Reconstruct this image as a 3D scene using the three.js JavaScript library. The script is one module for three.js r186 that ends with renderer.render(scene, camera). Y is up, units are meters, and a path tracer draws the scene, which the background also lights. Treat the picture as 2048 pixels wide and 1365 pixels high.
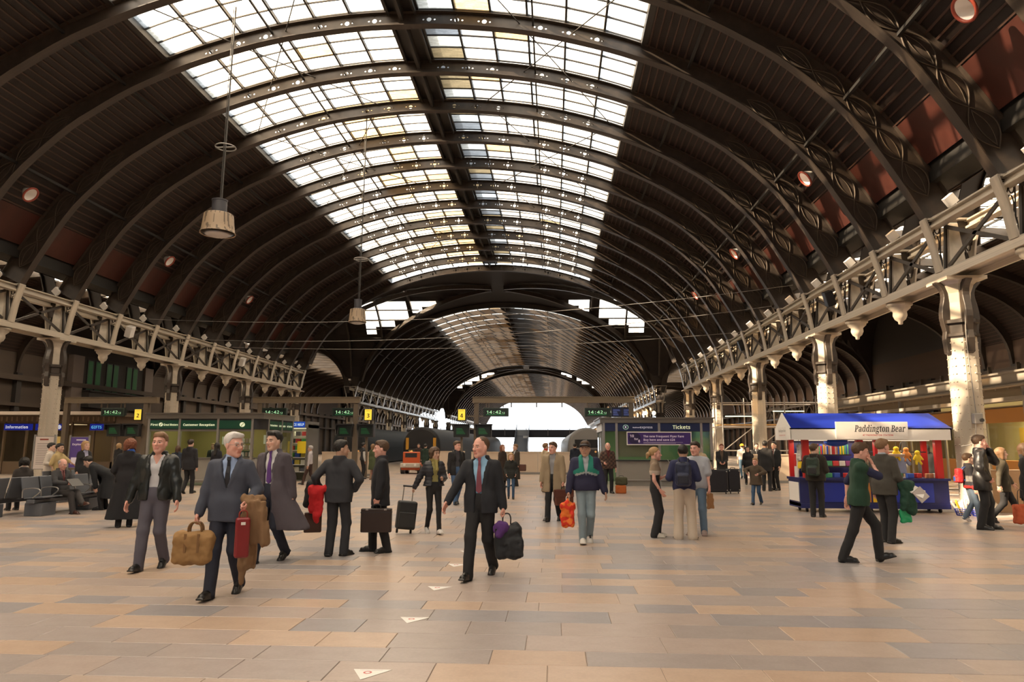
import * as THREE from 'three';
import { mergeGeometries } from 'three/addons/utils/BufferGeometryUtils.js';
import { ImprovedNoise } from 'three/addons/math/ImprovedNoise.js';
import { RoundedBoxGeometry } from 'three/addons/geometries/RoundedBoxGeometry.js';
import { RectAreaLightUniformsLib } from 'three/addons/lights/RectAreaLightUniformsLib.js';

// ---------- camera, sky, sun, exposure ----------
const scene = new THREE.Scene();
const camera = new THREE.PerspectiveCamera(2 * Math.atan(682.5 / 1396.7) * 180 / Math.PI, 2048 / 1365, 0.1, 600);
camera.position.set(5.072, 1.65, 0);
camera.rotation.order = 'YXZ';
camera.rotation.set(0.14894, 0.0596, 0.0029);
scene.background = new THREE.Color(0.86, 0.94, 1.0);
scene.backgroundIntensity = 4.8;
const sun = new THREE.DirectionalLight(new THREE.Color(1.0, 0.8, 0.58), 105);
const sunAz = 106 * Math.PI / 180, sunEl = 32 * Math.PI / 180;
sun.position.set(-Math.sin(sunAz) * Math.cos(sunEl) * 150, Math.sin(sunEl) * 150, -60 - Math.cos(sunAz) * Math.cos(sunEl) * 150);
sun.target.position.set(0, 0, -60);
sun.castShadow = true;
Object.assign(sun.shadow.camera, { left: -150, right: 150, top: 150, bottom: -150, near: 1, far: 500 });
sun.shadow.mapSize.set(4096, 4096); sun.shadow.radius = 1;
scene.add(sun, sun.target);
RectAreaLightUniformsLib.init();
const renderer = new THREE.WebGLRenderer({ antialias: true });
renderer.toneMapping = THREE.LinearToneMapping;
renderer.toneMappingExposure = 0.72;
renderer.shadowMap.enabled = true;

// ---------- helpers ----------
let seed_ = 12345;
const rnd = () => { seed_ = (seed_ * 1664525 + 1013904223) >>> 0; return seed_ / 4294967296; };
const rr = (a, b) => a + (b - a) * rnd();
const noise3 = new ImprovedNoise(), N3 = (x, y, z) => noise3.noise(x, y, z);
const V = (x, y, z) => new THREE.Vector3(x, y, z);
const lin = (r, g, b) => new THREE.Color().setRGB(r, g, b);
const hex = (h) => new THREE.Color(h);
function std(color, rough = 0.7, extra = {}) {
  return new THREE.MeshPhysicalMaterial({ color: color.isColor ? color : hex(color), roughness: rough, metalness: 0, ...extra });
}
function merge(list) {
  const out = [];
  for (let g of list.flat()) {
    if (!g) continue;
    if (g.index) g = g.toNonIndexed();
    if (!g.attributes.normal) g.computeVertexNormals();
    if (!g.attributes.uv) g.setAttribute('uv', new THREE.BufferAttribute(new Float32Array(g.attributes.position.count * 2), 2));
    const h = new THREE.BufferGeometry();
    for (const k of ['position', 'normal', 'uv']) h.setAttribute(k, g.attributes[k]);
    out.push(h);
  }
  return mergeGeometries(out);
}
const used = {};
function numbered(name) { const n = used[name] = (used[name] ?? -1) + 1; return n ? name + '_' + String(n).padStart(3, '0') : name; }
function tag(o, label, category, group, kind) {
  if (label) o.userData.label = label; if (category) o.userData.category = category;
  if (group) o.userData.group = group; if (kind) o.userData.kind = kind; return o;
}
function thing(name, label, category, [x, y, z] = [0, 0, 0], turn = 0, group, kind) {
  const o = new THREE.Group(); o.name = numbered(name); o.position.set(x, y, z); o.rotation.y = turn; scene.add(o);
  return tag(o, label, category, group, kind);
}
function part(name, geo, mat, parent, label) {
  const m = new THREE.Mesh(Array.isArray(geo) ? merge(geo) : geo, mat); m.name = name; m.castShadow = m.receiveShadow = true;
  (parent ?? scene).add(m); if (label) m.userData.label = label; return m;
}
function top(name, geo, mat, label, category, group, kind) { const m = part(numbered(name), geo, mat, scene); return tag(m, label, category, group, kind); }
function copyThing(o, pos, turn, label) { const c = o.clone(); c.name = numbered(o.name.replace(/_\d{3}$/, '')); scene.add(c); if (pos) c.position.set(...pos); if (turn !== undefined) c.rotation.y = turn; c.userData = { ...o.userData }; if (label) c.userData.label = label; return c; }
function bx(x0, x1, y0, y1, z0, z1) { return new THREE.BoxGeometry(Math.abs(x1 - x0), Math.abs(y1 - y0), Math.abs(z1 - z0)).translate((x0 + x1) / 2, (y0 + y1) / 2, (z0 + z1) / 2); }
function cb(w, h, d, x = 0, y = 0, z = 0) { return new THREE.BoxGeometry(w, h, d).translate(x, y, z); }
function rb(w, h, d, r, x = 0, y = 0, z = 0, s = 2) { return new RoundedBoxGeometry(w, h, d, s, r).translate(x, y, z); }
function cyl(r0, r1, h, x = 0, y = 0, z = 0, n = 16) { return new THREE.CylinderGeometry(r1, r0, h, n).translate(x, y + h / 2, z); }
function bar(a, b, w, h = w) {   // box bar between two points
  const d = b.clone().sub(a), L = d.length(), g = new THREE.BoxGeometry(w, h, L);
  const m = new THREE.Matrix4().lookAt(b, a, Math.abs(d.y) / L > 0.99 ? V(1, 0, 0) : V(0, 1, 0)); m.setPosition(a.clone().add(b).multiplyScalar(0.5));
  return g.applyMatrix4(m);
}
function rod(a, b, r, n = 6) { const d = b.clone().sub(a), g = new THREE.CylinderGeometry(r, r, d.length(), n); g.applyQuaternion(new THREE.Quaternion().setFromUnitVectors(V(0, 1, 0), d.clone().normalize())); const c = a.clone().add(b).multiplyScalar(0.5); return g.translate(c.x, c.y, c.z); }
function tube(pts, r, seg = 24, n = 6) { return new THREE.TubeGeometry(new THREE.CatmullRomCurve3(pts), seg, r, n); }
function noiseTex(w, h, fn, srgb = true) {
  const d = new Uint8Array(w * h * 4);
  for (let y = 0; y < h; y++) for (let x = 0; x < w; x++) { const c = fn(x / w, y / h, x, y); d.set([...c.map((v) => Math.max(0, Math.min(255, v * 255))), 255], (y * w + x) * 4); }
  const t = new THREE.DataTexture(d, w, h); t.wrapS = t.wrapT = THREE.RepeatWrapping; t.magFilter = THREE.LinearFilter; t.minFilter = THREE.LinearMipmapLinearFilter; t.generateMipmaps = true;
  if (srgb) t.colorSpace = THREE.SRGBColorSpace; t.needsUpdate = true; return t;
}
function canvasTex(w, h, draw) { const c = document.createElement('canvas'); c.width = w; c.height = h; const g = c.getContext('2d'); draw(g, w, h); const t = new THREE.CanvasTexture(c); t.colorSpace = THREE.SRGBColorSpace; return t; }
function signMat(w, h, draw, glow = 0) { const t = canvasTex(w, h, draw); return new THREE.MeshStandardMaterial({ map: t, roughness: 0.45, ...(glow ? { emissive: new THREE.Color(glow, glow, glow), emissiveMap: t } : {}) }); }
function plane(w, h, x, y, z, ry = 0) { return new THREE.PlaneGeometry(w, h).rotateY(ry).translate(x, y, z); }

// ---------- shared materials ----------
const grime = noiseTex(256, 256, (u, v) => { let s = 0; for (let k = 0; k < 4; k++) { const f = 3 << k; s += N3(u * f, v * f, k * 7.3) / (1 << k); } const g = 0.86 + 0.14 * s; return [g, g * 0.985, g * 0.96]; });
grime.wrapS = grime.wrapT = THREE.MirroredRepeatWrapping;
const M = {
  cream: std(lin(0.68, 0.625, 0.54), 0.3, { map: grime }),
  ironBrown: std(lin(0.058, 0.045, 0.037), 0.42, { map: grime }),
  ironDark: std(lin(0.03, 0.027, 0.024), 0.5),
  blackIron: std(lin(0.01, 0.009, 0.008), 0.6),
  gilt: std(lin(0.06, 0.043, 0.028), 0.6),
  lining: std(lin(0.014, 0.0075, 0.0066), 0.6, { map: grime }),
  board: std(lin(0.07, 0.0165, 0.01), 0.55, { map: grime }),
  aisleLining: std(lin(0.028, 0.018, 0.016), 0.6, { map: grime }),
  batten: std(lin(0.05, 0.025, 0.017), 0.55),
  roofOut: std(lin(0.1, 0.1, 0.11), 0.8),
  steel: std(lin(0.36, 0.34, 0.32), 0.35, { metalness: 0.6 }),
  grey: std(lin(0.23, 0.22, 0.21), 0.5),
  dark: std(lin(0.018, 0.018, 0.02), 0.45),
  white: std(lin(0.75, 0.73, 0.7), 0.45),
  glass: new THREE.MeshPhysicalMaterial({ color: lin(0.93, 0.96, 0.94), roughness: 0.04, transmission: 1, thickness: 0, ior: 1.45 }),
};
const paneMats = [[0.78, 0.79, 0.79, 0.72], [0.75, 0.73, 0.69, 0.8], [0.71, 0.66, 0.58, 0.84], [0.8, 0.83, 0.86, 0.66], [0.34, 0.25, 0.14, 0.9], [0.24, 0.25, 0.27, 0.86]].map(([r, g, b, q], k) => {
  const t = noiseTex(64, 64, (u, v) => { const s = 0.9 + 0.16 * N3(u * 3 + k * 9, v * 7, k) + 0.1 * N3(u * 14, v * 18, k + 5); return [s, s * 0.98, s * 0.95]; });
  t.wrapS = t.wrapT = THREE.MirroredRepeatWrapping;
  return new THREE.MeshPhysicalMaterial({ color: lin(r, g, b), map: t, roughness: q, transmission: 1, thickness: 0, ior: 1.3 });
});

const aislePanes = paneMats.slice(0, 4).map((m) => { const q = m.clone(); q.roughness = 0.985; return q; });
const clearPanes = paneMats.map((m) => { const q = m.clone(); q.roughness = 0.36; return q; });
const crossPanes = paneMats.slice(0, 4);

// ---------- stations of the ironwork ----------
const Z0 = 18.53, BAY = 3.0467, HALF = 15.62;
const SEC = [[-24.12, 55.09], [70.3, 122.1], [137.3, 207.4]];          // nave sections between the two transepts (depth)
// ---------- floor: sandstone slabs in courses ----------
const speck = noiseTex(256, 256, (u, v) => { const a = N3(u * 90, v * 90, 1) * 0.5 + N3(u * 40, v * 40, 4) * 0.5, b = N3(u * 5, v * 9, 2), s = 0.94 + 0.06 * a + 0.035 * b; return [s, s * (0.995 + 0.01 * b), s * (0.99 + 0.015 * b)]; });
speck.wrapS = speck.wrapT = THREE.MirroredRepeatWrapping;
const stoneCols = [[0.5, 0.375, 0.29], [0.53, 0.405, 0.32], [0.44, 0.365, 0.33], [0.4, 0.35, 0.335], [0.33, 0.31, 0.32], [0.37, 0.325, 0.31], [0.48, 0.39, 0.335]];
const stoneMats = stoneCols.map(([r, g, b]) => std(lin(r, g, b), 0.3, { map: speck, bumpMap: speck, bumpScale: 0.0006 }));
const floorBase = part('floor', bx(-60, 60, -0.3, -0.006, -260, 60), std(lin(0.26, 0.21, 0.17), 0.7), scene);
tag(floorBase, 'polished floor of buff and grey sandstone slabs in staggered courses', null, null, 'structure');
function slabGeo(w, d) {   // chamfered slab, top at y = 0, uv in metres
  const c = 0.004, h = 0.03, x = w / 2, z = d / 2, p = [], ix = [], uv = [];
  const ring = (a, b, y) => { for (const [sx, sz] of [[-1, 1], [1, 1], [1, -1], [-1, -1]]) { p.push(sx * a, y, sz * b); uv.push(sx * a * 0.7, sz * b * 0.7); } };
  ring(x, z, -h); ring(x, z, -c); ring(x - c, z - c, 0); ring(x - c, z - c, 0);
  for (const r of [0, 4]) for (let k = 0; k < 4; k++) { const a = r + k, b = r + (k + 1) % 4; ix.push(a, b, b + 4, a, b + 4, a + 4); }
  ix.push(12, 13, 14, 12, 14, 15);
  const g = new THREE.BufferGeometry(); g.setAttribute('position', new THREE.Float32BufferAttribute(p, 3)); g.setAttribute('uv', new THREE.Float32BufferAttribute(uv, 2)); g.setIndex(ix);
  const n = g.toNonIndexed(); n.computeVertexNormals(); return n;
}
{
  const cand = [];
  let z = 2.2;
  while (z < 44) {
    const d = [0.38, 0.42, 0.46, 0.52, 0.34][Math.floor(rnd() * 5)];
    let x = -22 + rnd();
    while (x < 26) { const w = [0.6, 0.75, 0.85, 1.0, 1.15][Math.floor(rnd() * 5)]; cand.push([x + w / 2, z + d / 2, w, d, Math.floor(Math.pow(rnd(), 0.9) * 7)]); x += w; }
    z += d;
  }
  const vis = cand.filter(([x, z]) => z > 4.9 && Math.abs((x - 5.07) / z + 0.06) < 0.78).sort((a, b) => Math.hypot(a[0] - 5.07, a[1]) - Math.hypot(b[0] - 5.07, b[1]));
  const near = new Set(vis.slice(0, 300)), geos = {}, rest = stoneMats.map(() => []);
  for (const s of cand) {
    const [x, z, w, d, k] = s, key = w + '_' + d; geos[key] ??= slabGeo(w - 0.005, d - 0.005);
    if (near.has(s)) { const m = part('slab', geos[key], stoneMats[k], floorBase); m.position.set(x, rr(-0.0004, 0.0004), -z); if (rnd() < 0.5) m.rotation.y = Math.PI; }
    else rest[k].push(geos[key].clone().rotateY(rnd() < 0.5 ? Math.PI : 0).translate(x, 0, -z));
  }
  // the slabs farther off: one part, with the same seven stones
  const all = rest.flat(), g = mergeGeometries(rest.map((l) => mergeGeometries(l)), true);
  const m = part('slab', g, stoneMats, floorBase); m.userData.kind = 'stuff'; m.userData.label = 'farther sandstone slabs of the same floor';
}

// ---------- nave profile (measured), arc-length parametrised ----------
const halfPts = [[0, 15.69], [1.5, 15.66], [3.5, 15.45], [5, 15.17], [6.64, 14.72], [7.87, 14.29], [9.3, 13.66], [10.5, 12.95], [11.48, 12.27], [12.75, 11.08], [13.5, 10.15], [14.38, 8.68], [14.95, 7.6]];
function profile(pts) {   // pts: whole curve as [x, y]; returns at(t) with position and outward normal
  const c = new THREE.CatmullRomCurve3(pts.map(([x, y]) => V(x, y, 0)), false, 'catmullrom', 0.5); c.arcLengthDivisions = 800;
  const L = c.getLength();
  return { L, at(t, off = 0) { const p = c.getPointAt(t), d = c.getTangentAt(t); return V(p.x - d.y * off, p.y + d.x * off, 0); }, tOfX(x) { let a = 0, b = 1; for (let k = 0; k < 40; k++) { const m = (a + b) / 2; if (c.getPointAt(m).x < x) a = m; else b = m; } return (a + b) / 2; } };
}
const nave = profile([...halfPts.slice(1).map(([x, y]) => [-x, y]).reverse(), ...halfPts]);
const ribDepth = (x) => 0.5 + 0.4 * Math.pow(Math.max(0, (Math.abs(x) - 9) / 6), 1.3);
const tSkyL = nave.tOfX(-7.9), tSkyR = nave.tOfX(7.9);
function bandGeo(P, t0, t1, n, o0, o1, w) {   // solid strip following the profile between two offsets, width w along z
  const p = [], ix = [], uv = []; let s = 0;
  for (let k = 0; k <= n; k++) {
    const t = t0 + (t1 - t0) * k / n, x = P.at(t).x, f = (o) => typeof o === 'function' ? o(x) : o, a = P.at(t, f(o0)), b = P.at(t, f(o1));
    s = (t - t0) * P.L;
    for (const [q, z, v] of [[a, w / 2, 0], [b, w / 2, 0.3], [b, -w / 2, 0.6], [a, -w / 2, 0.9]]) { p.push(q.x, q.y, z); uv.push(s * 0.25, v); }
  }
  for (let k = 0; k < n; k++) for (let j = 0; j < 4; j++) { const a = k * 4 + j, b = k * 4 + (j + 1) % 4; ix.push(a, b, b + 4, a, b + 4, a + 4); }
  ix.push(0, 2, 1, 0, 3, 2, n * 4, n * 4 + 1, n * 4 + 2, n * 4, n * 4 + 2, n * 4 + 3);
  const g = new THREE.BufferGeometry(); g.setAttribute('position', new THREE.Float32BufferAttribute(p, 3)); g.setAttribute('uv', new THREE.Float32BufferAttribute(uv, 2)); g.setIndex(ix);
  const h = g.toNonIndexed(); h.computeVertexNormals(); return h;
}
function ribWeb(P, depth, holesAt, n = 56) {
  const s = new THREE.Shape(), a = [], b = [];
  for (let k = 0; k <= n; k++) { const t = k / n, x = P.at(t).x; a.push(P.at(t, 0.02)); b.push(P.at(t, depth(x) - 0.02)); }
  s.moveTo(a[0].x, a[0].y); for (const q of a.slice(1)) s.lineTo(q.x, q.y); for (const q of b.reverse()) s.lineTo(q.x, q.y);
  const circ = (q, r, m) => { const h = new THREE.Path(); h.absarc(q.x, q.y, r, 0, Math.PI * 2, true); s.holes.push(h); };
  for (const x of holesAt) {
    const t = P.tOfX(x), dt = 0.19 / P.L;
    circ(P.at(t, 0.25), 0.085); circ(P.at(t - dt, 0.25), 0.035); circ(P.at(t + dt, 0.25), 0.035); circ(P.at(t, 0.25 + 0.165), 0.032); circ(P.at(t, 0.25 - 0.165), 0.032);
  }
  return new THREE.ExtrudeGeometry(s, { depth: 0.03, bevelEnabled: false, curveSegments: 5 }).translate(0, 0, -0.015);
}
const holeX = []; for (let k = -7; k <= 7; k++) if (k % 4) holeX.push(0.93 * k);
const ribGeo = merge([ribWeb(nave, ribDepth, holeX), bandGeo(nave, 0, 1, 72, 0, 0.03, 0.3), bandGeo(nave, 0, 1, 72, (x) => ribDepth(x) - 0.03, ribDepth, 0.3)]);
const ribFar = merge([bandGeo(nave, 0, 1, 40, 0, ribDepth, 0.05), bandGeo(nave, 0, 1, 40, 0, 0.04, 0.26)]);
function traceryGeo() {   // interlaced leaf bars on the web near the feet, both sides of the nave
  const g = [];
  for (const side of [-1, 1]) {
    const tA = nave.tOfX(11.2), tB = 0.985, at = (u, v, z) => { const t = tA + (tB - tA) * u, x = nave.at(t).x, q = nave.at(t, 0.06 + (ribDepth(x) - 0.12) * v); return V(q.x * side, q.y, z); };
    for (const z of [0.03, -0.03]) {
      for (const ph of [0, 1]) { const pts = []; for (let k = 0; k <= 48; k++) { const u = k / 48; pts.push(at(u, 0.5 + (ph ? -1 : 1) * 0.42 * Math.sin(u * Math.PI * 5), z)); } g.push(tube(pts, 0.022, 60, 4)); }
      for (let k = 0; k < 5; k++) { const u0 = (k + 0.08) / 5, u1 = (k + 0.92) / 5; for (const q of [-0.16, 0.16]) { const pts = []; for (let j = 0; j <= 8; j++) { const f = j / 8; pts.push(at(u0 + (u1 - u0) * f, 0.5 + q * Math.sin(f * Math.PI), z)); } g.push(tube(pts, 0.015, 10, 4)); } }
    }
  }
  return merge(g);
}
const trGeo = traceryGeo();
// lining sheets: one per bay and side, with raised fillets running from rib to rib
function sheetGeo(P, t0, t1, off, len, period, plainLast = 0, proud = -0.035) {
  const L = Math.abs(t1 - t0) * P.L, dir = Math.sign(t1 - t0), prof = [], o = typeof off === 'function' ? off : () => off;
  const put = (s, h) => { const t = t0 + dir * s / P.L, x = P.at(t).x; prof.push([P.at(t, o(x) + h), s]); };
  const nP = Math.floor((L - plainLast) / period);
  for (let k = 0; k < nP; k++) { const s = k * period; put(s, 0); put(s + period * 0.72, 0); put(s + period * 0.76, proud); put(s + period * 0.94, proud); put(s + period * 0.98, 0); }
  const rest = Math.max(2, Math.ceil((L - nP * period) / 0.25)); for (let k = 0; k <= rest; k++) put(nP * period + (L - nP * period) * k / rest, 0);
  const p = [], uv = [], ix = [];
  for (const [q, s] of prof) for (const z of [-len / 2, len / 2]) { p.push(q.x, q.y, z); uv.push(s * 0.35, z * 0.35); }
  const ib = [];
  for (let k = 0; k < prof.length - 1; k++) { const a = k * 2, T = k < nP * 5 && k % 5 >= 1 && k % 5 < 4 ? ib : ix; if (dir > 0) T.push(a, a + 1, a + 3, a, a + 3, a + 2); else T.push(a, a + 3, a + 1, a, a + 2, a + 3); }
  const g = new THREE.BufferGeometry(); g.setAttribute('position', new THREE.Float32BufferAttribute(p, 3)); g.setAttribute('uv', new THREE.Float32BufferAttribute(uv, 2)); g.setIndex([...ix, ...ib]);
  const h = g.toNonIndexed(); h.computeVertexNormals(); h.clearGroups(); h.addGroup(0, ix.length, 0); h.addGroup(ix.length, ib.length, 1); return h;
}
const sheetR = sheetGeo(nave, tSkyR, 0.93, ribDepth, BAY, 0.24), sheetL = sheetGeo(nave, tSkyL, 0.07, ribDepth, BAY, 0.24);
const boardR = bandGeo(nave, 0.93, 0.965, 8, (x) => ribDepth(x) - 0.02, (x) => ribDepth(x) + 0.06, BAY), boardL = bandGeo(nave, 0.035, 0.07, 8, (x) => ribDepth(x) - 0.02, (x) => ribDepth(x) + 0.06, BAY);
const outR = bandGeo(nave, tSkyR, 0.965, 24, (x) => ribDepth(x) + 0.09, (x) => ribDepth(x) + 0.16, BAY), outL = bandGeo(nave, 0.035, tSkyL, 24, (x) => ribDepth(x) + 0.09, (x) => ribDepth(x) + 0.16, BAY);
// skylight pieces
const purlX = [0.55, 1.75, 2.95, 4.15, 5.4, 6.65, 7.9], roofOff = 0.66;
const skyPt = (x, off = roofOff) => nave.at(nave.tOfX(x), off);
const ROWS = 4;
function paneGeo(xa, xb, sgn) {
  const a = skyPt(sgn * xa), b = skyPt(sgn * xb), c = a.clone().add(b).multiplyScalar(0.5), w = a.distanceTo(b) - 0.03, l = BAY / ROWS - 0.035;
  const g = new THREE.PlaneGeometry(w, l).rotateX(-Math.PI / 2).rotateZ(Math.atan2(b.y - a.y, b.x - a.x)); if (sgn < 0) g.rotateY(0);
  return [g, c];
}
const paneG = [[], []]; for (let k = 0; k < 6; k++) { paneG[0].push(paneGeo(purlX[k], purlX[k + 1], -1)); paneG[1].push(paneGeo(purlX[k], purlX[k + 1], 1)); }
const barArcR = bandGeo(nave, nave.tOfX(0.5), tSkyR, 14, roofOff - 0.05, roofOff + 0.02, 0.04), barArcL = bandGeo(nave, tSkyL, nave.tOfX(-0.5), 14, roofOff - 0.05, roofOff + 0.02, 0.04);

const ceilings = SEC.map(([a, b], i) => { const o = thing(i ? 'ceiling' : 'ceiling', ['barrel vaulted iron and glass roof over the concourse', 'glazed barrel roof over the platforms beyond the first crossing', 'farthest barrel roof ending at the bright open arch'][i], null, [0, 0, 0], 0, null, 'structure'); return o; });
const inBetween = (i, d) => d > SEC[i][0] - 0.1 && d < SEC[i][1] + 0.1;
const restPanes = [];
SEC.forEach(([za, zb], i) => {
  const roof = ceilings[i], n = Math.round((zb - za) / BAY), len = (zb - za), zm = -(za + zb) / 2, restP = paneMats.map(() => []);
  for (let k = 0; k <= n; k++) {
    const d = za + len * k / n, near = i === 0 && d > 5;
    const r = part('rib', near ? ribGeo : ribFar, M.ironBrown, roof); r.position.z = -d;
    if (near && d < 50) part('tracery', trGeo, M.gilt, r);
    if (k === n) continue;
    const dm = d + len / n / 2, sc = len / n / BAY;
    const add = (name, g, m) => { const q = part(name, g, m, roof); q.position.z = -dm; q.scale.z = sc; return q; };
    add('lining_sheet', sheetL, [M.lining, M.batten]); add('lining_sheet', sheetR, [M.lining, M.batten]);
    add('foot_board', boardL, M.board); add('foot_board', boardR, M.board);
    add('roof_sheet', outL, M.roofOut); add('roof_sheet', outR, M.roofOut);
    const nb = i === 0 ? ROWS : 1;
    for (let j = 0; j < nb; j++) { const q = part('glazing_bar', barArcL, M.ironDark, roof), q2 = part('glazing_bar', barArcR, M.ironDark, roof); q.position.z = q2.position.z = -(d + (len / n) * j / nb); }
    for (let s = 0; s < 2; s++) for (let c = 0; c < 6; c++) for (let j = 0; j < ROWS; j++) {
      const [g, q] = paneG[s][c], pz = -(d + (len / n) * (j + 0.5) / ROWS), dirt = rnd(), mk = s === 0 && dirt < (d > 26 ? 0.62 : 0.12) * Math.max(0, 1 - c * 0.28) ? 4 : s === 1 && dirt < 0.7 * Math.max(0, 1 - c * 0.3) ? (rnd() < 0.3 ? 4 : 5) : rnd() < 0.42 ? 0 : rnd() < 0.4 ? 1 : rnd() < 0.5 ? 2 : 3;
      if (i === 0 && d > 18.4 && d < 36.5) { const m = part('pane', g, paneMats[mk], roof); m.position.set(q.x, q.y, pz); m.rotation.z = rr(-0.004, 0.004); }
      else restP[mk].push(g.clone().translate(q.x, q.y, pz));
    }
  }
  const gm = part('pane', mergeGeometries(restP.map((l) => mergeGeometries(l)), true), i === 0 ? paneMats : clearPanes, roof); gm.userData.kind = 'stuff'; gm.userData.label = 'remaining skylight panes too small to pick apart';
  for (const sx of [-1, 1]) for (const x of purlX) { const q = skyPt(sx * x, roofOff - 0.03); part('glazing_purlin', bx(q.x - 0.035, q.x + 0.035, q.y - 0.07, q.y + 0.05, zm - len / 2, zm + len / 2), M.ironDark, roof); }
  for (const sx of [-1, 1]) {
    const e = skyPt(sx * 7.9, 0.55); part('kerb', bx(e.x - 0.08 * sx, e.x + 0.22 * sx, e.y - 0.1, e.y + 0.3, zm - len / 2, zm + len / 2), M.ironDark, roof);
    for (const [x, w] of [[9.4, 0.08], [12.9, 0.09], [4.4, 0.06]]) { const q = nave.at(nave.tOfX(sx * x), 0.3); part('purlin', bx(q.x - w / 2, q.x + w / 2, q.y - w / 2, q.y + w / 2, zm - len / 2, zm + len / 2), M.blackIron, roof); }
  }
  part('ridge_beam', [bx(-0.5, 0.5, 16.3, 16.45, zm - len / 2, zm + len / 2), bx(-0.5, -0.42, 16.1, 16.9, zm - len / 2, zm + len / 2), bx(0.42, 0.5, 16.1, 16.9, zm - len / 2, zm + len / 2), bx(-0.06, 0.06, 15.9, 16.3, zm - len / 2, zm + len / 2), bx(-0.75, 0.75, 16.9, 17.0, zm - len / 2, zm + len / 2)], M.ironDark, roof);
  // wind bracing rods under the glass
  if (i === 0) for (let k = 2; k < n - 2; k += 3) for (const sx of [-1, 1]) for (const f of [0, 1]) { const p0 = nave.at(nave.tOfX(sx * (f ? 7.4 : 2.2)), 0.45), p1 = nave.at(nave.tOfX(sx * (f ? 2.2 : 7.4)), 0.45); const zA = -(za + k * BAY), zB = -(za + (k + 3) * BAY); part('bracing_rod', rod(V(p0.x, p0.y, zA), V(p1.x, p1.y, zB), 0.02), M.ironDark, roof); }
  // closing wall behind the camera is below
});
// ---------- columns ----------
function lathe8(pts, n = 8) { return new THREE.LatheGeometry(pts.map(([r, y]) => new THREE.Vector2(r, y)), n).rotateY(Math.PI / n).toNonIndexed(); }
const flat = (g) => { g.deleteAttribute('normal'); g.computeVertexNormals(); return g; };
const shaftGeo = flat(lathe8([[0, 0], [0.47, 0], [0.47, 0.22], [0.4, 0.3], [0.36, 0.34], [0.345, 4.45]]));
const neckGeo = flat(lathe8([[0.345, 4.45], [0.42, 4.46], [0.42, 4.53], [0.36, 4.55], [0.36, 4.78], [0.44, 4.8], [0.44, 4.88], [0.3, 4.92]]));
const capGeo = merge([flat(lathe8([[0.3, 4.92], [0.285, 5.35], [0.3, 5.6], [0.38, 5.82], [0.5, 5.92]])), cb(1.0, 0.09, 1.0, 0, 5.945, 0)]);
const rivetGeo = (() => { const g = [], s = new THREE.SphereGeometry(0.022, 5, 3, 0, Math.PI * 2, 0, Math.PI / 2).rotateX(Math.PI / 2); for (let f = 0; f < 8; f++) for (const o of [-0.09, 0.09]) for (let y = 0.5; y < 4.4; y += 0.2) g.push(s.clone().translate(o, y, 0.326).rotateY(f * Math.PI / 4)); return merge(g); })();
const scrollGeo = (() => { const s = new THREE.Shape(); s.moveTo(0.24, 3.98); s.lineTo(0.4, 4.05); s.lineTo(0.43, 4.4); s.lineTo(0.4, 4.6); s.lineTo(0.46, 4.95); s.bezierCurveTo(0.47, 5.3, 0.36, 5.4, 0.38, 5.6); s.bezierCurveTo(0.4, 5.8, 0.55, 5.85, 0.56, 5.9); s.lineTo(0.24, 5.9); s.closePath(); return new THREE.ExtrudeGeometry(s, { depth: 0.16, bevelEnabled: true, bevelSize: 0.012, bevelThickness: 0.012, bevelSegments: 1, curveSegments: 6 }).translate(0, 0, -0.08); })();
function column(x, d, label, group) {
  const o = thing('iron_column', label, 'column', [x, 0, -d], 0, group);
  const sh = part('shaft', shaftGeo, M.cream, o); if (d < 56) { const rv = part('rivet', rivetGeo, M.cream, sh); rv.userData.kind = 'stuff'; }
  part('neck', neckGeo, M.ironBrown, o); part('capital', capGeo, M.cream, o);
  for (let k = 0; k < 4; k++) { const b = part('scroll_bracket', scrollGeo, M.ironBrown, o); b.rotation.y = k * Math.PI / 2; }
  return o;
}
const rightNames = ['cream riveted iron column behind the photographer on the stall side', 'cream riveted iron column next to the blue-roofed toy stall and the man on the phone', 'cream riveted iron column rising behind the blue stall roof', 'cream riveted iron column between the stall gable and the ticket booth', 'cream riveted iron column beside the end of the ticket booth', 'cream riveted iron column rising behind the ticket booth roof', 'last cream iron column before the first crossing on the ticket booth side'];
const leftNames = ['cream riveted iron column behind the photographer on the bench side', 'cream riveted iron column out of frame beside the benches', 'cream riveted iron column beyond the benches', 'cream riveted iron column standing behind the grey metal benches', 'cream riveted iron column rising behind the green-signed reception booth', 'cream riveted iron column beside the clock over the reception booth', 'last cream iron column before the first crossing on the reception booth side'];
for (let k = 1; k <= 6; k++) { const d = Z0 + 9.14 * (k - 2); if (d > 5) { column(HALF, d, rightNames[k - 1 + (k > 1 ? 0 : 0)] , 'columns on the stall side'); } if (d > 20) column(-HALF, d, leftNames[k], 'columns on the bench side'); }
for (const [a, b, i] of [[SEC[1][0], SEC[1][1], 1], [SEC[2][0], SEC[2][1], 2]]) for (let d = a; d < b + 1; d += 8.66) for (const s of [-1, 1]) column(s * HALF, d, s < 0 ? (i === 1 ? 'distant column between first and second crossing beside the dark train' : 'tiny distant column past the second crossing on the dark train side') : (i === 1 ? 'distant column between first and second crossing on the ticket booth side' : 'tiny distant column past the second crossing on the ticket booth side'), 'columns along the far platforms ' + i + (s < 0 ? ' on the dark train side' : ' on the ticket booth side'));

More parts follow.
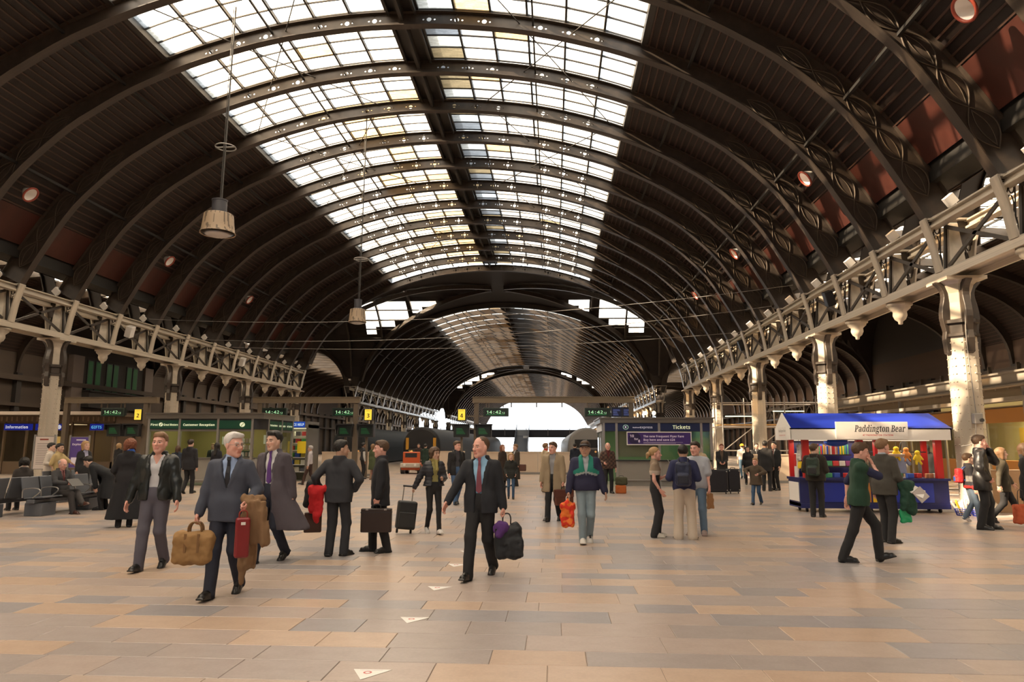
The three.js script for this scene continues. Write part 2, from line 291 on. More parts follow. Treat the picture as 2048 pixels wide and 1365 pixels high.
// ---------- valley girders on the columns ----------
const edgeProf = profile([[0.7, 7.6], [0.6, 7.25], [0.51, 6.9], [0.45, 6.5], [0.4, 6.2]]);
const edgeStrip = bandGeo(edgeProf, 0, 1, 10, -0.025, 0.025, 0.3), edgeStrip2 = edgeStrip.clone().rotateY(Math.PI);
const fanTrac = (() => { const g = []; for (const s of [-1, 1]) { const L = (cx, cy, a, b) => { const p = []; for (let k = 0; k <= 14; k++) { const t = k / 14 * Math.PI * 2; p.push(V(s * (cx + a * Math.cos(t)), cy + b * Math.sin(t), 0)); } g.push(tube(p, 0.018, 18, 4)); }; L(0.5, 7.38, 0.07, 0.14); L(0.36, 7.38, 0.06, 0.14); L(0.4, 6.98, 0.06, 0.22); L(0.34, 6.5, 0.04, 0.2); g.push(cb(0.42, 0.03, 0.05, s * 0.42, 7.56, 0), rod(V(s * 0.27, 7.5, 0), V(s * 0.36, 6.25, 0), 0.02, 4)); } return merge(g); })();
const postGeo = (() => { const g = new THREE.CylinderGeometry(0.16, 0.3, 1.3, 4, 1).rotateY(Math.PI / 4).toNonIndexed(); g.computeVertexNormals(); return g.translate(0, 6.85, 0); })();
const postRib = merge([bar(V(0.235, 6.25, 0), V(0.135, 7.48, 0), 0.09, 0.05), bar(V(-0.235, 6.25, 0), V(-0.135, 7.48, 0), 0.09, 0.05)]);
const bossGeo = new THREE.LatheGeometry([[0, 5.32], [0.06, 5.34], [0.07, 5.42], [0.15, 5.48], [0.2, 5.6], [0.19, 5.72], [0.3, 5.82], [0.3, 5.88], [0.36, 5.9], [0.36, 5.99], [0, 5.99]].map(([r, y]) => new THREE.Vector2(r, y)), 16);
const floodGeo = cb(0.26, 0.26, 0.14);
function girder(side, i, label) {
  const [a, b] = SEC[i], o = thing('valley_girder', label, 'girder', [side * HALF, 0, 0]), n = Math.round((b - a) / BAY), st = (b - a) / n, m = M.cream;
  const zc = -(a + b) / 2, L = b - a;
  part('bottom_chord', [bx(-0.38, 0.38, 6.16, 6.21, zc - L / 2, zc + L / 2), bx(-0.4, -0.34, 5.99, 6.22, zc - L / 2, zc + L / 2), bx(0.34, 0.4, 5.99, 6.22, zc - L / 2, zc + L / 2)], m, o);
  for (const s of [-1, 1]) part('top_chord', [bx(s * 0.34, s * 0.6, 7.36, 7.42, zc - L / 2, zc + L / 2), bx(s * 0.42, s * 0.5, 7.42, 7.58, zc - L / 2, zc + L / 2), bx(s * 0.34, s * 0.6, 7.56, 7.6, zc - L / 2, zc + L / 2)], m, o);
  part('gutter', bx(-0.45, 0.45, 8.65, 9.35, zc - L / 2, zc + L / 2), M.blackIron, o);
  for (let k = 0; k <= n; k++) {
    const d = a + st * k; if (d < 3) continue;
    const detail = i === 0;
    const br = part('bracket', [edgeStrip, edgeStrip2, cb(1.44, 0.05, 0.3, 0, 7.61, 0)], m, o); br.position.z = -d;
    if (detail) { const t = part('tracery', fanTrac, M.ironBrown, br); const p = part('post', postGeo, m, o); p.position.z = -d; part('rib', postRib, M.ironBrown, p); }
    if (k % 3 !== (i === 0 ? 2 : 0)) { const q = part('boss', bossGeo, m, o); q.position.z = -d; }
    if (k < n) for (const [y0, y1] of [[6.28, 7.34], [7.34, 6.28]]) part('brace', bar(V(-side * 0.3, y0, -d - 0.3), V(-side * 0.3, y1, -d - st + 0.3), 0.05, 0.1), M.ironBrown, o);
    if (i === 0 && d > 12) { const f = part('floodlight', floodGeo, M.white, o); f.position.set(-side * 0.52, 7.82, -d + 1.0); f.rotation.set(0.25, 0, 0.72); part('stem', cb(0.05, 0.3, 0.05, 0.12, -0.12, -0.03), M.dark, f); }
  }
  if (i === 0) for (const d of side > 0 ? [25.6, 37.6] : [31.8, 44]) { const s = part('loudspeaker', rb(0.3, 0.55, 0.35, 0.03), side > 0 ? M.dark : M.white, o); s.position.set(-side * 0.5, 7.0, -d); s.rotation.set(0.3, 0, side * 0.35); }
  return o;
}
girder(1, 0, 'cream openwork iron girder with pendant bosses on the stall side'); girder(-1, 0, 'cream openwork iron girder with pendant bosses over the reception booth');
girder(1, 1, 'distant openwork girder past the first crossing on the ticket booth side'); girder(-1, 1, 'distant openwork girder past the first crossing above the dark train');
girder(1, 2, 'farthest openwork girder past the second crossing on the ticket booth side'); girder(-1, 2, 'farthest openwork girder past the second crossing on the dark train side');

// ---------- side aisles ----------
const WALL = { l: -37.0, r: 36.3 };
function aisleProf(x0, x1) { const pts = [], xc = (x0 + x1) / 2, a = (x1 - x0) / 2; for (let k = 0; k <= 24; k++) { const th = Math.PI * (1 - k / 24), c = Math.cos(th), s = Math.sin(th); pts.push([xc + a * Math.sign(c) * Math.pow(Math.abs(c), 0.85), 6.9 + 5.7 * Math.pow(s, 0.85)]); } return profile(pts); }
const aisle = { l: aisleProf(WALL.l + 0.2, -HALF - 0.65), r: aisleProf(HALF + 0.65, WALL.r - 0.2) };
for (const key of ['l', 'r']) {
  const P = aisle[key], rib = merge([bandGeo(P, 0, 1, 44, 0, 0.5, 0.04), bandGeo(P, 0, 1, 44, 0, 0.04, 0.26)]);
  const tUp = (m) => { let t = m ? 0 : 1; while (P.at(t, 0.55).y < 8.6) t += m ? 0.002 : -0.002; return t; }, tA = key === 'l' ? 0.01 : tUp(1), tB = key === 'l' ? tUp(0) : 0.99, g0 = 0.38, g1 = 0.62;
  const sh1 = sheetGeo(P, g0, tA, 0.5, BAY, 0.24), sh2 = sheetGeo(P, g1, tB, 0.5, BAY, 0.24), out1 = bandGeo(P, tA, g0, 16, 0.58, 0.64, BAY), out2 = bandGeo(P, g1, tB, 16, 0.58, 0.64, BAY);
  const gl = []; for (let k = 0; k < 4; k++) { const p = P.at(g0 + (g1 - g0) * k / 4, 0.6), q = P.at(g0 + (g1 - g0) * (k + 1) / 4, 0.6), c = p.clone().add(q).multiplyScalar(0.5); gl.push([new THREE.PlaneGeometry(p.distanceTo(q) - 0.04, BAY / 3 - 0.05).rotateX(-Math.PI / 2).rotateZ(Math.atan2(q.y - p.y, q.x - p.x)), c]); }
  const gb = bandGeo(P, g0, g1, 10, 0.56, 0.62, 0.05);
  SEC.forEach(([za, zb], i) => {
    const o = thing('ceiling', key === 'l' ? ['dark side aisle vault behind the reception booth', 'dark side aisle vault past the first crossing over the dark train', 'farthest side aisle vault on the dark train side'][i] : ['side aisle vault over the shops behind the stall', 'side aisle vault past the first crossing on the ticket booth side', 'farthest side aisle vault on the ticket booth side'][i], null, [0, 0, 0], 0, null, 'structure');
    const n = Math.round((zb - za) / BAY), st = (zb - za) / n, panes = aislePanes.map(() => []);
    for (let k = 0; k <= n; k++) {
      const d = za + st * k; if (d < -3) { if (k < n) for (const g of [out1, out2]) part('roof_sheet', g, M.roofOut, o).position.z = -d - st / 2; }
      else { part('rib', rib, M.ironBrown, o).position.z = -d; }
      if (k === n) continue;
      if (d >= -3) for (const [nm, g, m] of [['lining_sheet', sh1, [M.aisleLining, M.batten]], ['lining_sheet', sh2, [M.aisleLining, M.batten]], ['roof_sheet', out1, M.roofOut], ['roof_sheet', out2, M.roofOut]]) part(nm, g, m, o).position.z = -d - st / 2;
      for (let j = 0; j < 3; j++) { if (d > 5) part('glazing_bar', gb, M.ironDark, o).position.z = -d - st * j / 3; for (const [g, c] of gl) panes[Math.floor(rnd() * 4)].push(g.clone().translate(c.x, c.y, -d - st * (j + 0.5) / 3)); }
    }
    const zm = -(za + zb) / 2, L = zb - za;
    for (let k = 0; k <= 4; k++) { const q = P.at(g0 + (g1 - g0) * k / 4, 0.56); part('glazing_purlin', bx(q.x - 0.04, q.x + 0.04, q.y - 0.06, q.y + 0.05, zm - L / 2, zm + L / 2), M.ironDark, o); }
    const pm = part('pane', mergeGeometries(panes.map((l) => mergeGeometries(l)), true), aislePanes, o); pm.userData.kind = 'stuff';
  });
}
// ---------- crossings (transepts) ----------
function longH(x) { if (Math.abs(x) < 14.6) return nave.at(nave.tOfX(x), 0).y + ribDepth(x); const P = x < 0 ? aisle.l : aisle.r; if (x < WALL.l + 0.3 || x > WALL.r - 0.3 || Math.abs(x) < HALF + 0.6) return 8.4; return P.at(P.tOfX(x), 0).y + 0.5; }
[[SEC[0][1], SEC[1][0]], [SEC[1][1], SEC[2][0]]].forEach(([a, b], i) => {
  const o = thing('ceiling', i ? 'second crossing roof far down the platforms' : 'crossing roof with glazed slopes between the first two vaults', null, [0, 0, 0], 0, null, 'structure');
  const zc = (a + b) / 2, R = (b - a) / 2, tH = (z) => 7.9 + 8.3 * Math.sqrt(Math.max(0, 1 - ((z - zc) / R) ** 2)), NX = 148, NZ = 30, lining = { p: [], uv: [] }, glass = aislePanes.map(() => ({ p: [], uv: [] }));
  const xs = [...Array(NX + 1)].map((_, k) => WALL.l + (WALL.r - WALL.l) * k / NX), zs = [...Array(NZ + 1)].map((_, k) => zc - R * Math.cos(Math.PI * k / NZ)), LH = xs.map(longH);
  const quad = (T, A, B, C, D) => { for (const q of [A, B, C, A, C, D]) { T.p.push(...q); T.uv.push(q[0] * 0.3, q[2] * 0.3); } };
  for (let k = 0; k < NX; k++) for (let j = 0; j < NZ; j++) {
    const h = (u, v) => Math.max(LH[u], tH(zs[v])), A = [xs[k], h(k, j), -zs[j]], B = [xs[k + 1], h(k + 1, j), -zs[j]], C = [xs[k + 1], h(k + 1, j + 1), -zs[j + 1]], D = [xs[k], h(k, j + 1), -zs[j + 1]];
    const xm = (xs[k] + xs[k + 1]) / 2, tm = tH((zs[j] + zs[j + 1]) / 2), lm = (LH[k] + LH[k + 1]) / 2, isT = tm > lm;
    const ax = Math.abs(xm), glazed = isT && zs[j] > zc && ax > 5.4 && ax < 13.9 && !(ax > 8.8 && ax < 9.4) && tm > 12.5 + (14.4 - ax) * 0.34 && tm < 15.6;
    quad(glazed ? glass[Math.floor(rnd() * 4)] : lining, A, B, C, D);
  }
  const mk = (T) => { const g = new THREE.BufferGeometry(); g.setAttribute('position', new THREE.Float32BufferAttribute(T.p, 3)); g.setAttribute('uv', new THREE.Float32BufferAttribute(T.uv, 2)); g.computeVertexNormals(); return g; };
  part('lining_sheet', mk(lining), M.lining, o);
  const pg = part('pane', mergeGeometries(glass.map(mk), true), crossPanes, o); pg.userData.kind = 'stuff';
  for (const x of [-36.5, -33, -29.5, -26, -22.5, -19, -15.6, -12.2, -8.8, 8.8, 12.2, 15.6, 19, 22.5, 26, 29.5, 33]) { const pts = []; for (let k = 1; k < 28; k++) { const z = zc - R * Math.cos(Math.PI * k / 28), y = tH(z); if (y > longH(x)) pts.push(V(x, y - 0.2, -z)); } if (pts.length < 4) continue; for (const half of [pts]) { const g = []; for (let k = 0; k < half.length - 1; k++) if (half[k].distanceTo(half[k + 1]) < 2.5) g.push(bar(half[k], half[k + 1], 0.16, 0.3)); if (g.length) part('rib', g, M.ironBrown, o); } }
  for (const y of [12.5, 13.3, 14.1, 14.9]) for (const s of [1]) { const z = zc + s * R * Math.sqrt(Math.max(0, 1 - ((y - 7.9) / 8.3) ** 2)); const xl = xs.find((x, k) => x > 0 && LH[k] < y) ?? 8; for (const q of [-1, 1]) part('glazing_purlin', bx(q * xl, q * 14.8, y - 0.14, y - 0.02, -z - 0.04, -z + 0.04), M.ironDark, o); }
  for (const sx of [-1, 1]) for (const sz of [-1, 1]) { const g = []; let prev = null; for (let k = 0; k <= 26; k++) { const x = sx * (0.6 + 14 * k / 26), y = longH(x), u = Math.sqrt(Math.max(0, 1 - Math.min(1, (y - 7.9) / 8.3) ** 2)), q = V(x, y - 0.25, -(zc + sz * R * u)); if (prev) g.push(bar(prev, q, 0.3, 0.35)); prev = q; } part('groin_rib', g, M.ironBrown, o); }
});

// ---------- walls ----------
const stone = std(lin(0.085, 0.066, 0.054), 0.8, { map: grime }), stoneDark = std(lin(0.03, 0.027, 0.026), 0.8), brickTone = std(lin(0.09, 0.055, 0.038), 0.85, { map: grime });
function wall(name, geo, mat, label) { const w = part(name, geo, mat, scene); return tag(w, label, null, null, 'structure'); }
const wl = wall('wall_left', bx(WALL.l - 0.6, WALL.l, 0, 9.5, -207, 24.5), stone, 'stone station building front along the far platform');
const wr = wall('wall_right', bx(WALL.r, WALL.r + 0.6, 0, 9.5, -207, 24.5), brickTone, 'dark brick side wall behind the shops');
wall('wall_back', [bx(WALL.l, WALL.r, 0, 8.2, 24.2, 24.8), bx(WALL.l, -HALF, 8.2, 13.5, 24.2, 24.8), bx(HALF, WALL.r, 8.2, 13.5, 24.2, 24.8), bx(-HALF, HALF, 8.2, 11, 24.2, 24.8)], stone, 'stone wall behind the photographer');
for (const d of [...Array(56).keys()].map((k) => 6 + k * 3.55)) { if (d > 200) break; part('pilaster', bx(WALL.l, WALL.l + 0.35, 0, 7.2, -d - 0.25, -d + 0.25), stoneDark, wl); part('pilaster', bx(WALL.r - 0.35, WALL.r, 0, 7.2, -d - 0.25, -d + 0.25), stoneDark, wr); }
for (const [w, x, s] of [[wl, WALL.l, 1], [wr, WALL.r, -1]]) { part('string_course', bx(x, x + s * 0.45, 4.6, 4.85, -206, 20), stone, w); part('cornice', bx(x, x + s * 0.55, 6.6, 7.0, -206, 20), stone, w); }
// outer lattice beam along the shop-side wall
{
  const o = thing('lattice_beam', 'brown iron lattice beam along the wall above the shops', 'beam', [WALL.r - 0.7, 0, 0]);
  part('chord', bx(-0.12, 0.12, 5.2, 5.4, -150, 0), M.ironBrown, o); part('chord', bx(-0.12, 0.12, 6.5, 6.7, -150, 0), M.gilt, o);
  for (let d = 8; d < 110; d += BAY) { part('diagonal', bar(V(0, 5.4, -d), V(0, 6.5, -d - BAY / 2), 0.1), M.gilt, o); part('diagonal', bar(V(0, 6.5, -d - BAY / 2), V(0, 5.4, -d - BAY), 0.1), M.gilt, o); part('upright', bx(-0.1, 0.1, 4.7, 7.2, -d - 0.06, -d + 0.06), M.gilt, o); }
}
for (const [w, x] of [[wl, WALL.l - 0.6], [wr, WALL.r]]) for (const [a, b] of [[SEC[0][1], SEC[1][0]], [SEC[1][1], SEC[2][0]]]) part('gable', bx(x, x + 0.6, 9.5, 17, -b - 1, -a + 1), stoneDark, w);
// windows in the building front: oriel with green-lit sashes, arched doors
const greenGlass = std(lin(0.03, 0.09, 0.035), 0.25, { emissive: lin(0.006, 0.022, 0.008) });
const X = WALL.l;
{
  const o = thing('window_1', 'tall sash windows with green light behind a dark balcony', null, [X, 0, -64], 0, null, 'structure');
  part('balcony', [bx(0, 1.1, 4.9, 6.3, -4.6, 4.6), bx(0, 1.25, 6.3, 6.42, -4.7, 4.7)], stoneDark, o);
  part('surround', bx(0, 0.3, 6.4, 9.4, -4.6, 4.6), stoneDark, o);
  for (const z of [3.6, 2.5, 0.9, -0.1, -2.2, -3.2]) { const p = part('window_frame', [bx(0.3, 0.36, 6.45, 9.2, z - 0.42, z + 0.42)], M.dark, o); part('pane', bx(0.36, 0.37, 6.55, 9.1, z - 0.32, z + 0.32), greenGlass, p); }
  for (const z of [5.4, -5.4]) part('pier', bx(0, 0.5, 0, 9.4, z - 0.7, z + 0.7), std(lin(0.17, 0.14, 0.125), 0.8), o);
}
{
  const arch = (w, h) => { const s = new THREE.Shape(); s.moveTo(-w, 0); s.lineTo(-w, h); s.absarc(0, h, w, Math.PI, 0, true); s.lineTo(w, 0); return new THREE.ExtrudeGeometry(s, { depth: 0.08, bevelEnabled: false, curveSegments: 12 }).rotateY(Math.PI / 2); };
  const o = thing('door_1', 'arched doorway with dark doors in the building front', null, [X, 0, -59.5], 0, null, 'structure');
  part('surround', arch(1.25, 2.4), std(lin(0.26, 0.2, 0.15), 0.8), o); part('panel', arch(1.05, 2.4).translate(0.1, 0, 0), std(lin(0.1, 0.075, 0.06), 0.7), o);
  const q = thing('door_2', 'arched doorway with green lit fanlight in the building front', null, [X, 0, -67.5], 0, null, 'structure');
  part('surround', arch(1.25, 2.4), stoneDark, q); part('pane', arch(1.0, 0.6).translate(0.1, 1.9, 0), std(lin(0.05, 0.14, 0.05), 0.3, { emissive: lin(0.06, 0.2, 0.06) }), q); part('panel', bx(0.1, 0.18, 0, 1.8, -1, 1), M.dark, q);
}
// ---------- far end: end screen ribs, footbridge, sky beyond ----------
{
  const o = thing('footbridge', 'dark footbridge crossing the platforms before the bright end arch', 'footbridge', [0, 0, -132]);
  part('deck', bx(-35.2, 35.2, 3.2, 3.5, -1.5, 1.5), M.dark, o); part('parapet', bx(-35.2, 35.2, 3.5, 4.6, 1.4, 1.5), std(lin(0.035, 0.035, 0.045), 0.5), o); part('parapet', bx(-35.2, 35.2, 3.5, 4.6, -1.5, -1.4), M.dark, o);
  for (let x = -36; x <= 36; x += 4) part('post', bx(x - 0.06, x + 0.06, 3.5, 4.9, 1.5, 1.6), M.grey, o);
  const st = thing('footbridge_stair', 'blue-grey covered stair rising to the footbridge', 'stair', [-0.6, 0, -126]);
  part('flight', [bar(V(0, 0.1, 7), V(0, 4.4, -4), 2.2, 0.3)], std(lin(0.07, 0.08, 0.1), 0.5), st);
  for (const s of [-1, 1]) part('balustrade', [bar(V(s * 1.15, 0.7, 7), V(s * 1.15, 5.0, -4), 0.08, 1.3)], std(lin(0.16, 0.19, 0.25), 0.5), st);
  part('sign', bx(0.2, 1.0, 3.0, 3.4, 0.2, 0.3), M.white, st); part('gate', bx(-1.1, 1.1, 0.1, 3.4, -1, -0.9), std(lin(0.06, 0.07, 0.09), 0.5), st);
}
// ---------- soft shapes: distance fields meshed by surface nets ----------
// prim: {a, b, ra, rb, k, n, fz} tapered capsule (flattened along n by fz) | {c, e:[rx,ry,rz]} ellipsoid | {c, box:[hx,hy,hz], r}; sub: carve away
function fieldAt(P, x, y, z) {
  if (P.e) { const u = (x - P.c[0]) / P.e[0], v = (y - P.c[1]) / P.e[1], w = (z - P.c[2]) / P.e[2], q = Math.sqrt(u * u + v * v + w * w); return (q - 1) * Math.min(P.e[0], P.e[1], P.e[2]); }
  if (P.box) { const r = P.r, u = Math.abs(x - P.c[0]) - P.box[0] + r, v = Math.abs(y - P.c[1]) - P.box[1] + r, w = Math.abs(z - P.c[2]) - P.box[2] + r; return Math.hypot(Math.max(u, 0), Math.max(v, 0), Math.max(w, 0)) + Math.min(Math.max(u, v, w), 0) - r; }
  const a = P.a, b = P.b; let dx = x - a[0], dy = y - a[1], dz = z - a[2]; const ex = b[0] - a[0], ey = b[1] - a[1], ez = b[2] - a[2];
  const ee = ex * ex + ey * ey + ez * ez; let t = ee > 1e-12 ? (dx * ex + dy * ey + dz * ez) / ee : 0; t = t < 0 ? 0 : t > 1 ? 1 : t;
  dx -= ex * t; dy -= ey * t; dz -= ez * t;
  if (P.n) { const q = (dx * P.n[0] + dy * P.n[1] + dz * P.n[2]) * (1 / P.fz - 1); dx += P.n[0] * q; dy += P.n[1] * q; dz += P.n[2] * q; }
  return Math.sqrt(dx * dx + dy * dy + dz * dz) - (P.ra + (P.rb - P.ra) * t);
}
const smin = (a, b, k) => { const h = Math.max(k - Math.abs(a - b), 0) / k; return Math.min(a, b) - h * h * k * 0.25; };
function evalPrims(prims, x, y, z) { let d = 9; for (const P of prims) { if (P.clip) continue; const q = fieldAt(P, x, y, z); d = P.sub ? -smin(-d, q, P.k ?? 0.01) : smin(d, q, P.k ?? 0.02); } return d; }
function netMesh(prims, h, post, colorOf) {
  const lo = [9, 9, 9], hi = [-9, -9, -9];
  for (const P of prims) { if (P.clip) continue; const k = P.k ?? 0.02; for (let i = 0; i < 3; i++) { const m0 = P.e ? P.c[i] - P.e[i] : P.box ? P.c[i] - P.box[i] : Math.min(P.a[i] - P.ra, P.b[i] - P.rb), m1 = P.e ? P.c[i] + P.e[i] : P.box ? P.c[i] + P.box[i] : Math.max(P.a[i] + P.ra, P.b[i] + P.rb); P.lo ??= []; P.hi ??= []; P.lo[i] = m0 - k - 2.5 * h; P.hi[i] = m1 + k + 2.5 * h; if (!P.sub) { lo[i] = Math.min(lo[i], m0 - k * 0.3 - 2.5 * h); hi[i] = Math.max(hi[i], m1 + k * 0.3 + 2.5 * h); } } }
  const nx = Math.ceil((hi[0] - lo[0]) / h) + 1, ny = Math.ceil((hi[1] - lo[1]) / h) + 1, nz = Math.ceil((hi[2] - lo[2]) / h) + 1, F = new Float32Array(nx * ny * nz).fill(1);
  const at = (i, j, k) => (k * ny + j) * nx + i;
  for (const P of prims) {
    if (P.clip) { for (let k = 0, o = 0; k < nz; k++) for (let j = 0; j < ny; j++) for (let i = 0; i < nx; i++, o++) if (F[o] < 0.12) F[o] = P.clip(F[o], lo[0] + i * h, lo[1] + j * h, lo[2] + k * h); continue; }
    const s = [0, 1, 2].map((q) => Math.max(0, Math.floor((P.lo[q] - lo[q]) / h))), e = [0, 1, 2].map((q) => Math.min([nx, ny, nz][q] - 1, Math.ceil((P.hi[q] - lo[q]) / h))), kk = P.k ?? (P.sub ? 0.01 : 0.02);
    for (let k = s[2]; k <= e[2]; k++) for (let j = s[1]; j <= e[1]; j++) { let o = at(s[0], j, k); for (let i = s[0]; i <= e[0]; i++, o++) { const q = fieldAt(P, lo[0] + i * h, lo[1] + j * h, lo[2] + k * h); F[o] = P.sub ? -smin(-F[o], q, kk) : smin(F[o], q, kk); } }
  }
  if (post) for (let k = 0, o = 0; k < nz; k++) for (let j = 0; j < ny; j++) for (let i = 0; i < nx; i++, o++) if (F[o] < 0.12) F[o] = post(F[o], lo[0] + i * h, lo[1] + j * h, lo[2] + k * h);
  const id = new Int32Array(nx * ny * nz).fill(-1), pos = [], ix = [], off = [0, 1, nx, nx + 1, nx * ny, nx * ny + 1, nx * ny + nx, nx * ny + nx + 1], E = [[0, 1], [2, 3], [4, 5], [6, 7], [0, 2], [1, 3], [4, 6], [5, 7], [0, 4], [1, 5], [2, 6], [3, 7]];
  for (let k = 0; k < nz - 1; k++) for (let j = 0; j < ny - 1; j++) for (let i = 0; i < nx - 1; i++) {
    const o = at(i, j, k); let m = 0; for (let c = 0; c < 8; c++) if (F[o + off[c]] < 0) m |= 1 << c; if (m === 0 || m === 255) continue;
    let sx = 0, sy = 0, sz = 0, n = 0; for (const [a, b] of E) { const fa = F[o + off[a]], fb = F[o + off[b]]; if ((fa < 0) === (fb < 0)) continue; const t = fa / (fa - fb); sx += (a & 1) + ((b & 1) - (a & 1)) * t; sy += (a >> 1 & 1) + ((b >> 1 & 1) - (a >> 1 & 1)) * t; sz += (a >> 2) + ((b >> 2) - (a >> 2)) * t; n++; }
    id[o] = pos.length / 3; pos.push(lo[0] + (i + sx / n) * h, lo[1] + (j + sy / n) * h, lo[2] + (k + sz / n) * h);
  }
  for (let k = 1; k < nz - 1; k++) for (let j = 1; j < ny - 1; j++) for (let i = 1; i < nx - 1; i++) {
    const o = at(i, j, k), s = F[o] < 0;
    for (const [d, u, v] of [[1, nx, nx * ny], [nx, nx * ny, 1], [nx * ny, 1, nx]]) { if (s === (F[o + d] < 0)) continue; const A = id[o], B = id[o - u], C = id[o - u - v], D = id[o - v]; if (A < 0 || B < 0 || C < 0 || D < 0) continue; if (s) ix.push(A, B, C, A, C, D); else ix.push(A, C, B, A, D, C); }
  }
  const g = new THREE.BufferGeometry(); g.setAttribute('position', new THREE.Float32BufferAttribute(pos, 3)); g.setIndex(ix); g.computeVertexNormals();
  if (colorOf) { const c = new Float32Array(pos.length); for (let i = 0; i < pos.length; i += 3) c.set(colorOf(pos[i], pos[i + 1], pos[i + 2]), i); g.setAttribute('color', new THREE.BufferAttribute(c, 3)); }
  return g;
}
// joins indexed geometries that carry colours
function joinColored(list) { const p = [], n = [], c = [], ix = []; for (const g of list) { const o = p.length / 3, P = g.attributes.position.array, Nn = g.attributes.normal.array, C = g.attributes.color.array; for (let i = 0; i < P.length; i++) { p.push(P[i]); n.push(Nn[i]); c.push(C[i]); } for (const i of g.index.array) ix.push(i + o); } const r = new THREE.BufferGeometry(); r.setAttribute('position', new THREE.Float32BufferAttribute(p, 3)); r.setAttribute('normal', new THREE.Float32BufferAttribute(n, 3)); r.setAttribute('color', new THREE.Float32BufferAttribute(c, 3)); r.setIndex(ix); return r; }
function paint(g, f) { const P = g.attributes.position, c = new Float32Array(P.count * 3); for (let i = 0; i < P.count; i++) c.set(f(P.getX(i), P.getY(i), P.getZ(i)), i * 3); g.setAttribute('color', new THREE.BufferAttribute(c, 3)); return g; }

// ---------- heads, hair, hands, shoes (cached shapes) ----------
const mir = (L) => L.flatMap((p) => { const f = (v) => [-v[0], v[1], v[2]]; return [p, { ...p, ...(p.a ? { a: f(p.a), b: f(p.b) } : { c: f(p.c) }) }]; });
const headPrims = [
  { c: [0, 0.036, -0.014], e: [0.074, 0.086, 0.096], k: 0.03 }, { c: [0, -0.03, 0.018], e: [0.06, 0.086, 0.07], k: 0.03 },
  ...mir([{ a: [0.046, -0.045, 0.0], b: [0.018, -0.094, 0.058], ra: 0.022, rb: 0.018, k: 0.025 }, { a: [0.04, -0.02, 0.058], b: [0.042, -0.035, 0.05], ra: 0.02, rb: 0.018, k: 0.02 }]),
  { a: [0, -0.1, 0.066], b: [0, -0.104, 0.062], ra: 0.019, rb: 0.017, k: 0.02 },
  { a: [-0.036, 0.024, 0.073], b: [0.036, 0.024, 0.073], ra: 0.012, rb: 0.012, k: 0.018 },
  { a: [0, 0.014, 0.086], b: [0, -0.026, 0.109], ra: 0.008, rb: 0.0125, k: 0.012 }, ...mir([{ a: [0.011, -0.03, 0.096], b: [0.012, -0.031, 0.092], ra: 0.0095, rb: 0.009, k: 0.008 }]),
  ...mir([{ c: [0.031, 0.003, 0.1], e: [0.019, 0.013, 0.02], sub: true, k: 0.012 }]),
  { a: [-0.019, -0.058, 0.084], b: [0.019, -0.058, 0.084], ra: 0.007, rb: 0.007, k: 0.008 }, { a: [-0.015, -0.07, 0.083], b: [0.015, -0.07, 0.083], ra: 0.0085, rb: 0.0085, k: 0.008 },
  ...mir([{ c: [0.078, -0.006, -0.006], e: [0.011, 0.032, 0.02], k: 0.008 }]),
  { a: [0, -0.06, -0.02], b: [0, -0.2, -0.034], ra: 0.053, rb: 0.058, k: 0.03 },
];
const LODC = [{ head: 0.0058, hair: 0.0075, hand: 0.0054, shoe: 0.011, cloth: 0.0145, body: 0.032 }, { head: 0.009, hair: 0.011, hand: 0.0078, shoe: 0.016, cloth: 0.021, body: 0.042 }, { head: 0.013, hair: 0.016, hand: 0.0105, shoe: 0.022, cloth: 0.03, body: 0.05 }];
const cache = {}; const memo = (k, f) => cache[k] ??= f();
function headGeo(lod, skin, hairC, glasses) {
  const base = memo('head' + lod, () => netMesh(headPrims, LODC[lod].head)), g = paint(base.clone(), (x, y, z) => {
    if (z > 0.07 && Math.abs(x) < 0.024 && y < -0.052 && y > -0.078) return [skin[0] * 0.86, skin[1] * 0.66, skin[2] * 0.66];
    if (z > 0.05 && y > 0.018 && y < 0.031 && Math.abs(x) > 0.012 && Math.abs(x) < 0.05) return hairC.map((v, i) => v * 0.8 + skin[i] * 0.15);
    if (z > 0.045 && Math.abs(x) > 0.02 && Math.abs(x) < 0.06 && y < -0.012 && y > -0.05) return [skin[0] * 1.02, skin[1] * 0.9, skin[2] * 0.88];
    return skin;
  });
  const parts = [g];
  for (const s of [-1, 1]) { parts.push(paint(new THREE.SphereGeometry(0.0125, 10, 8).scale(1, 0.62, 1).translate(s * 0.031, 0.002, 0.0715), () => [0.36, 0.32, 0.29]), paint(new THREE.SphereGeometry(0.006, 8, 6).translate(s * 0.0305, 0.002, 0.0795), () => [0.03, 0.022, 0.018])); }
  return joinColored(parts);
}
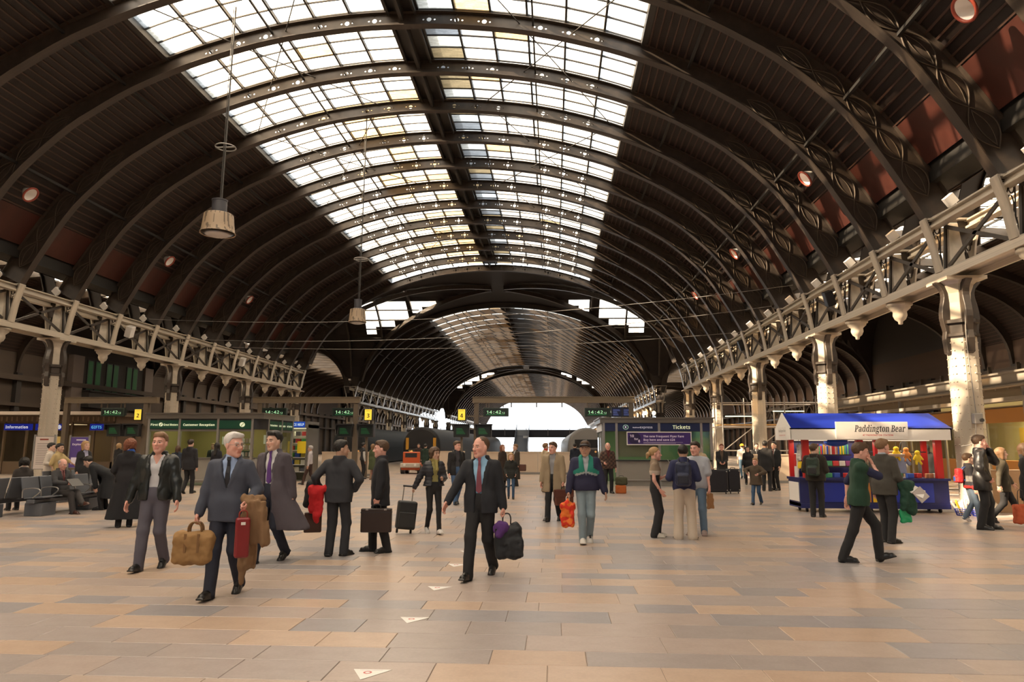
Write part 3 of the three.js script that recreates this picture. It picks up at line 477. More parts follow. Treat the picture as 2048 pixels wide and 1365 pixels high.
const HAIR = {
  short: { p: [{ c: [0, 0.046, -0.02], e: [0.084, 0.096, 0.104], k: 0.02 }, { a: [-0.035, 0.098, 0.05], b: [0.035, 0.1, 0.05], ra: 0.02, rb: 0.022, k: 0.04 }], hl: (z, x) => z > 0.045 ? 0.072 - Math.abs(x) * 0.12 : z > -0.01 ? -0.015 + (z + 0.01) * 1.55 : -0.085 },
  side: { p: [{ c: [0, 0.046, -0.018], e: [0.085, 0.094, 0.105], k: 0.02 }, { a: [-0.04, 0.105, 0.05], b: [0.05, 0.1, 0.06], ra: 0.024, rb: 0.018, k: 0.03 }], hl: (z, x) => z > 0.045 ? 0.07 : z > -0.01 ? -0.015 + (z + 0.01) * 1.5 : -0.085 },
  receding: { p: [{ c: [0, 0.038, -0.026], e: [0.083, 0.09, 0.1], k: 0.02 }], hl: (z, x) => z > 0.02 ? 0.085 + (0.03 - Math.abs(x)) * 0.5 : z > -0.02 ? -0.005 + (z + 0.02) * 2.2 : -0.085 },
  bald: { p: [{ c: [0, 0.036, -0.022], e: [0.081, 0.088, 0.1], k: 0.02 }], hl: (z, x) => z > 0.0 ? 0.3 : -0.08, topCut: 0.075 },
  bowl: { p: [{ c: [0, 0.044, -0.014], e: [0.09, 0.094, 0.107], k: 0.02 }], hl: (z, x) => z > 0.05 ? 0.04 : z > 0.0 ? -0.03 : -0.085 },
  curly: { p: [{ c: [0, 0.04, -0.02], e: [0.104, 0.105, 0.118], k: 0.02 }, ...mir([{ a: [0.08, 0.02, -0.02], b: [0.085, -0.06, -0.02], ra: 0.035, rb: 0.03, k: 0.03 }])], hl: (z, x) => z > 0.045 ? 0.062 : z > 0.0 ? -0.1 + z * 2 : -0.12, nz: 0.012 },
  bob: { p: [{ c: [0, 0.042, -0.018], e: [0.092, 0.096, 0.108], k: 0.02 }, ...mir([{ a: [0.07, 0.02, 0.0], b: [0.078, -0.1, 0.0], ra: 0.035, rb: 0.03, k: 0.04 }]), { a: [0, 0, -0.07], b: [0, -0.11, -0.07], ra: 0.06, rb: 0.05, k: 0.05 }], hl: (z, x) => z > 0.04 ? 0.062 : -0.15 },
  long: { p: [{ c: [0, 0.042, -0.018], e: [0.088, 0.095, 0.106], k: 0.02 }, ...mir([{ a: [0.066, 0.02, -0.01], b: [0.082, -0.22, 0.01], ra: 0.034, rb: 0.032, k: 0.04 }]), { a: [0, 0, -0.065], b: [0, -0.27, -0.095], ra: 0.062, rb: 0.06, k: 0.05 }], hl: (z, x) => z > 0.045 ? 0.066 : -0.4 },
  pony: { p: [{ c: [0, 0.04, -0.018], e: [0.081, 0.091, 0.102], k: 0.02 }, { c: [0, 0.0, -0.125], e: [0.034, 0.034, 0.034], k: 0.02 }, { a: [0, -0.01, -0.135], b: [0.01, -0.12, -0.15], ra: 0.028, rb: 0.016, k: 0.03 }], hl: (z, x) => z > 0.045 ? 0.07 : z > -0.02 ? 0.0 + (z + 0.02) * 1 : -0.085 },
  hat: { p: [{ c: [0, 0.052, -0.014], e: [0.096, 0.1, 0.118], k: 0.02 }, { c: [0, 0.052, 0.0], e: [0.115, 0.012, 0.145], k: 0.015 }], hl: () => 0.036, nz: 0 },
  cap: { p: [{ c: [0, 0.048, -0.014], e: [0.09, 0.096, 0.11], k: 0.02 }, { c: [0, 0.062, 0.11], e: [0.075, 0.011, 0.075], k: 0.012 }], hl: (z) => z > 0.06 ? 0.045 : 0.03, nz: 0 },
};
function hairGeo(style, lod) { return memo('hair' + style + lod, () => { const S = HAIR[style], nz = S.nz ?? 0.004; return netMesh(S.p, LODC[lod].hair, (d, x, y, z) => { d += nz * N3(x * 60, y * 34, z * 60) + nz * 0.6 * N3(x * 120, y * 60, z * 120); d = Math.max(d, S.hl(z, x) - y); if (S.topCut !== undefined && y > S.topCut) d = Math.max(d, y - S.topCut); return d; }); }); }
function handPrims(pose) {
  const L = [{ c: [0.002, -0.05, 0], e: [0.041, 0.052, 0.016], k: 0.015 }, { a: [0, 0.03, 0], b: [0, -0.02, 0], ra: 0.029, rb: 0.028, k: 0.025, n: [0, 0, 1], fz: 0.72 }];
  const X = [0.031, 0.011, -0.01, -0.029], LEN = [0.075, 0.084, 0.078, 0.06], R = [0.0092, 0.0095, 0.009, 0.0082];
  for (let f = 0; f < 4; f++) { const c = pose === 'grip' ? [0.9, 1.7, 1.5] : pose === 'fist' ? [1.1, 1.75, 1.6] : [0.22, 0.42, 0.4]; let p = [X[f], -0.092, 0.001], ang = 0; for (let s = 0; s < 3; s++) { ang += c[s]; const l = LEN[f] * [0.44, 0.32, 0.26][s], q = [p[0] + X[f] * 0.04, p[1] - Math.cos(ang) * l, p[2] + Math.sin(ang) * l]; L.push({ a: p, b: q, ra: R[f] * (1 - s * 0.07), rb: R[f] * (0.93 - s * 0.07), k: 0.004 }); p = q; } }
  const t = pose === 'relaxed' ? [[0.028, -0.022, 0.006], [0.054, -0.052, 0.016], [0.058, -0.086, 0.024]] : [[0.028, -0.022, 0.008], [0.05, -0.055, 0.026], [0.036, -0.086, 0.045]];
  L.push({ a: t[0], b: t[1], ra: 0.016, rb: 0.0115, k: 0.012 }, { a: t[1], b: t[2], ra: 0.0112, rb: 0.009, k: 0.004 }); return L;
}
function handGeo(pose, lod, mirror, skin) { const base = memo('hand' + pose + lod, () => netMesh(handPrims(pose), LODC[lod].hand)), g = paint(base.clone(), () => skin.map((v, i) => v * [0.97, 0.9, 0.88][i])); if (mirror) { g.scale(-1, 1, 1); const a = g.index.array; for (let i = 0; i < a.length; i += 3) { const t = a[i]; a[i] = a[i + 1]; a[i + 1] = t; } g.computeVertexNormals(); } return g; }
function shoeGeo(kind, lod) { return memo('shoe' + kind + lod, () => { const b = kind === 'trainer' ? 0.008 : 0; return netMesh([{ a: [0, 0.034, -0.06], b: [0, 0.03, 0.13], ra: 0.041 + b, rb: 0.043 + b, k: 0.02 }, { a: [0, 0.055, -0.03], b: [0, 0.06, 0.06], ra: 0.044 + b, rb: 0.036 + b, k: 0.03 }, { a: [0, 0.08, -0.03], b: [0, kind === 'boot' ? 0.2 : 0.11, -0.035], ra: 0.044, rb: 0.042, k: 0.02 }, { c: [0, 0.012, 0.04], box: [0.047 + b, 0.012 + b * 0.6, 0.145], r: 0.011, k: 0.006 }, { c: [0, 0.018, -0.07], box: [0.04, 0.018, 0.04], r: 0.01, k: 0.006 }], LODC[lod].shoe, (d, x, y, z) => Math.max(d, 0.002 - y)); }); }

// ---------- people ----------
const skinMat = new THREE.MeshPhysicalMaterial({ vertexColors: true, roughness: 0.55 });
const fabricBump = noiseTex(64, 64, (u, v, x, y) => { const s = ((x + y) % 4 < 2 ? 0.6 : 0.4) + 0.2 * N3(u * 20, v * 20, 3); return [s, s, s]; }, false);
const matCache = {};
function cloth(c, rough = 0.85, sheen = 0.15) { const k = c.join() + rough; return matCache[k] ??= new THREE.MeshPhysicalMaterial({ color: lin(...c), roughness: rough, sheen, sheenRoughness: 0.6, sheenColor: lin(...c.map((v) => Math.min(1, v * 2 + 0.05))) }); }
const tintMat = new THREE.MeshPhysicalMaterial({ vertexColors: true, roughness: 0.8 });
const SK = { fair: [0.62, 0.39, 0.3], pink: [0.66, 0.36, 0.29], tan: [0.46, 0.28, 0.2], brown: [0.2, 0.11, 0.07] };
const HC = { black: [0.012, 0.01, 0.009], dark: [0.03, 0.018, 0.011], brown: [0.075, 0.04, 0.02], auburn: [0.16, 0.05, 0.022], blond: [0.36, 0.22, 0.1], grey: [0.34, 0.32, 0.31], white: [0.56, 0.54, 0.53], sandy: [0.2, 0.11, 0.055] };
const v3 = (p) => V(p[0], p[1], p[2]), ar = (v) => [v.x, v.y, v.z];
function ik(a, t, l1, l2, hint) {
  const d = t.clone().sub(a); let L = d.length(); const mx = (l1 + l2) * 0.998; if (L > mx) { d.multiplyScalar(mx / L); L = mx; } const u = d.clone().normalize(), x = (l1 * l1 - l2 * l2 + L * L) / (2 * L), hgt = Math.sqrt(Math.max(0, l1 * l1 - x * x));
  const p = hint.clone().addScaledVector(u, -hint.dot(u)).normalize(); return [a.clone().addScaledVector(u, x).addScaledVector(p, hgt), a.clone().add(d)];
}
// spec: label, x, d, yaw (deg; 0 faces the camera), H, feet [[x,z,yaw,lift,pitch]x2], hands [[x,y,z]x2], lean, pelvis, twist, headYaw, headPitch, skin, hair [style,colour], lod, top, shirt, tie, legs, shoes ...
function person(S) {
  const s = S.H / 1.81, lod = S.lod ?? 1, C = LODC[lod], o = thing('person', S.label, 'person', [S.x, 0, -S.d], (S.yaw ?? 0) * Math.PI / 180, S.group), skin = SK[S.skin ?? 'fair'], sd = (S.x * 7.3 + S.d * 3.1) % 50;
  const feet = S.feet ?? [[-0.11, 0, -0.15], [0.11, 0.02, 0.15]], wide = S.wide ?? (S.f || S.child ? 1.02 : 1.12), female = S.f ? 1 : 0;
  const fp = feet.map(([x, z, yw = 0, lift = 0, pitch = 0]) => ({ p: V(x * s, (0.085 + lift) * s, z * s), yw, pitch }));
  const pel = S.pelvis ? v3(S.pelvis).multiplyScalar(s) : V((feet[0][0] + feet[1][0]) / 2 * s, 0.952 * s, ((feet[0][1] + feet[1][1]) / 2 + 0.01) * s);
  if (!S.pelvis) for (let k = 0; k < 20; k++) { let ok = true; fp.forEach((f, i) => { const h = pel.clone().add(V((i ? 1 : -1) * 0.09 * s, -0.02 * s, 0)); if (h.distanceTo(f.p) > 0.868 * s && f.p.y < 0.2) ok = false; }); if (ok) break; pel.y -= 0.006 * s; }
  const R = new THREE.Matrix4().makeRotationFromEuler(new THREE.Euler((S.lean ?? 0) * Math.PI / 180, (S.twist ?? 0) * Math.PI / 180, (S.tilt ?? 0) * Math.PI / 180, 'YXZ')), TM = new THREE.Matrix4().makeTranslation(pel.x, pel.y, pel.z).multiply(R).multiply(new THREE.Matrix4().makeTranslation(0, -0.925 * s, 0)), TI = TM.clone().invert();
  const T = (x, y, z = 0) => V(x * s, y * s, z * s).applyMatrix4(TM), fwd = V(0, 0, 1).transformDirection(TM), nF = ar(fwd);
  const legs = fp.map((f, i) => { const hip = pel.clone().add(V((i ? 1 : -1) * 0.09 * s, -0.02 * s, 0)), yw = f.yw; const [kn, an] = ik(hip, f.p, 0.435 * s, 0.425 * s, S.kneeHint ? v3(S.kneeHint) : V(Math.sin(yw) * 0.5, 0.1, 1)); return { hip, kn, an, yw, pitch: f.pitch }; });
  const hands = S.hands ?? [[-0.25, 0.82, 0.05], [0.25, 0.82, 0.05]], sw = (female ? 0.15 : 0.168) * wide;
  const arms = hands.map((hd, i) => { const sg = i ? 1 : -1, sh = T(sg * sw, 1.405, -0.005), tg = S.worldHands ? v3(hd).multiplyScalar(s) : T(...hd); const hint = (S.elbow && S.elbow[i]) ? v3(S.elbow[i]) : V(sg * 0.5, -0.2, -1).transformDirection(TM); const [el, wr] = ik(sh, tg, 0.29 * s, 0.255 * s, hint); return { sh, el, wr, sg }; });
  const P = (a, b, ra, rb, k = 0.03, fz) => ({ a: ar(a), b: ar(b), ra: ra * s, rb: rb * s, k: k * s, ...(fz ? { n: nF, fz } : {}) });
  const bust = female && !S.child ? 0.012 : 0, bel = S.belly ?? 0;
  const torso = (e) => [P(T(-sw * 0.8, 1.4), T(0, 1.435), 0.05 + e, 0.062 + e, 0.05), P(T(sw * 0.8, 1.4), T(0, 1.435), 0.05 + e, 0.062 + e, 0.05), P(T(-0.085 * wide, 1.29, 0.005), T(0.085 * wide, 1.29, 0.005), 0.108 + e + bust, 0.108 + e + bust, 0.06, 0.86), P(T(-0.075 * wide, 1.16, 0.005), T(0.075 * wide, 1.16, 0.005), 0.1 + e - female * 0.012 + bel, 0.1 + e - female * 0.012 + bel, 0.06, 0.86), P(T(-0.07 * wide, 1.05, bel * 0.5), T(0.07 * wide, 1.05, bel * 0.5), 0.1 + e - female * 0.006 + bel, 0.1 + e - female * 0.006 + bel, 0.06, 0.86), P(T(-0.075 * wide, 0.95), T(0.075 * wide, 0.95), 0.108 + e, 0.108 + e, 0.06, 0.9), P(T(0, 1.46, -0.012), T(0, 1.52, -0.012), 0.07 + e * 0.6, 0.058 + e * 0.4, 0.05)];
  const armP = (e, f = 1, r = 1) => arms.flatMap((A) => f > 1 ? [P(A.sh, A.el, 0.05 + e, 0.042 + e, 0.022), P(A.el, A.wr.clone().lerp(A.el, 0.02), 0.042 + e, 0.031 + e * 0.9, 0.02)] : [P(A.sh, A.sh.clone().lerp(A.el, f), 0.05 + e, 0.047 + e * 1.2, 0.022)]);
  const legP = (e, flare = 0) => legs.flatMap((L) => [P(L.hip, L.kn, 0.083 + e, 0.058 + e, 0.03), P(L.kn, L.an.clone().add(L.an.clone().sub(L.kn).normalize().multiplyScalar(0.045 * s)), 0.058 + e, 0.043 + e + flare, 0.03)]);
  // body: one continuous mesh
  const bodyPr = [...torso(-0.018), ...arms.flatMap((A) => [P(A.sh, A.el, 0.043, 0.036), P(A.el, A.wr, 0.038, 0.026)]), ...legs.flatMap((L) => [P(L.hip, L.kn, 0.072, 0.05), P(L.kn, L.an, 0.05, 0.036), P(L.an, L.an.clone().add(V(Math.sin(L.yw) * 0.1 * s, -0.045 * s, Math.cos(L.yw) * 0.1 * s)), 0.036, 0.026)])];
  const bodyG = [netMesh(bodyPr, (S.bare ? C.cloth : C.body) * s, null, (x, y, z) => !S.bare && legs.some((L) => Math.hypot(x - L.an.x, y - L.an.y, z - L.an.z) < 0.14 * s) ? [0.014, 0.013, 0.015] : skin)];
  const HM = new THREE.Matrix4().multiplyMatrices(new THREE.Matrix4().copy(TM).multiply(new THREE.Matrix4().makeTranslation(0, 1.515 * s, -0.005 * s)), new THREE.Matrix4().makeRotationFromEuler(new THREE.Euler((S.headPitch ?? 0) * Math.PI / 180 - (S.lean ?? 0) * 0.5 * Math.PI / 180, (S.headYaw ?? 0) * Math.PI / 180, (S.headTilt ?? 0) * Math.PI / 180, 'YXZ'))).multiply(new THREE.Matrix4().makeTranslation(0, 0.118 * s, 0.022 * s)).scale(V(s, s, s).multiplyScalar(S.child ? 1.24 : 1.13));
  bodyG.push(headGeo(lod, skin, HC[S.hair?.[1] ?? 'dark']).applyMatrix4(HM));
  const out = { o, s, hand: [], T, TM, HM };
  arms.forEach((A, i) => {
    const y = A.el.clone().sub(A.wr).normalize(), med = (S.palm && S.palm[i]) ? v3(S.palm[i]).normalize() : V(-A.sg, 0, 0.25).transformDirection(TM), zc = med.clone().addScaledVector(y, -med.dot(y)).normalize(); let xc = new THREE.Vector3().crossVectors(y, zc);
    const m = new THREE.Matrix4().makeBasis(xc, y, zc).setPosition(A.wr).scale(V(s, s, s).multiplyScalar(female ? 0.92 : 1));
    bodyG.push(handGeo((S.grip && S.grip[i]) || 'relaxed', lod, i === 0, skin).applyMatrix4(m));
    out.hand.push(o.localToWorld(V(0.0, -0.1, 0.022).applyMatrix4(m)));
  });
  o.updateMatrixWorld(true); out.hand = arms.map((A, i) => { const y = A.wr.clone().sub(A.el).normalize(); return A.wr.clone().addScaledVector(y, 0.1 * s).applyMatrix4(o.matrixWorld); });
  out.elbow = arms.map((A) => A.el.clone().applyMatrix4(o.matrixWorld)); out.wrist = arms.map((A) => A.wr.clone().applyMatrix4(o.matrixWorld));
  part('body', joinColored(bodyG), skinMat, o);
  if (S.hair) for (const [st, c, nm] of [S.hair, S.hat].filter(Boolean)) part(nm ?? 'hair', hairGeo(st, lod).clone().applyMatrix4(HM), cloth(Array.isArray(c) ? c : HC[c], 0.6, 0), o);
  const wr = (amp) => (d, x, y, z) => d + amp * s * N3(x * 9 + sd, y * 6, z * 9) + amp * 0.5 * s * N3(x * 24, y * 15 + sd, z * 24);
  // clothes
  const L = S.legs ?? { c: [0.02, 0.02, 0.025] };
  if (L.skirt) { const g = netMesh([P(T(-0.06, 1.0), T(0.06, 1.0), 0.11, 0.11, 0.05, 0.88), P(pel.clone().add(V(-0.05 * s, 0, 0)), V(pel.x - 0.07 * s, L.skirt * s, pel.z), 0.13, 0.14 + (L.flare ?? 0), 0.06, 0.9), P(pel.clone().add(V(0.05 * s, 0, 0)), V(pel.x + 0.07 * s, L.skirt * s, pel.z), 0.13, 0.14 + (L.flare ?? 0), 0.06, 0.9)], C.cloth * s, (d, x, y, z) => Math.max(wr(0.006)(d, x, y, z), L.skirt * s - y)); part('skirt', g, cloth(L.c), o); if (L.tights) part('tights', netMesh(legP(-0.002), C.cloth * s), cloth(L.tights), o); }
  else { const w = wr(0.007), e = (L.loose ?? 0.01) + (S.f ? 0 : 0.005), sh = L.short; part('trousers', netMesh([P(T(-0.06 * wide, 1.02), T(0.06 * wide, 1.02), 0.1 + bel * 0.9, 0.1 + bel * 0.9, 0.05, 0.88), P(T(-0.06 * wide, 0.93), T(0.06 * wide, 0.93), 0.112 + e * 0.5, 0.112 + e * 0.5, 0.06, 0.92), ...legP(e, L.flare ?? 0.006)], C.cloth * s, (d, x, y, z) => Math.max(w(d, x, y, z), (y > 0.85 * s ? y - 1.06 * s - (pel.y - 0.925 * s) : -1))), cloth(L.c, L.rough ?? 0.85), o); }
  legs.forEach((Lg, i) => { const q = part('shoe', shoeGeo(S.shoes?.kind ?? 'plain', lod), cloth(S.shoes?.c ?? [0.012, 0.011, 0.011], S.shoes?.rough ?? 0.35, 0), o); q.scale.setScalar(s * (female ? 0.92 : 1) * (S.child ? 0.9 : 1)); q.rotation.order = 'YXZ'; q.rotation.set(Lg.pitch, Lg.yw, 0); q.position.copy(Lg.an).sub(V(0, 0.085 * s, -0.03 * s).applyEuler(new THREE.Euler(Lg.pitch, Lg.yw, 0, 'YXZ'))); if (!Lg.pitch) q.position.y = Math.max(0, q.position.y - 0); });
  const q4 = new THREE.Vector3(), loc = (x, y, z) => q4.set(x, y, z).applyMatrix4(TI).divideScalar(s);
  if (S.shirt) {
    const e = S.shirt.e ?? -0.004, hemC = S.shirt.hem ?? 0.95, pr = [...torso(e), { clip: (d, x, y, z) => Math.max(d, (hemC - loc(x, y, z).y) * s) }, ...armP(e, S.shirt.sleeve ?? 0.3), ...(S.shirt.collar === false ? [] : [P(T(0, 1.5, -0.008), T(0, 1.545, -0.004), 0.068, 0.064, 0.02)])];
    const hemY = S.shirt.hem ?? 0.95, w = wr(S.shirt.hem ? 0.007 : 0.003), f = (d, x, y, z) => { const l = loc(x, y, z); d = w(d, x, y, z); d = Math.max(d, (l.y - (S.shirt.collar === false ? 1.5 : 1.548)) * s); if (S.shirt.neck && l.z > 0.01) d = Math.max(d, -(Math.abs(l.x) - Math.max(0, (l.y - S.shirt.neck) * 0.45)) * s); return d; };
    part(S.shirt.name ?? 'shirt', netMesh(pr, C.cloth * s, f, S.shirt.col ? (x, y, z) => { const l = loc(x, y, z); return S.shirt.col(l.x, l.y, l.z); } : null), S.shirt.col ? tintMat : cloth(S.shirt.c), o);
    if (S.tie) { // lies on the shirt front
      const front = (y) => { let z = 0.25; for (let k = 0; k < 60; k++) { const q = T(0, y, z); const d = evalPrims(pr, q.x, q.y, q.z) / s; if (d < 0.002) break; z -= Math.max(0.001, d * 0.8); } return z; };
      const ys = [1.505, 1.47, 1.46, 1.4, 1.33, 1.26, 1.19, 1.12, 1.08, 1.05], ws = [0.022, 0.02, 0.014, 0.019, 0.024, 0.029, 0.034, 0.038, 0.04, 0.002], p = [], ix = [];
      ys.forEach((y, k) => { const z = front(y) + 0.004 + (k < 2 ? 0.008 : 0), w2 = ws[k]; for (const [a, b] of [[-w2, 0], [w2, 0], [w2, 0.008], [-w2, 0.008]]) { const q = T(a, y, z + b); p.push(q.x, q.y, q.z); } if (k) for (let j = 0; j < 4; j++) { const a = (k - 1) * 4 + j, b = (k - 1) * 4 + (j + 1) % 4; ix.push(a, b, b + 4, a, b + 4, a + 4); } });
      const g = new THREE.BufferGeometry(); g.setAttribute('position', new THREE.Float32BufferAttribute(p, 3)); g.setIndex(ix); const gg = g.toNonIndexed(); gg.computeVertexNormals(); part('tie', gg, cloth(S.tie, 0.6), o);
    }
  }
  if (S.coat) {
    const K = S.coat, e = (K.e ?? 0.014) + (S.f || S.child ? 0 : 0.005), hem = K.hem ?? 0.82, fl = K.flare ?? 0.01, v = K.v, w = wr(K.wr ?? 0.008), sk = [], vw = (l) => { const q = (l.y - v) / (1.5 - v) * (K.vw ?? 0.085); return K.openW && l.y < (K.vTop ?? 1.2) ? Math.max(K.openW, q) : q; };
    for (const g of [-1, 1]) sk.push(P(T(g * 0.06 * wide, 0.98), V(pel.x + g * (0.065 + fl * 0.8) * s + (K.sweep?.[0] ?? 0) * s * (g > 0 ? 1 : 0.4), (hem - 0.03) * s + (pel.y - 0.925 * s) * (hem > 0.7 ? 1 : 0), pel.z + (K.sweep?.[1] ?? 0) * s), 0.118 + e, 0.118 + e + fl, 0.06, 0.9));
    const pr = [...torso(e), ...sk, { clip: (d, x, y, z) => { const l = loc(x, y, z); d = Math.max(d, hem * s - y - (hem > 0.7 ? (0.925 * s - pel.y) : 0)); if (v !== undefined && l.z > 0) d = Math.max(d, -(Math.abs(l.x) - vw(l)) * s * 0.9); return d; } }, ...(K.sleeveless ? armP(e, 0.12) : K.short ? armP(e + 0.004, K.short) : armP(e, 2)), ...(K.hood ? [P(T(-0.07, 1.47, -0.1), T(0.07, 1.47, -0.1), 0.06, 0.06, 0.04)] : []), ...(K.collar === false ? [] : [P(T(-0.03, 1.5, -0.03), T(0.03, 1.5, -0.03), 0.07, 0.07, 0.03)])];
    const pit = S.pelvis ? 9 : hem;
    const f = (d, x, y, z) => {
      const l = loc(x, y, z); d = w(d, x, y, z);
      if (K.puff && l.y < 1.46) d += K.puff * s * Math.abs(Math.sin(l.y * 42)) ** 0.6 - K.puff * 0.6 * s;
      if (v !== undefined && l.z > 0) { const lap = Math.abs(l.x) - vw(l); if (K.lapel !== false && lap > 0 && lap < 0.055 * Math.min(1, (l.y - v) * 6) && l.y > v + 0.02 && l.y < 1.46) d -= 0.008 * s; }
      d = Math.max(d, (l.y - (K.top ?? 1.535)) * s);
      return d;
    };
    part(K.name ?? 'jacket', netMesh(pr, C.cloth * s, f, K.col ? (x, y, z) => { const l = loc(x, y, z); return K.col(l.x, l.y, l.z); } : null), K.col ? tintMat : cloth(K.c, K.rough ?? 0.85, K.sheen ?? 0.15), o);
  }
  if (S.scarf) part('scarf', netMesh([P(T(-0.03, 1.515, -0.01), T(0.03, 1.515, 0.01), 0.078, 0.078, 0.03), P(T(0.02, 1.5, 0.08), T(0.03, 1.3, 0.13), 0.03, 0.034, 0.02)], C.cloth * s, wr(0.01)), cloth(S.scarf), o);
  if (S.belt) part('belt', netMesh([P(T(-0.07 * wide, 1.02), T(0.07 * wide, 1.02), 0.108, 0.108, 0.01, 0.9)], C.cloth * s * 0.8, (d, x, y, z) => { const l = loc(x, y, z); return Math.max(d, (Math.abs(l.y - 1.02) - 0.02) * s); }), cloth(S.belt, 0.4), o);
  if (S.glasses) { const G = []; for (const g of [-1, 1]) { const pts = []; for (let k = 0; k <= 12; k++) { const a = k / 12 * Math.PI * 2; pts.push(V(g * 0.032 + Math.cos(a) * 0.022, 0.0 + Math.sin(a) * 0.017, 0.103)); } G.push(tube(pts, 0.0022, 14, 4), rod(V(g * 0.055, 0.004, 0.1), V(g * 0.08, 0.004, 0.0), 0.002, 4)); } G.push(rod(V(-0.01, 0.004, 0.106), V(0.01, 0.004, 0.106), 0.002, 4)); part('spectacles', merge(G).applyMatrix4(HM), M.steel, o); }
  return out;
}
// ---------- hanging lamps and round roof lamps ----------
function pendant(x, y, d, r, h, label) {
  const o = thing('pendant_lamp', label, 'lamp', [x, y, -d], 0, 'pendant lamps under the glass roof');
  part('shade', new THREE.LatheGeometry([[r * 0.78, h], [r * 0.82, h * 0.97], [r * 0.9, h * 0.45], [r * 0.94, h * 0.22], [r, h * 0.16], [r, h * 0.12], [r * 0.9, h * 0.16], [r * 0.84, h * 0.5], [r * 0.72, h * 0.96]].map(([a, b]) => new THREE.Vector2(a, b)), 32), std(lin(0.34, 0.3, 0.26), 0.6, { map: rust }), o, 'dirty off-white shade');
  part('diffuser', new THREE.LatheGeometry([[0, 0], [r * 0.5, 0.02], [r * 0.9, h * 0.13], [0, h * 0.2]].map(([a, b]) => new THREE.Vector2(a, b)), 28), std(lin(0.5, 0.46, 0.44), 0.3), o);
  part('housing', [cyl(r * 0.42, r * 0.42, h * 0.62, 0, h, 0), cyl(r * 0.45, r * 0.45, 0.04, 0, h * 1.6, 0), cyl(r * 0.8, r * 0.5, 0.06, 0, h - 0.02, 0)], std(lin(0.05, 0.05, 0.06), 0.5), o);
  const H = 15.55 - y; part('hanging_cable', [rod(V(0.05, h * 1.65, 0), V(0.1, H, 0), 0.025), rod(V(0, h * 1.65, 0), V(0.06, H, 0.05), 0.012)], M.ironDark, o);
  part('cable_ring', [new THREE.TorusGeometry(0.3, 0.02, 5, 20).rotateX(Math.PI / 2).translate(0.07, h * 1.6 + 1.75, 0), rod(V(-0.25, h * 1.6 + 1.75, 0), V(0.38, h * 1.6 + 1.75, 0), 0.02)], M.grey, o);
}
const rust = noiseTex(128, 128, (u, v) => { const s = N3(u * 40, v * 3, 1) * 0.6 + N3(u * 16, v * 6, 5) * 0.5, t = s > 0.12 ? 0.62 : 0.98; return [t, t * 0.93, t * 0.84]; });
pendant(-5.12, 7.93, 20, 0.52, 0.7, 'large rust-streaked pendant lamp hanging from the glass roof above the benches');
pendant(-2.95, 6.56, 27.8, 0.37, 0.62, 'smaller pale pendant lamp hanging lower in front of the first crossing');
for (const [s, d] of [[1, 13.5], [1, 22.6], [-1, 22.7], [-1, 31.8], [-1, 40.8], [1, 31.8], [1, 40.8]]) {
  const o = thing('roof_downlight', s > 0 ? 'round reflector lamp with red rim set in the roof lining above the stall side' : 'round reflector lamp with red rim set in the dark roof lining above the bench side', 'lamp', [s * 13.42, 10.42, -d], 0, s > 0 ? 'roof lamps on the stall side' : 'roof lamps on the bench side');
  const nrm = new THREE.Quaternion().setFromUnitVectors(V(0, -1, 0), V(-s * 0.8, -0.6, 0)); o.quaternion.copy(nrm);
  part('rim', new THREE.TorusGeometry(0.27, 0.035, 8, 24).rotateX(Math.PI / 2), std(lin(0.25, 0.04, 0.02), 0.5), o); part('reflector', new THREE.LatheGeometry([[0.26, 0], [0.22, 0.12], [0.1, 0.3], [0, 0.32]].map(([a, b]) => new THREE.Vector2(a, b)), 24), std(lin(0.85, 0.83, 0.8), 0.25), o);
}
// ---------- cables strung across the nave ----------
for (const [a, b, sag] of [[[-15.3, 7.9, 33.4], [15.2, 8.4, 29.5], 0.7], [[-15.3, 7.3, 36], [15.2, 8.1, 32.5], 0.7], [[-15.3, 7.2, 38], [15.2, 7.6, 36.8], 0.5]]) {
  const A = V(a[0], a[1], -a[2]), B = V(b[0], b[1], -b[2]), pts = []; for (let k = 0; k <= 12; k++) { const t = k / 12, p = A.clone().lerp(B, t); p.y -= sag * 4 * t * (1 - t); pts.push(p); }
  top('span_wire', tube(pts, 0.012, 30, 4), M.grey, 'thin wire strung across the nave between the two girders', 'wire', 'wires across the nave');
}
// ---------- triangular floor stickers ----------
for (const d of [5.34, 6.94, 8.44, 10.03, 11.29]) {
  const s = new THREE.Shape([new THREE.Vector2(-0.145, -0.085), new THREE.Vector2(0.145, -0.085), new THREE.Vector2(-0.03, 0.15)]);
  const o = thing('floor_sticker', 'white triangular floor sticker with red ring on the sandstone slabs', 'sticker', [3.72, 0.0004, -d], 0, 'triangular floor stickers in a line');
  part('sheet', new THREE.ExtrudeGeometry(s, { depth: 0.0015, bevelEnabled: false }).rotateX(Math.PI / 2).translate(0, 0.0025, 0), M.white, o);
  part('ring', new THREE.RingGeometry(0.018, 0.032, 20).rotateX(-Math.PI / 2).translate(-0.02, 0.003, -0.01), std(lin(0.5, 0.12, 0.12), 0.5), o); part('text_line', cb(0.17, 0.0008, 0.007, -0.005, 0.0028, -0.064), std(lin(0.5, 0.46, 0.5), 0.6), o);
}
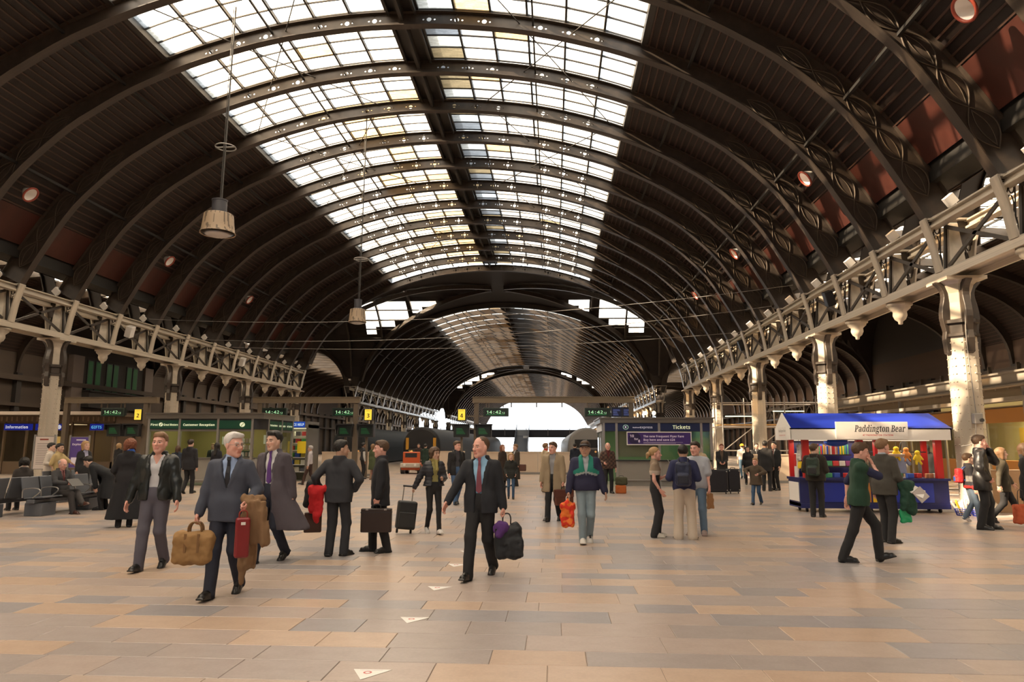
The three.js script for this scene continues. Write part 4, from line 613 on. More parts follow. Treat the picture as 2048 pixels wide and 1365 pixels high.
// ---------- gantries with clocks, platform numbers and monitors ----------
const beamMat = std(lin(0.17, 0.13, 0.085), 0.5), postMat = std(lin(0.13, 0.1, 0.07), 0.5), ledMat = (txt) => signMat(256, 96, (g, w, h) => { g.fillStyle = '#04110b'; g.fillRect(0, 0, w, h); g.fillStyle = '#b9f7c6'; g.font = 'bold 58px monospace'; g.textBaseline = 'middle'; g.fillText(txt, 18, 48); g.font = 'bold 30px monospace'; g.fillText('12', 196, 58); g.fillStyle = '#2f9b57'; g.fillRect(18, 80, 210, 5); }, 0.55);
const led = ledMat('14:42');
const plat = (n) => signMat(128, 192, (g, w, h) => { g.fillStyle = '#ffe14a'; g.fillRect(0, 0, w, h); g.fillStyle = '#1a1508'; g.font = 'bold 22px sans-serif'; g.textAlign = 'center'; g.fillText('Platform', w / 2, 34); g.font = 'bold 104px sans-serif'; g.fillText(n, w / 2, 150); }, 0.75);
const G = 36;
function gantry(x0, x1, posts, label) { const o = thing('sign_gantry', label, 'gantry', [0, 0, -G]); part('beam', [bx(x0, x1, 3.86, 4.12, -0.13, 0.13), bx(x0, x1, 4.12, 4.15, -0.17, 0.17), bx(x0, x1, 3.83, 3.86, -0.17, 0.17)], beamMat, o); for (const x of posts) part('post', [bx(x - 0.12, x + 0.12, 0, 3.86, -0.12, 0.12), bx(x - 0.2, x + 0.2, 0, 0.08, -0.2, 0.2)], postMat, o); for (let x = x0 + 0.7; x < x1; x += 1.3) part('hanger', bx(x - 0.03, x + 0.03, 3.6, 3.86, -0.03, 0.03), postMat, o); return o; }
gantry(-21, -15.9, [-20.9, -16.5], 'brown beam gantry of clock boards between the benches and the reception booth'); gantry(-10.7, -5.0, [-10.3, -5.2], 'brown beam gantry rising behind the reception booth'); gantry(0.9, 9.2, [1.1, 9.0], 'long brown beam gantry in front of the bright end arch');
[[-18.29, 'bench side'], [-9.53, 'reception booth'], [-5.79, 'dark train'], [2.11, 'bright end arch'], [7.3, 'ticket booth']].forEach(([x, w]) => { const o = thing('clock_board', 'dark green digital clock board reading 14:42 on the gantry by the ' + w, 'clock', [x, 3.35, -G], 0, 'digital clock boards'); part('case', rb(1.3, 0.44, 0.22, 0.02), std(lin(0.015, 0.03, 0.022), 0.4), o); part('display', plane(1.15, 0.34, 0, 0, 0.113), led, o); part('bracket', [bx(-0.4, -0.35, 0.24, 0.5, -0.02, 0.02), bx(0.35, 0.4, 0.24, 0.5, -0.02, 0.02)], postMat, o); });
{ const o = thing('departure_screen', 'dark blue departure screens beside the clock over the ticket booth', 'screen', [8.55, 3.36, -G]); part('case', rb(1.1, 0.5, 0.2, 0.02), M.dark, o); part('bracket', [bx(-0.3, -0.25, 0.24, 0.5, -0.02, 0.02), bx(0.25, 0.3, 0.24, 0.5, -0.02, 0.02)], postMat, o); for (const x of [-0.27, 0.27]) part('display', plane(0.48, 0.4, x, 0, 0.103), signMat(96, 80, (g, w, h) => { g.fillStyle = '#0a1030'; g.fillRect(0, 0, w, h); g.fillStyle = '#5a6bb0'; for (let y = 14; y < 70; y += 11) g.fillRect(10, y, 40 + (y * 7) % 36, 4); }, 0.5), o); }
[[-16.87, '2', 'gantry nearest the benches'], [-4.52, '3', 'gantry by the dark train'], [0.35, '4', 'long gantry by the bright arch']].forEach(([x, n, w]) => { const o = thing('platform_sign', 'glowing yellow platform ' + n + ' sign on the ' + w, 'sign', [x, 3.22, -G], 0, 'yellow platform number signs'); part('case', rb(0.46, 0.62, 0.3, 0.03), M.dark, o); part('lit_panel', plane(0.36, 0.54, 0, 0, 0.153), plat(n), o); part('arm', bx(x < 0 ? -1.2 : 0.2, x < 0 ? -0.2 : 1.2, -0.1, -0.04, -0.03, 0.03), beamMat, o); });
[[-18.0, 'benches'], [-17.0, 'reception booth'], [-5.68, 'dark suits'], [-4.57, 'dark train'], [0.36, 'bright end arch'], [1.5, 'footbridge stair']].forEach(([x, w]) => { const o = thing('monitor', 'hooded black departure monitor on a post near the ' + w, 'monitor', [x, 2.38, -G + 0.1], 0, 'hooded departure monitors'); part('case', [rb(0.78, 0.62, 0.5, 0.04), bx(-0.44, 0.44, 0.3, 0.36, -0.25, 0.42), bx(-0.44, -0.4, 0.05, 0.3, 0.2, 0.4), bx(0.4, 0.44, 0.05, 0.3, 0.2, 0.4)], M.dark, o); part('screen', plane(0.62, 0.46, 0, -0.02, 0.253), signMat(96, 72, (g, w2, h) => { g.fillStyle = '#03110a'; g.fillRect(0, 0, w2, h); g.fillStyle = '#1f7a44'; for (let y = 12; y < 60; y += 10) g.fillRect(10, y, 30 + (y * 5) % 44, 3); }, 0.35), o); part('stand', [bx(-0.06, 0.06, -2.38, -0.3, -0.06, 0.06), bx(-0.25, 0.25, -2.38, -2.34, -0.25, 0.25)], postMat, o); });

// ---------- reception booth ----------
const frameMat = std(lin(0.2, 0.185, 0.165), 0.35, { metalness: 0.5 }), boothBase = std(lin(0.3, 0.28, 0.25), 0.38, { metalness: 0.3 });
const ff = "sans-serif";
function fasciaMat(w, draw) { return signMat(w, 64, (g, W, h) => { g.fillStyle = '#05301f'; g.fillRect(0, 0, W, h); draw(g, W, h); }, 0.75); }
const roundel = (g, x, y, r) => { g.fillStyle = '#e9f0c8'; g.beginPath(); g.arc(x, y, r, 0, 7); g.fill(); g.strokeStyle = '#05301f'; g.lineWidth = 4; g.beginPath(); g.moveTo(x - r * 0.3, y + r * 0.8); g.quadraticCurveTo(x - r * 0.3, y - r * 0.2, x + r * 0.7, y - r * 0.5); g.stroke(); };
function panelLight(x, y, z, w, l, I, col, parent) { const L = new THREE.RectAreaLight(col, I, w, l); L.position.set(x, y - 0.03, z); L.rotation.x = -Math.PI / 2; scene.add(L); x -= parent.position.x; z -= parent.position.z; part('light_panel', bx(x - w / 2, x + w / 2, y, y + 0.03, z - l / 2, z + l / 2), std(lin(0.7, 0.7, 0.65), 0.5, { emissive: col.clone().multiplyScalar(0.8) }), parent); }
{
  const o = thing('reception_booth', 'glazed customer reception booth with green lit fascia signs', 'booth', [0, 0, 0]);
  const X0 = -11.7, X1 = -7.3, Z = -28.3, ZB = -31.6, RX = -6.55;
  part('base', [bx(X0, X1, 0.12, 1.08, Z - 0.06, Z), new THREE.CylinderGeometry(0.45, 0.45, 0.96, 16, 1, false, 0, Math.PI / 2).translate(X1, 0.6, Z - 0.45), bx(X1 + 0.4, X1 + 0.45, 0.12, 1.08, ZB, Z - 0.45)], boothBase, o);
  part('kick_rail', [rod(V(X0, 0.22, Z + 0.06), V(X1, 0.22, Z + 0.06), 0.03), rod(V(X1 + 0.5, 0.22, Z - 0.45), V(X1 + 0.5, 0.22, ZB), 0.03)], M.steel, o);
  part('sill', [bx(X0, X1 + 0.1, 1.08, 1.14, Z - 0.25, Z + 0.06), bx(X1 + 0.1, X1 + 0.5, 1.08, 1.14, ZB, Z - 0.2)], frameMat, o);
  part('roof', [bx(X0 - 0.1, X1 + 0.5, 2.72, 2.95, ZB, Z + 0.12), bx(X0 - 0.12, X1 + 0.52, 2.92, 2.96, ZB - 0.1, Z + 0.2)], frameMat, o);
  part('back_wall', [bx(X0, X1 + 0.4, 0, 2.72, ZB - 0.06, ZB), bx(X0 - 0.02, X0 + 0.04, 0, 2.72, ZB, Z - 0.1)], std(lin(0.34, 0.26, 0.1), 0.7), o);
  part('booth_floor', bx(X0, X1 + 0.4, 0.001, 0.012, ZB, Z - 0.06), M.grey, o);
  part('counter', bx(X0 + 0.1, X1, 0.9, 0.96, Z - 0.8, Z - 0.1), std(lin(0.4, 0.25, 0.1), 0.5), o);
  for (const x of [X0, X0 + 1.32, X0 + 2.95, X1]) part('mullion', bx(x - 0.045, x + 0.045, 0, 2.72, Z - 0.06, Z + 0.07), M.steel, o);
  for (const z of [-28.75, -30.2, ZB + 0.1]) part('mullion', bx(X1 + 0.4, X1 + 0.5, 0, 2.72, z - 0.04, z + 0.04), M.steel, o);
  part('transom', [bx(X0, X1, 2.2, 2.28, Z - 0.05, Z + 0.04), bx(X1 + 0.4, X1 + 0.48, 2.2, 2.28, ZB, Z - 0.4)], frameMat, o);
  for (const [a, b] of [[X0, X0 + 1.32], [X0 + 1.32, X0 + 2.95], [X0 + 2.95, X1]]) part('pane', bx(a + 0.05, b - 0.05, 1.14, 2.2, Z - 0.03, Z - 0.028), M.glass, o);
  for (const [a, b] of [[-28.8, -30.15], [-30.25, ZB + 0.15]]) part('pane', bx(X1 + 0.44, X1 + 0.442, 1.14, 2.2, b, a), M.glass, o);
  const fs = (x0, x1, draw) => part('fascia_sign', plane(x1 - x0 - 0.1, 0.34, (x0 + x1) / 2, 2.48, Z + 0.06), fasciaMat(Math.round((x1 - x0) * 150), draw), o);
  part('fascia_back', [bx(X0, X1, 2.28, 2.72, Z - 0.05, Z + 0.05), bx(X1 + 0.38, X1 + 0.46, 2.28, 2.72, ZB, Z - 0.45), new THREE.CylinderGeometry(0.47, 0.47, 0.44, 16, 1, true, 0, Math.PI / 2).translate(X1, 2.5, Z - 0.43)], M.dark, o);
  fs(X0 - 0.02, X0 + 1.32, (g, w, h) => { g.fillStyle = '#eef3d0'; g.font = 'bold 24px ' + ff; g.textBaseline = 'middle'; g.fillText('First', 6, 34); roundel(g, 78, 32, 15); g.fillText('Great Western', 97, 34, 100); });
  fs(X0 + 1.32, X0 + 2.95, (g, w, h) => { g.fillStyle = '#eef3d0'; g.font = 'bold 25px ' + ff; g.textBaseline = 'middle'; g.fillText('Customer Reception', 14, 34, w - 28); });
  fs(X0 + 2.95, X1, (g, w, h) => roundel(g, w * 0.72, 32, 18));
  const sd = (z0, z1, draw) => { part('fascia_sign', plane(z1 - z0 - 0.1, 0.34, X1 + 0.47, 2.48, -(z0 + z1) / 2, Math.PI / 2), fasciaMat(Math.round((z1 - z0) * 150), draw), o); };
  sd(28.85, 29.8, (g, w) => { g.fillStyle = '#eef3d0'; g.font = 'bold 22px ' + ff; g.textBaseline = 'middle'; g.fillText('First Great Western', 5, 34, w - 10); }); sd(29.8, 30.7, (g, w) => { g.fillStyle = '#eef3d0'; g.font = 'bold 22px ' + ff; g.textBaseline = 'middle'; g.fillText('Customer Reception', 5, 34, w - 10); }); sd(30.7, 31.5, (g, w) => { g.fillStyle = '#eef3d0'; g.font = 'bold 22px ' + ff; g.textBaseline = 'middle'; g.fillText('Fast Ticket Point', 5, 34, w - 10); });
  panelLight(-9.5, 2.66, -30, 3.4, 1.6, 2.2, lin(0.95, 1, 0.62), o);
  for (let k = 0; k < 3; k++) { const rk = part('leaflet_rack', [bx(-8.1, -7.4, 1.15 + k * 0.28, 1.18 + k * 0.28, Z - 0.45, Z - 0.25)], frameMat, o); for (let j = 0; j < 4; j++) part('leaflet', bx(-8.05 + j * 0.16, -7.93 + j * 0.16, 1.18 + k * 0.28, 1.36 + k * 0.28, Z - 0.36, Z - 0.34), j % 2 ? M.white : stoneMats[1], rk); }
  for (const [x, y, w, h] of [[-9.9, 1.85, 0.5, 0.35], [-9.3, 1.9, 0.3, 0.4], [-8.0, 1.9, 0.4, 0.4]]) part('notice', bx(x - w / 2, x + w / 2, y - h / 2, y + h / 2, ZB, ZB + 0.02), M.white, o);
  part('till', [bx(-8.2, -7.8, 0.96, 1.4, -29.4, -29.0)], std(lin(0.02, 0.12, 0.08), 0.4), o);
  // shelf of travel goods beside the booth
  const q = thing('shop_unit', 'lit shop unit with shelves of goods and blue sign beside the reception booth', 'shop', [RX - 0.4, 0, -32.2]);
  part('frame', [bx(-1.4, -1.3, 0, 2.75, -1.5, 0), bx(0.5, 0.6, 0, 2.6, -1.5, 0), bx(-1.4, 0.6, 2.45, 2.75, -1.5, 0.05), bx(-1.4, 0.6, 0, 2.5, -1.55, -1.45)], frameMat, q); part('lit_sign', plane(1.5, 0.26, -0.3, 2.6, 0.06), signMat(256, 48, (g, w, h) => { g.fillStyle = '#0d3fa8'; g.fillRect(0, 0, w, h); g.fillStyle = '#cfeaff'; g.font = 'bold 30px ' + ff; g.fillText('NICE HELP', 6, 35, 112); g.fillText('NICE HELP', 136, 35, 112); }, 0.8), q);
  for (let k = 0; k < 6; k++) { part('shelf', bx(-1.3, 0.5, 0.4 + k * 0.33, 0.43 + k * 0.33, -0.7, -0.2), M.white, q); }
  panelLight(RX - 0.8, 2.42, -32.9, 1.6, 0.9, 5, lin(1, 0.95, 0.6), q);
  const cols = [[0.5, 0.05, 0.05], [0.08, 0.35, 0.1], [0.05, 0.12, 0.5], [0.6, 0.5, 0.1], [0.6, 0.58, 0.5], [0.1, 0.1, 0.12]].map((c) => std(lin(...c), 0.5));
  for (let k = 0; k < 6; k++) for (let j = 0; j < 6; j++) { const ci = (k * 5 + j * 7) % 6, b = top('boxed_good', cb(0.22, 0.2, 0.16), cols[ci], ['red', 'green', 'blue', 'yellow', 'cream', 'black'][ci] + ' boxed good on the shop shelves beside the reception booth', 'box', 'goods on the shop shelves'); b.position.set(RX - 0.4 - 1.15 + j * 0.29, 0.43 + k * 0.33 + 0.1, -32.2 - 0.4); }
  const y = top('poster', cb(0.4, 0.55, 0.02), std(lin(0.75, 0.55, 0.02), 0.5), 'plain yellow notice hung in the shop unit doorway', 'notice'); y.position.set(RX - 0.08, 1.55, -32.19);
}
// ---------- ticket booth ----------
{
  const o = thing('ticket_booth', 'grey glazed ticket booth with navy fascia reading Tickets', 'booth', [0, 0, 0]), X0 = 7.18, X1 = 11.65, Z = -30, ZB = -34, A = 7.72, B = 9.5, C = 11.25;
  part('base', [bx(A, X1, 0.25, 1.02, Z - 0.06, Z), bx(A, X1, 0.0, 0.22, Z - 0.1, Z - 0.05)], boothBase, o); part('counter', bx(A - 0.05, X1, 1.02, 1.08, Z - 0.5, Z + 0.1), M.dark, o); part('kick_rail', rod(V(X0 + 0.9, 0.24, Z + 0.05), V(X1, 0.24, Z + 0.05), 0.03), M.steel, o);
  part('roof', [bx(X0 - 0.15, X1 + 0.1, 2.62, 2.85, ZB, Z + 0.1), bx(X0 - 0.2, X1 + 0.15, 2.8, 2.85, ZB - 0.1, Z + 0.18)], frameMat, o); part('back_wall', [bx(X0, X1, 0, 2.62, ZB - 0.05, ZB), bx(X1 - 0.06, X1, 0, 2.62, ZB, Z - 0.1)], std(lin(0.16, 0.24, 0.13), 0.7), o);
  for (const x of [X0, A, B, C, X1]) part('mullion', bx(x - 0.05, x + 0.05, 0, 2.62, Z - 0.06, Z + 0.06), M.steel, o);
  for (const z of [-31.4, -32.8]) part('mullion', bx(X0 - 0.04, X0 + 0.05, 0, 2.62, z - 0.05, z + 0.05), M.steel, o);
  for (const [a, b, y0] of [[X0, A, 0.05], [A, B, 1.08], [B, C, 1.08], [C, X1, 1.08]]) part('pane', bx(a + 0.06, b - 0.06, y0, 2.25, Z - 0.03, Z - 0.028), M.glass, o);
  for (const [a, b] of [[-30.1, -31.35], [-31.45, -32.75], [-32.85, ZB]]) part('pane', bx(X0, X0 + 0.002, 0.05, 2.25, b, a), M.glass, o);
  part('blind', bx(A + 0.06, B - 0.06, 1.2, 2.25, Z - 0.1, Z - 0.08), std(lin(0.2, 0.2, 0.14), 0.8), o, 'lowered grey-green window blind');
  part('fascia_back', [bx(X0, X1, 2.26, 2.62, Z - 0.05, Z + 0.04), bx(X0 - 0.05, X0 + 0.05, 2.26, 2.62, ZB, Z)], M.dark, o);
  const fm = (w, draw) => signMat(w, 64, (g, W, h) => { g.fillStyle = '#0c1a3c'; g.fillRect(0, 0, W, h); draw(g, W, h); }, 0.3);
  part('fascia_sign', plane(0.44, 0.32, (X0 + A) / 2, 2.44, Z + 0.05), fm(160, () => {}), o);
  part('fascia_sign', plane(B - A - 0.1, 0.32, (A + B) / 2, 2.44, Z + 0.05), fm(300, (g, w) => { g.strokeStyle = '#bfe8d8'; g.lineWidth = 4; g.beginPath(); g.arc(60, 32, 19, 0, 7); g.stroke(); g.fillStyle = '#eef'; g.font = 'bold 26px ' + ff; g.fillText('X', 51, 41); g.font = 'bold 15px ' + ff; g.fillText('Heathrow', 112, 40, 50); g.font = '28px ' + ff; g.fillText('express', 164, 42); }), o);
  part('fascia_sign', plane(C - B - 0.1, 0.32, (B + C) / 2, 2.44, Z + 0.05), fm(320, (g) => { g.fillStyle = '#f4ffd8'; g.font = 'bold 42px ' + ff; g.fillText('Tickets', 100, 47); }), o);
  part('fascia_sign', plane(0.3, 0.32, (C + X1) / 2, 2.44, Z + 0.05), fm(160, () => {}), o);
  part('fascia_sign', plane(3.6, 0.32, X0 - 0.06, 2.44, -32, -Math.PI / 2), signMat(256, 32, (g, w, h) => { g.fillStyle = '#e6e9ee'; g.fillRect(0, 0, w, h); }, 0), o);
  panelLight(9.4, 2.58, -32, 3.6, 2, 1.6, lin(0.8, 1, 0.65), o);
  for (const x of [9.0, 9.35]) { const q = thing('globe_lamp', 'small glowing globe lamp on the ticket booth roof', 'lamp', [x, 2.85, -30.3], 0, 'globe lamps on the ticket booth'); part('stem', cyl(0.02, 0.02, 0.12), M.dark, q); part('bulb', new THREE.SphereGeometry(0.09, 16, 12).translate(0, 0.2, 0), std(lin(0.8, 0.75, 0.6), 0.4, { emissive: lin(3, 2.4, 1.5) }), q); const L = new THREE.PointLight(lin(1, 0.85, 0.6), 4); L.position.set(x, 3.05, -30.3); L.castShadow = true; L.shadow.radius = 4; scene.add(L); }
  const b = thing('banner', 'purple banner advertising a frequent flyer fare on the ticket booth', 'banner', [9.48, 1.97, -29.9]);
  part('cloth', rb(2.7, 0.56, 0.02, 0.008), M.white, b); part('print', plane(2.62, 0.48, 0, 0, 0.0115), signMat(640, 118, (g, w, h) => { g.fillStyle = '#3d2570'; g.fillRect(0, 0, w, h); g.fillStyle = '#221447'; g.beginPath(); g.arc(72, 59, 62, 0, 7); g.fill(); g.fillStyle = '#ece6ff'; g.font = 'bold 40px ' + ff; g.fillText('10', 22, 48); g.font = 'bold 30px ' + ff; g.fillText('for', 66, 76); g.font = 'bold 40px ' + ff; g.fillText('8', 106, 100); g.font = 'bold 30px ' + ff; g.fillText('The new Frequent Flyer Fare', 160, 48, 440); g.fillText('Buy here and save £24', 160, 84, 330); g.font = '12px ' + ff; g.fillRect(160, 98, 400, 2); g.fillRect(160, 106, 330, 2); }), b);
}
// ---------- blue-roofed stall ----------
{
  const before = scene.children.length;
  const o = thing('market_stall', 'toy stall with blue pitched roof, white fascia and red posts', 'stall', [0, 0, 0]), blue = std(lin(0.012, 0.03, 0.3), 0.35), navy = std(lin(0.006, 0.012, 0.1), 0.4), red = std(lin(0.5, 0.012, 0.012), 0.4), X0 = 11.08, X1 = 15.06, ZF = -17.6, ZK = -18.8, ZR = -18.2, inset = 0.22;
  const slope = (zE) => { const g = new THREE.BufferGeometry(), A = [X0 - 0.02, 2.12, zE], B = [X1 + 0.02, 2.12, zE], C = [X1 - inset, 2.52, ZR], D = [X0 + 0.0, 2.52, ZR], dn = (p) => [p[0], p[1] - 0.03, p[2]]; const p = [], q = (a, b, c, d) => p.push(...a, ...b, ...c, ...a, ...c, ...d); const f = zE > ZR ? 1 : 0; f ? q(A, B, C, D) : q(B, A, D, C); f ? q(dn(D), dn(C), dn(B), dn(A)) : q(dn(C), dn(D), dn(A), dn(B)); q(dn(A), dn(B), B, A); q(D, C, dn(C), dn(D)); g.setAttribute('position', new THREE.Float32BufferAttribute(p, 3)); g.computeVertexNormals(); return g; };
  part('roof_slope', slope(ZF), blue, o); part('roof_slope', slope(ZK), blue, o);
  part('fascia', [bx(X0, X1, 1.82, 2.12, ZF - 0.03, ZF), bx(X0, X1, 1.82, 2.12, ZK, ZK + 0.03), bx(X1 - 0.03, X1, 1.82, 2.12, ZK, ZF)], M.white, o);
  const gs = new THREE.Shape([[ZF, 1.82], [ZF, 2.13], [ZR, 2.53], [ZK, 2.13], [ZK, 1.82]].map(([a, b]) => new THREE.Vector2(-a, b))); part('gable', new THREE.ExtrudeGeometry(gs, { depth: 0.03, bevelEnabled: false }).rotateY(Math.PI / 2).translate(X0 - 0.02, 0, 0), M.white, o);
  part('gable_print', plane(0.62, 0.3, X0 - 0.026, 2.0, ZR, -Math.PI / 2), signMat(128, 64, (g, w, h) => { g.fillStyle = '#d8d4d0'; g.fillRect(0, 0, w, h); g.fillStyle = '#222'; g.font = 'italic 18px serif'; g.fillText('Paddington Bear', 4, 26, 120); g.fillStyle = '#a33'; g.font = '9px ' + ff; g.fillText('AT PADDINGTON STATION', 8, 48, 110); }), o);
  part('name_board', bx(12.2, 13.98, 1.84, 2.28, ZF, ZF + 0.03), M.white, o);
  part('name_print', plane(1.72, 0.4, 13.09, 2.06, ZF + 0.032), signMat(688, 160, (g, w, h) => { g.fillStyle = '#dcd8d4'; g.fillRect(0, 0, w, h); g.fillStyle = '#161616'; g.font = 'italic bold 92px serif'; g.fillText('Paddington Bear', 170, 94, 500); g.fillStyle = '#b03030'; g.font = 'bold 24px ' + ff; g.fillText('AT PADDINGTON STATION', 250, 136, 340); }), o);
  for (const x of [11.5, 12.86, 13.3, 14.8]) part('post', bx(x - 0.08, x + 0.08, 0.8, 1.85, -17.9, -17.78), red, o);
  for (const x of [11.4, 14.85]) part('post', bx(x - 0.06, x + 0.06, 0.8, 1.85, -18.66, -18.56), red, o);
  part('counter', [bx(11.28, 15.0, 0.8, 0.86, -18.72, -17.72), bx(11.3, 14.98, 0.14, 0.8, -18.66, -17.8)], navy, o);
  part('plinth', bx(11.3, 14.98, 0.1, 0.22, -18.68, -17.77), navy, o);
  for (const [x0, x1, m] of [[11.75, 12.5, blue], [12.6, 13.05, std(lin(0.4, 0.15, 0.02), 0.5)], [13.1, 13.5, std(lin(0.7, 0.45, 0.01), 0.45)], [13.65, 14.6, blue]]) part('door', bx(x0, x1, 0.26, 0.74, -17.8, -17.785), m, o);
  part('door', bx(11.285, 11.3, 0.26, 0.74, -18.6, -17.86), M.white, o);
  for (const [x, z] of [[11.5, -17.95], [11.5, -18.5], [13.1, -17.95], [14.8, -17.95], [14.8, -18.5]]) part('wheel', new THREE.CylinderGeometry(0.055, 0.055, 0.04, 14).rotateZ(Math.PI / 2).translate(x, 0.055, z), M.dark, o);
  part('shelf', [bx(11.6, 12.8, 1.42, 1.45, -18.5, -18.2), bx(11.6, 12.8, 1.12, 1.15, -18.45, -18.05), bx(13.35, 14.7, 1.5, 1.53, -18.5, -18.2)], M.dark, o);
  part('back_panel', bx(11.4, 13.3, 0.86, 1.82, -18.64, -18.6), navy, o);
  panelLight(13.05, 1.8, -18.2, 3.2, 0.6, 9, lin(1, 0.85, 0.6), o);
  // goods
  const C = [[0.5, 0.03, 0.03], [0.65, 0.45, 0.02], [0.03, 0.08, 0.4], [0.6, 0.58, 0.54], [0.05, 0.25, 0.12], [0.45, 0.2, 0.1], [0.25, 0.05, 0.2]].map((c) => std(lin(...c), 0.55));
  const CN = ['red', 'yellow', 'dark blue', 'white', 'green', 'tan', 'purple'];
  let x = 11.65; while (x < 12.75) { const ci = Math.floor(rnd() * 7), w = rr(0.02, 0.045), h = rr(0.2, 0.27), b = top('picture_book', [cb(w, h, 0.17), cb(w * 0.7, h * 0.96, 0.172, 0, 0, 0.002)], C[ci], CN[ci] + (x < 11.9 ? ' picture book leaning' : ' picture book standing upright') + ' on the upper stall shelf', 'book', 'books on the stall shelf'); b.position.set(x + w / 2, 1.45 + h / 2, -18.35); b.rotation.z = x < 11.9 ? 0.25 : 0; x += w + (x < 11.9 ? 0.05 : 0.006); }
  for (let k = 0; k < 7; k++) { const b = top('boxed_set', rb(0.15, 0.13, 0.06, 0.006), C[(k * 3 + 2) % 7], CN[(k * 3 + 2) % 7] + ' boxed game on the middle shelf of the stall', 'box', 'boxed sets on the stall shelf'); b.position.set(11.72 + k * 0.165, 1.215, -18.2); b.rotation.x = -0.15; }
  for (let k = 0; k < 14; k++) { const b = top('gift_packet', rb(0.16, 0.12, 0.14, 0.015), C[(k * 5 + 1) % 7], CN[(k * 5 + 1) % 7] + ' gift packet lying on the counter of the stall', 'packet', 'packets on the stall counter'); b.position.set(11.6 + k * 0.24 + (k > 6 ? 0.12 : 0), 0.92, -17.95 - 0.1 * (k % 2)); b.rotation.y = (k * 37 % 10) * 0.06; }
  const toy = (x, y, z, c, label) => { const t = thing('soft_toy', label, 'toy', [x, y, z], 0, 'soft toys hung in the stall'); part('body', netMesh([{ c: [0, -0.13, 0], e: [0.075, 0.1, 0.06], k: 0.03 }, { c: [0, 0, 0], e: [0.065, 0.06, 0.06], k: 0.03 }, ...mir([{ a: [0.06, -0.09, 0], b: [0.11, -0.17, 0.02], ra: 0.028, rb: 0.025, k: 0.02 }, { a: [0.035, -0.2, 0], b: [0.06, -0.28, 0.04], ra: 0.032, rb: 0.03, k: 0.02 }])], 0.014), std(lin(...c), 0.9), t); part('hanging_loop', rod(V(0, 0.05, 0), V(0, 0.2, 0), 0.004), M.dark, t); };
  toy(13.55, 1.62, -18.0, [0.5, 0.03, 0.03], 'red soft toy hanging under the stall roof'); toy(13.85, 1.6, -18.0, [0.7, 0.48, 0.02], 'yellow soft toy hanging under the stall roof'); toy(14.12, 1.58, -18.05, [0.55, 0.2, 0.05], 'orange soft toy hanging under the stall roof'); toy(14.35, 1.5, -17.95, [0.7, 0.5, 0.03], 'yellow soft toy hanging lowest beside the red end post'); 
  for (const [xx, c, l] of [[13.62, [0.62, 0.58, 0.56], 'white printed T-shirt displayed above the stall counter'], [13.98, [0.25, 0.28, 0.4], 'blue-grey printed T-shirt displayed above the stall counter']]) { const t = top('display_shirt', netMesh([{ a: [-0.1, 0.1, 0], b: [0.1, 0.1, 0], ra: 0.05, rb: 0.05, k: 0.04 }, { a: [0, 0.05, 0], b: [0, -0.2, 0], ra: 0.12, rb: 0.12, k: 0.04, n: [0, 0, 1], fz: 0.4 }, { a: [0.13, 0.1, 0], b: [0.2, 0, 0], ra: 0.05, rb: 0.05, k: 0.02 }, { a: [-0.13, 0.1, 0], b: [-0.2, 0, 0], ra: 0.05, rb: 0.05, k: 0.02 }], 0.016, (d, a, b, c2) => Math.max(d, -0.25 - b) + 0.006 * N3(a * 20, b * 12, c2 * 20)), cloth(c), l, 'shirt'); t.position.set(xx, 1.22, -18.05); }
  const lamp = thing('goods_tray', 'woven tray of small items under the hanging toys', 'tray', [13.75, 1.45, -17.98]); part('tray', [cb(0.5, 0.02, 0.2), cb(0.5, 0.06, 0.015, 0, 0.03, 0.1), cb(0.5, 0.06, 0.015, 0, 0.03, -0.1)], stoneMats[0], lamp); lamp.rotation.x = 0.4; part('bracket', [cb(0.02, 0.3, 0.02, -0.2, 0.15, -0.08), cb(0.02, 0.3, 0.02, 0.2, 0.15, -0.08)], M.dark, lamp);
  for (const [zz, y, h, c, l] of [[-17.95, 1.5, 0.42, [0.62, 0.6, 0.58], 'white spotted carrier bag hanging at the stall end'], [-18.2, 1.1, 0.75, [0.62, 0.58, 0.55], 'red and white printed towel hanging at the stall end'], [-17.93, 1.18, 0.18, [0.7, 0.5, 0.02], 'yellow packet hanging under the spotted bag']]) { const t = thing('hanging_item', l, 'bag', [11.38, y, zz]); part('cloth', netMesh([{ c: [0, 0, 0], box: [0.025, h / 2, 0.12], r: 0.02 }], 0.016, (d, a, b, c2) => d + 0.012 * N3(a * 9, b * 8, c2 * 14)), cloth(c), t); part('strap', rod(V(0, h / 2 - 0.01, 0), V(0, h / 2 + 0.12, 0), 0.006), M.dark, t); if (h > 0.6) part('print', netMesh([{ c: [-0.02, 0.2, 0], box: [0.02, 0.16, 0.08], r: 0.015 }], 0.014), cloth([0.5, 0.02, 0.02]), t); if (h === 0.42) for (let k = 0; k < 14; k++) part('spot', new THREE.SphereGeometry(0.013, 6, 4).scale(0.3, 1, 1).translate(-0.028, -0.17 + (k % 5) * 0.08, -0.09 + Math.floor(k / 5) * 0.08), M.dark, t); }
  const ba = top('shop_balloon', new THREE.SphereGeometry(0.26, 20, 14).scale(1.2, 0.5, 0.8), std(lin(0.01, 0.06, 0.4), 0.25), 'shiny blue balloon under the stall roof over the books', 'balloon'); ba.position.set(12.35, 1.78, -18.0);
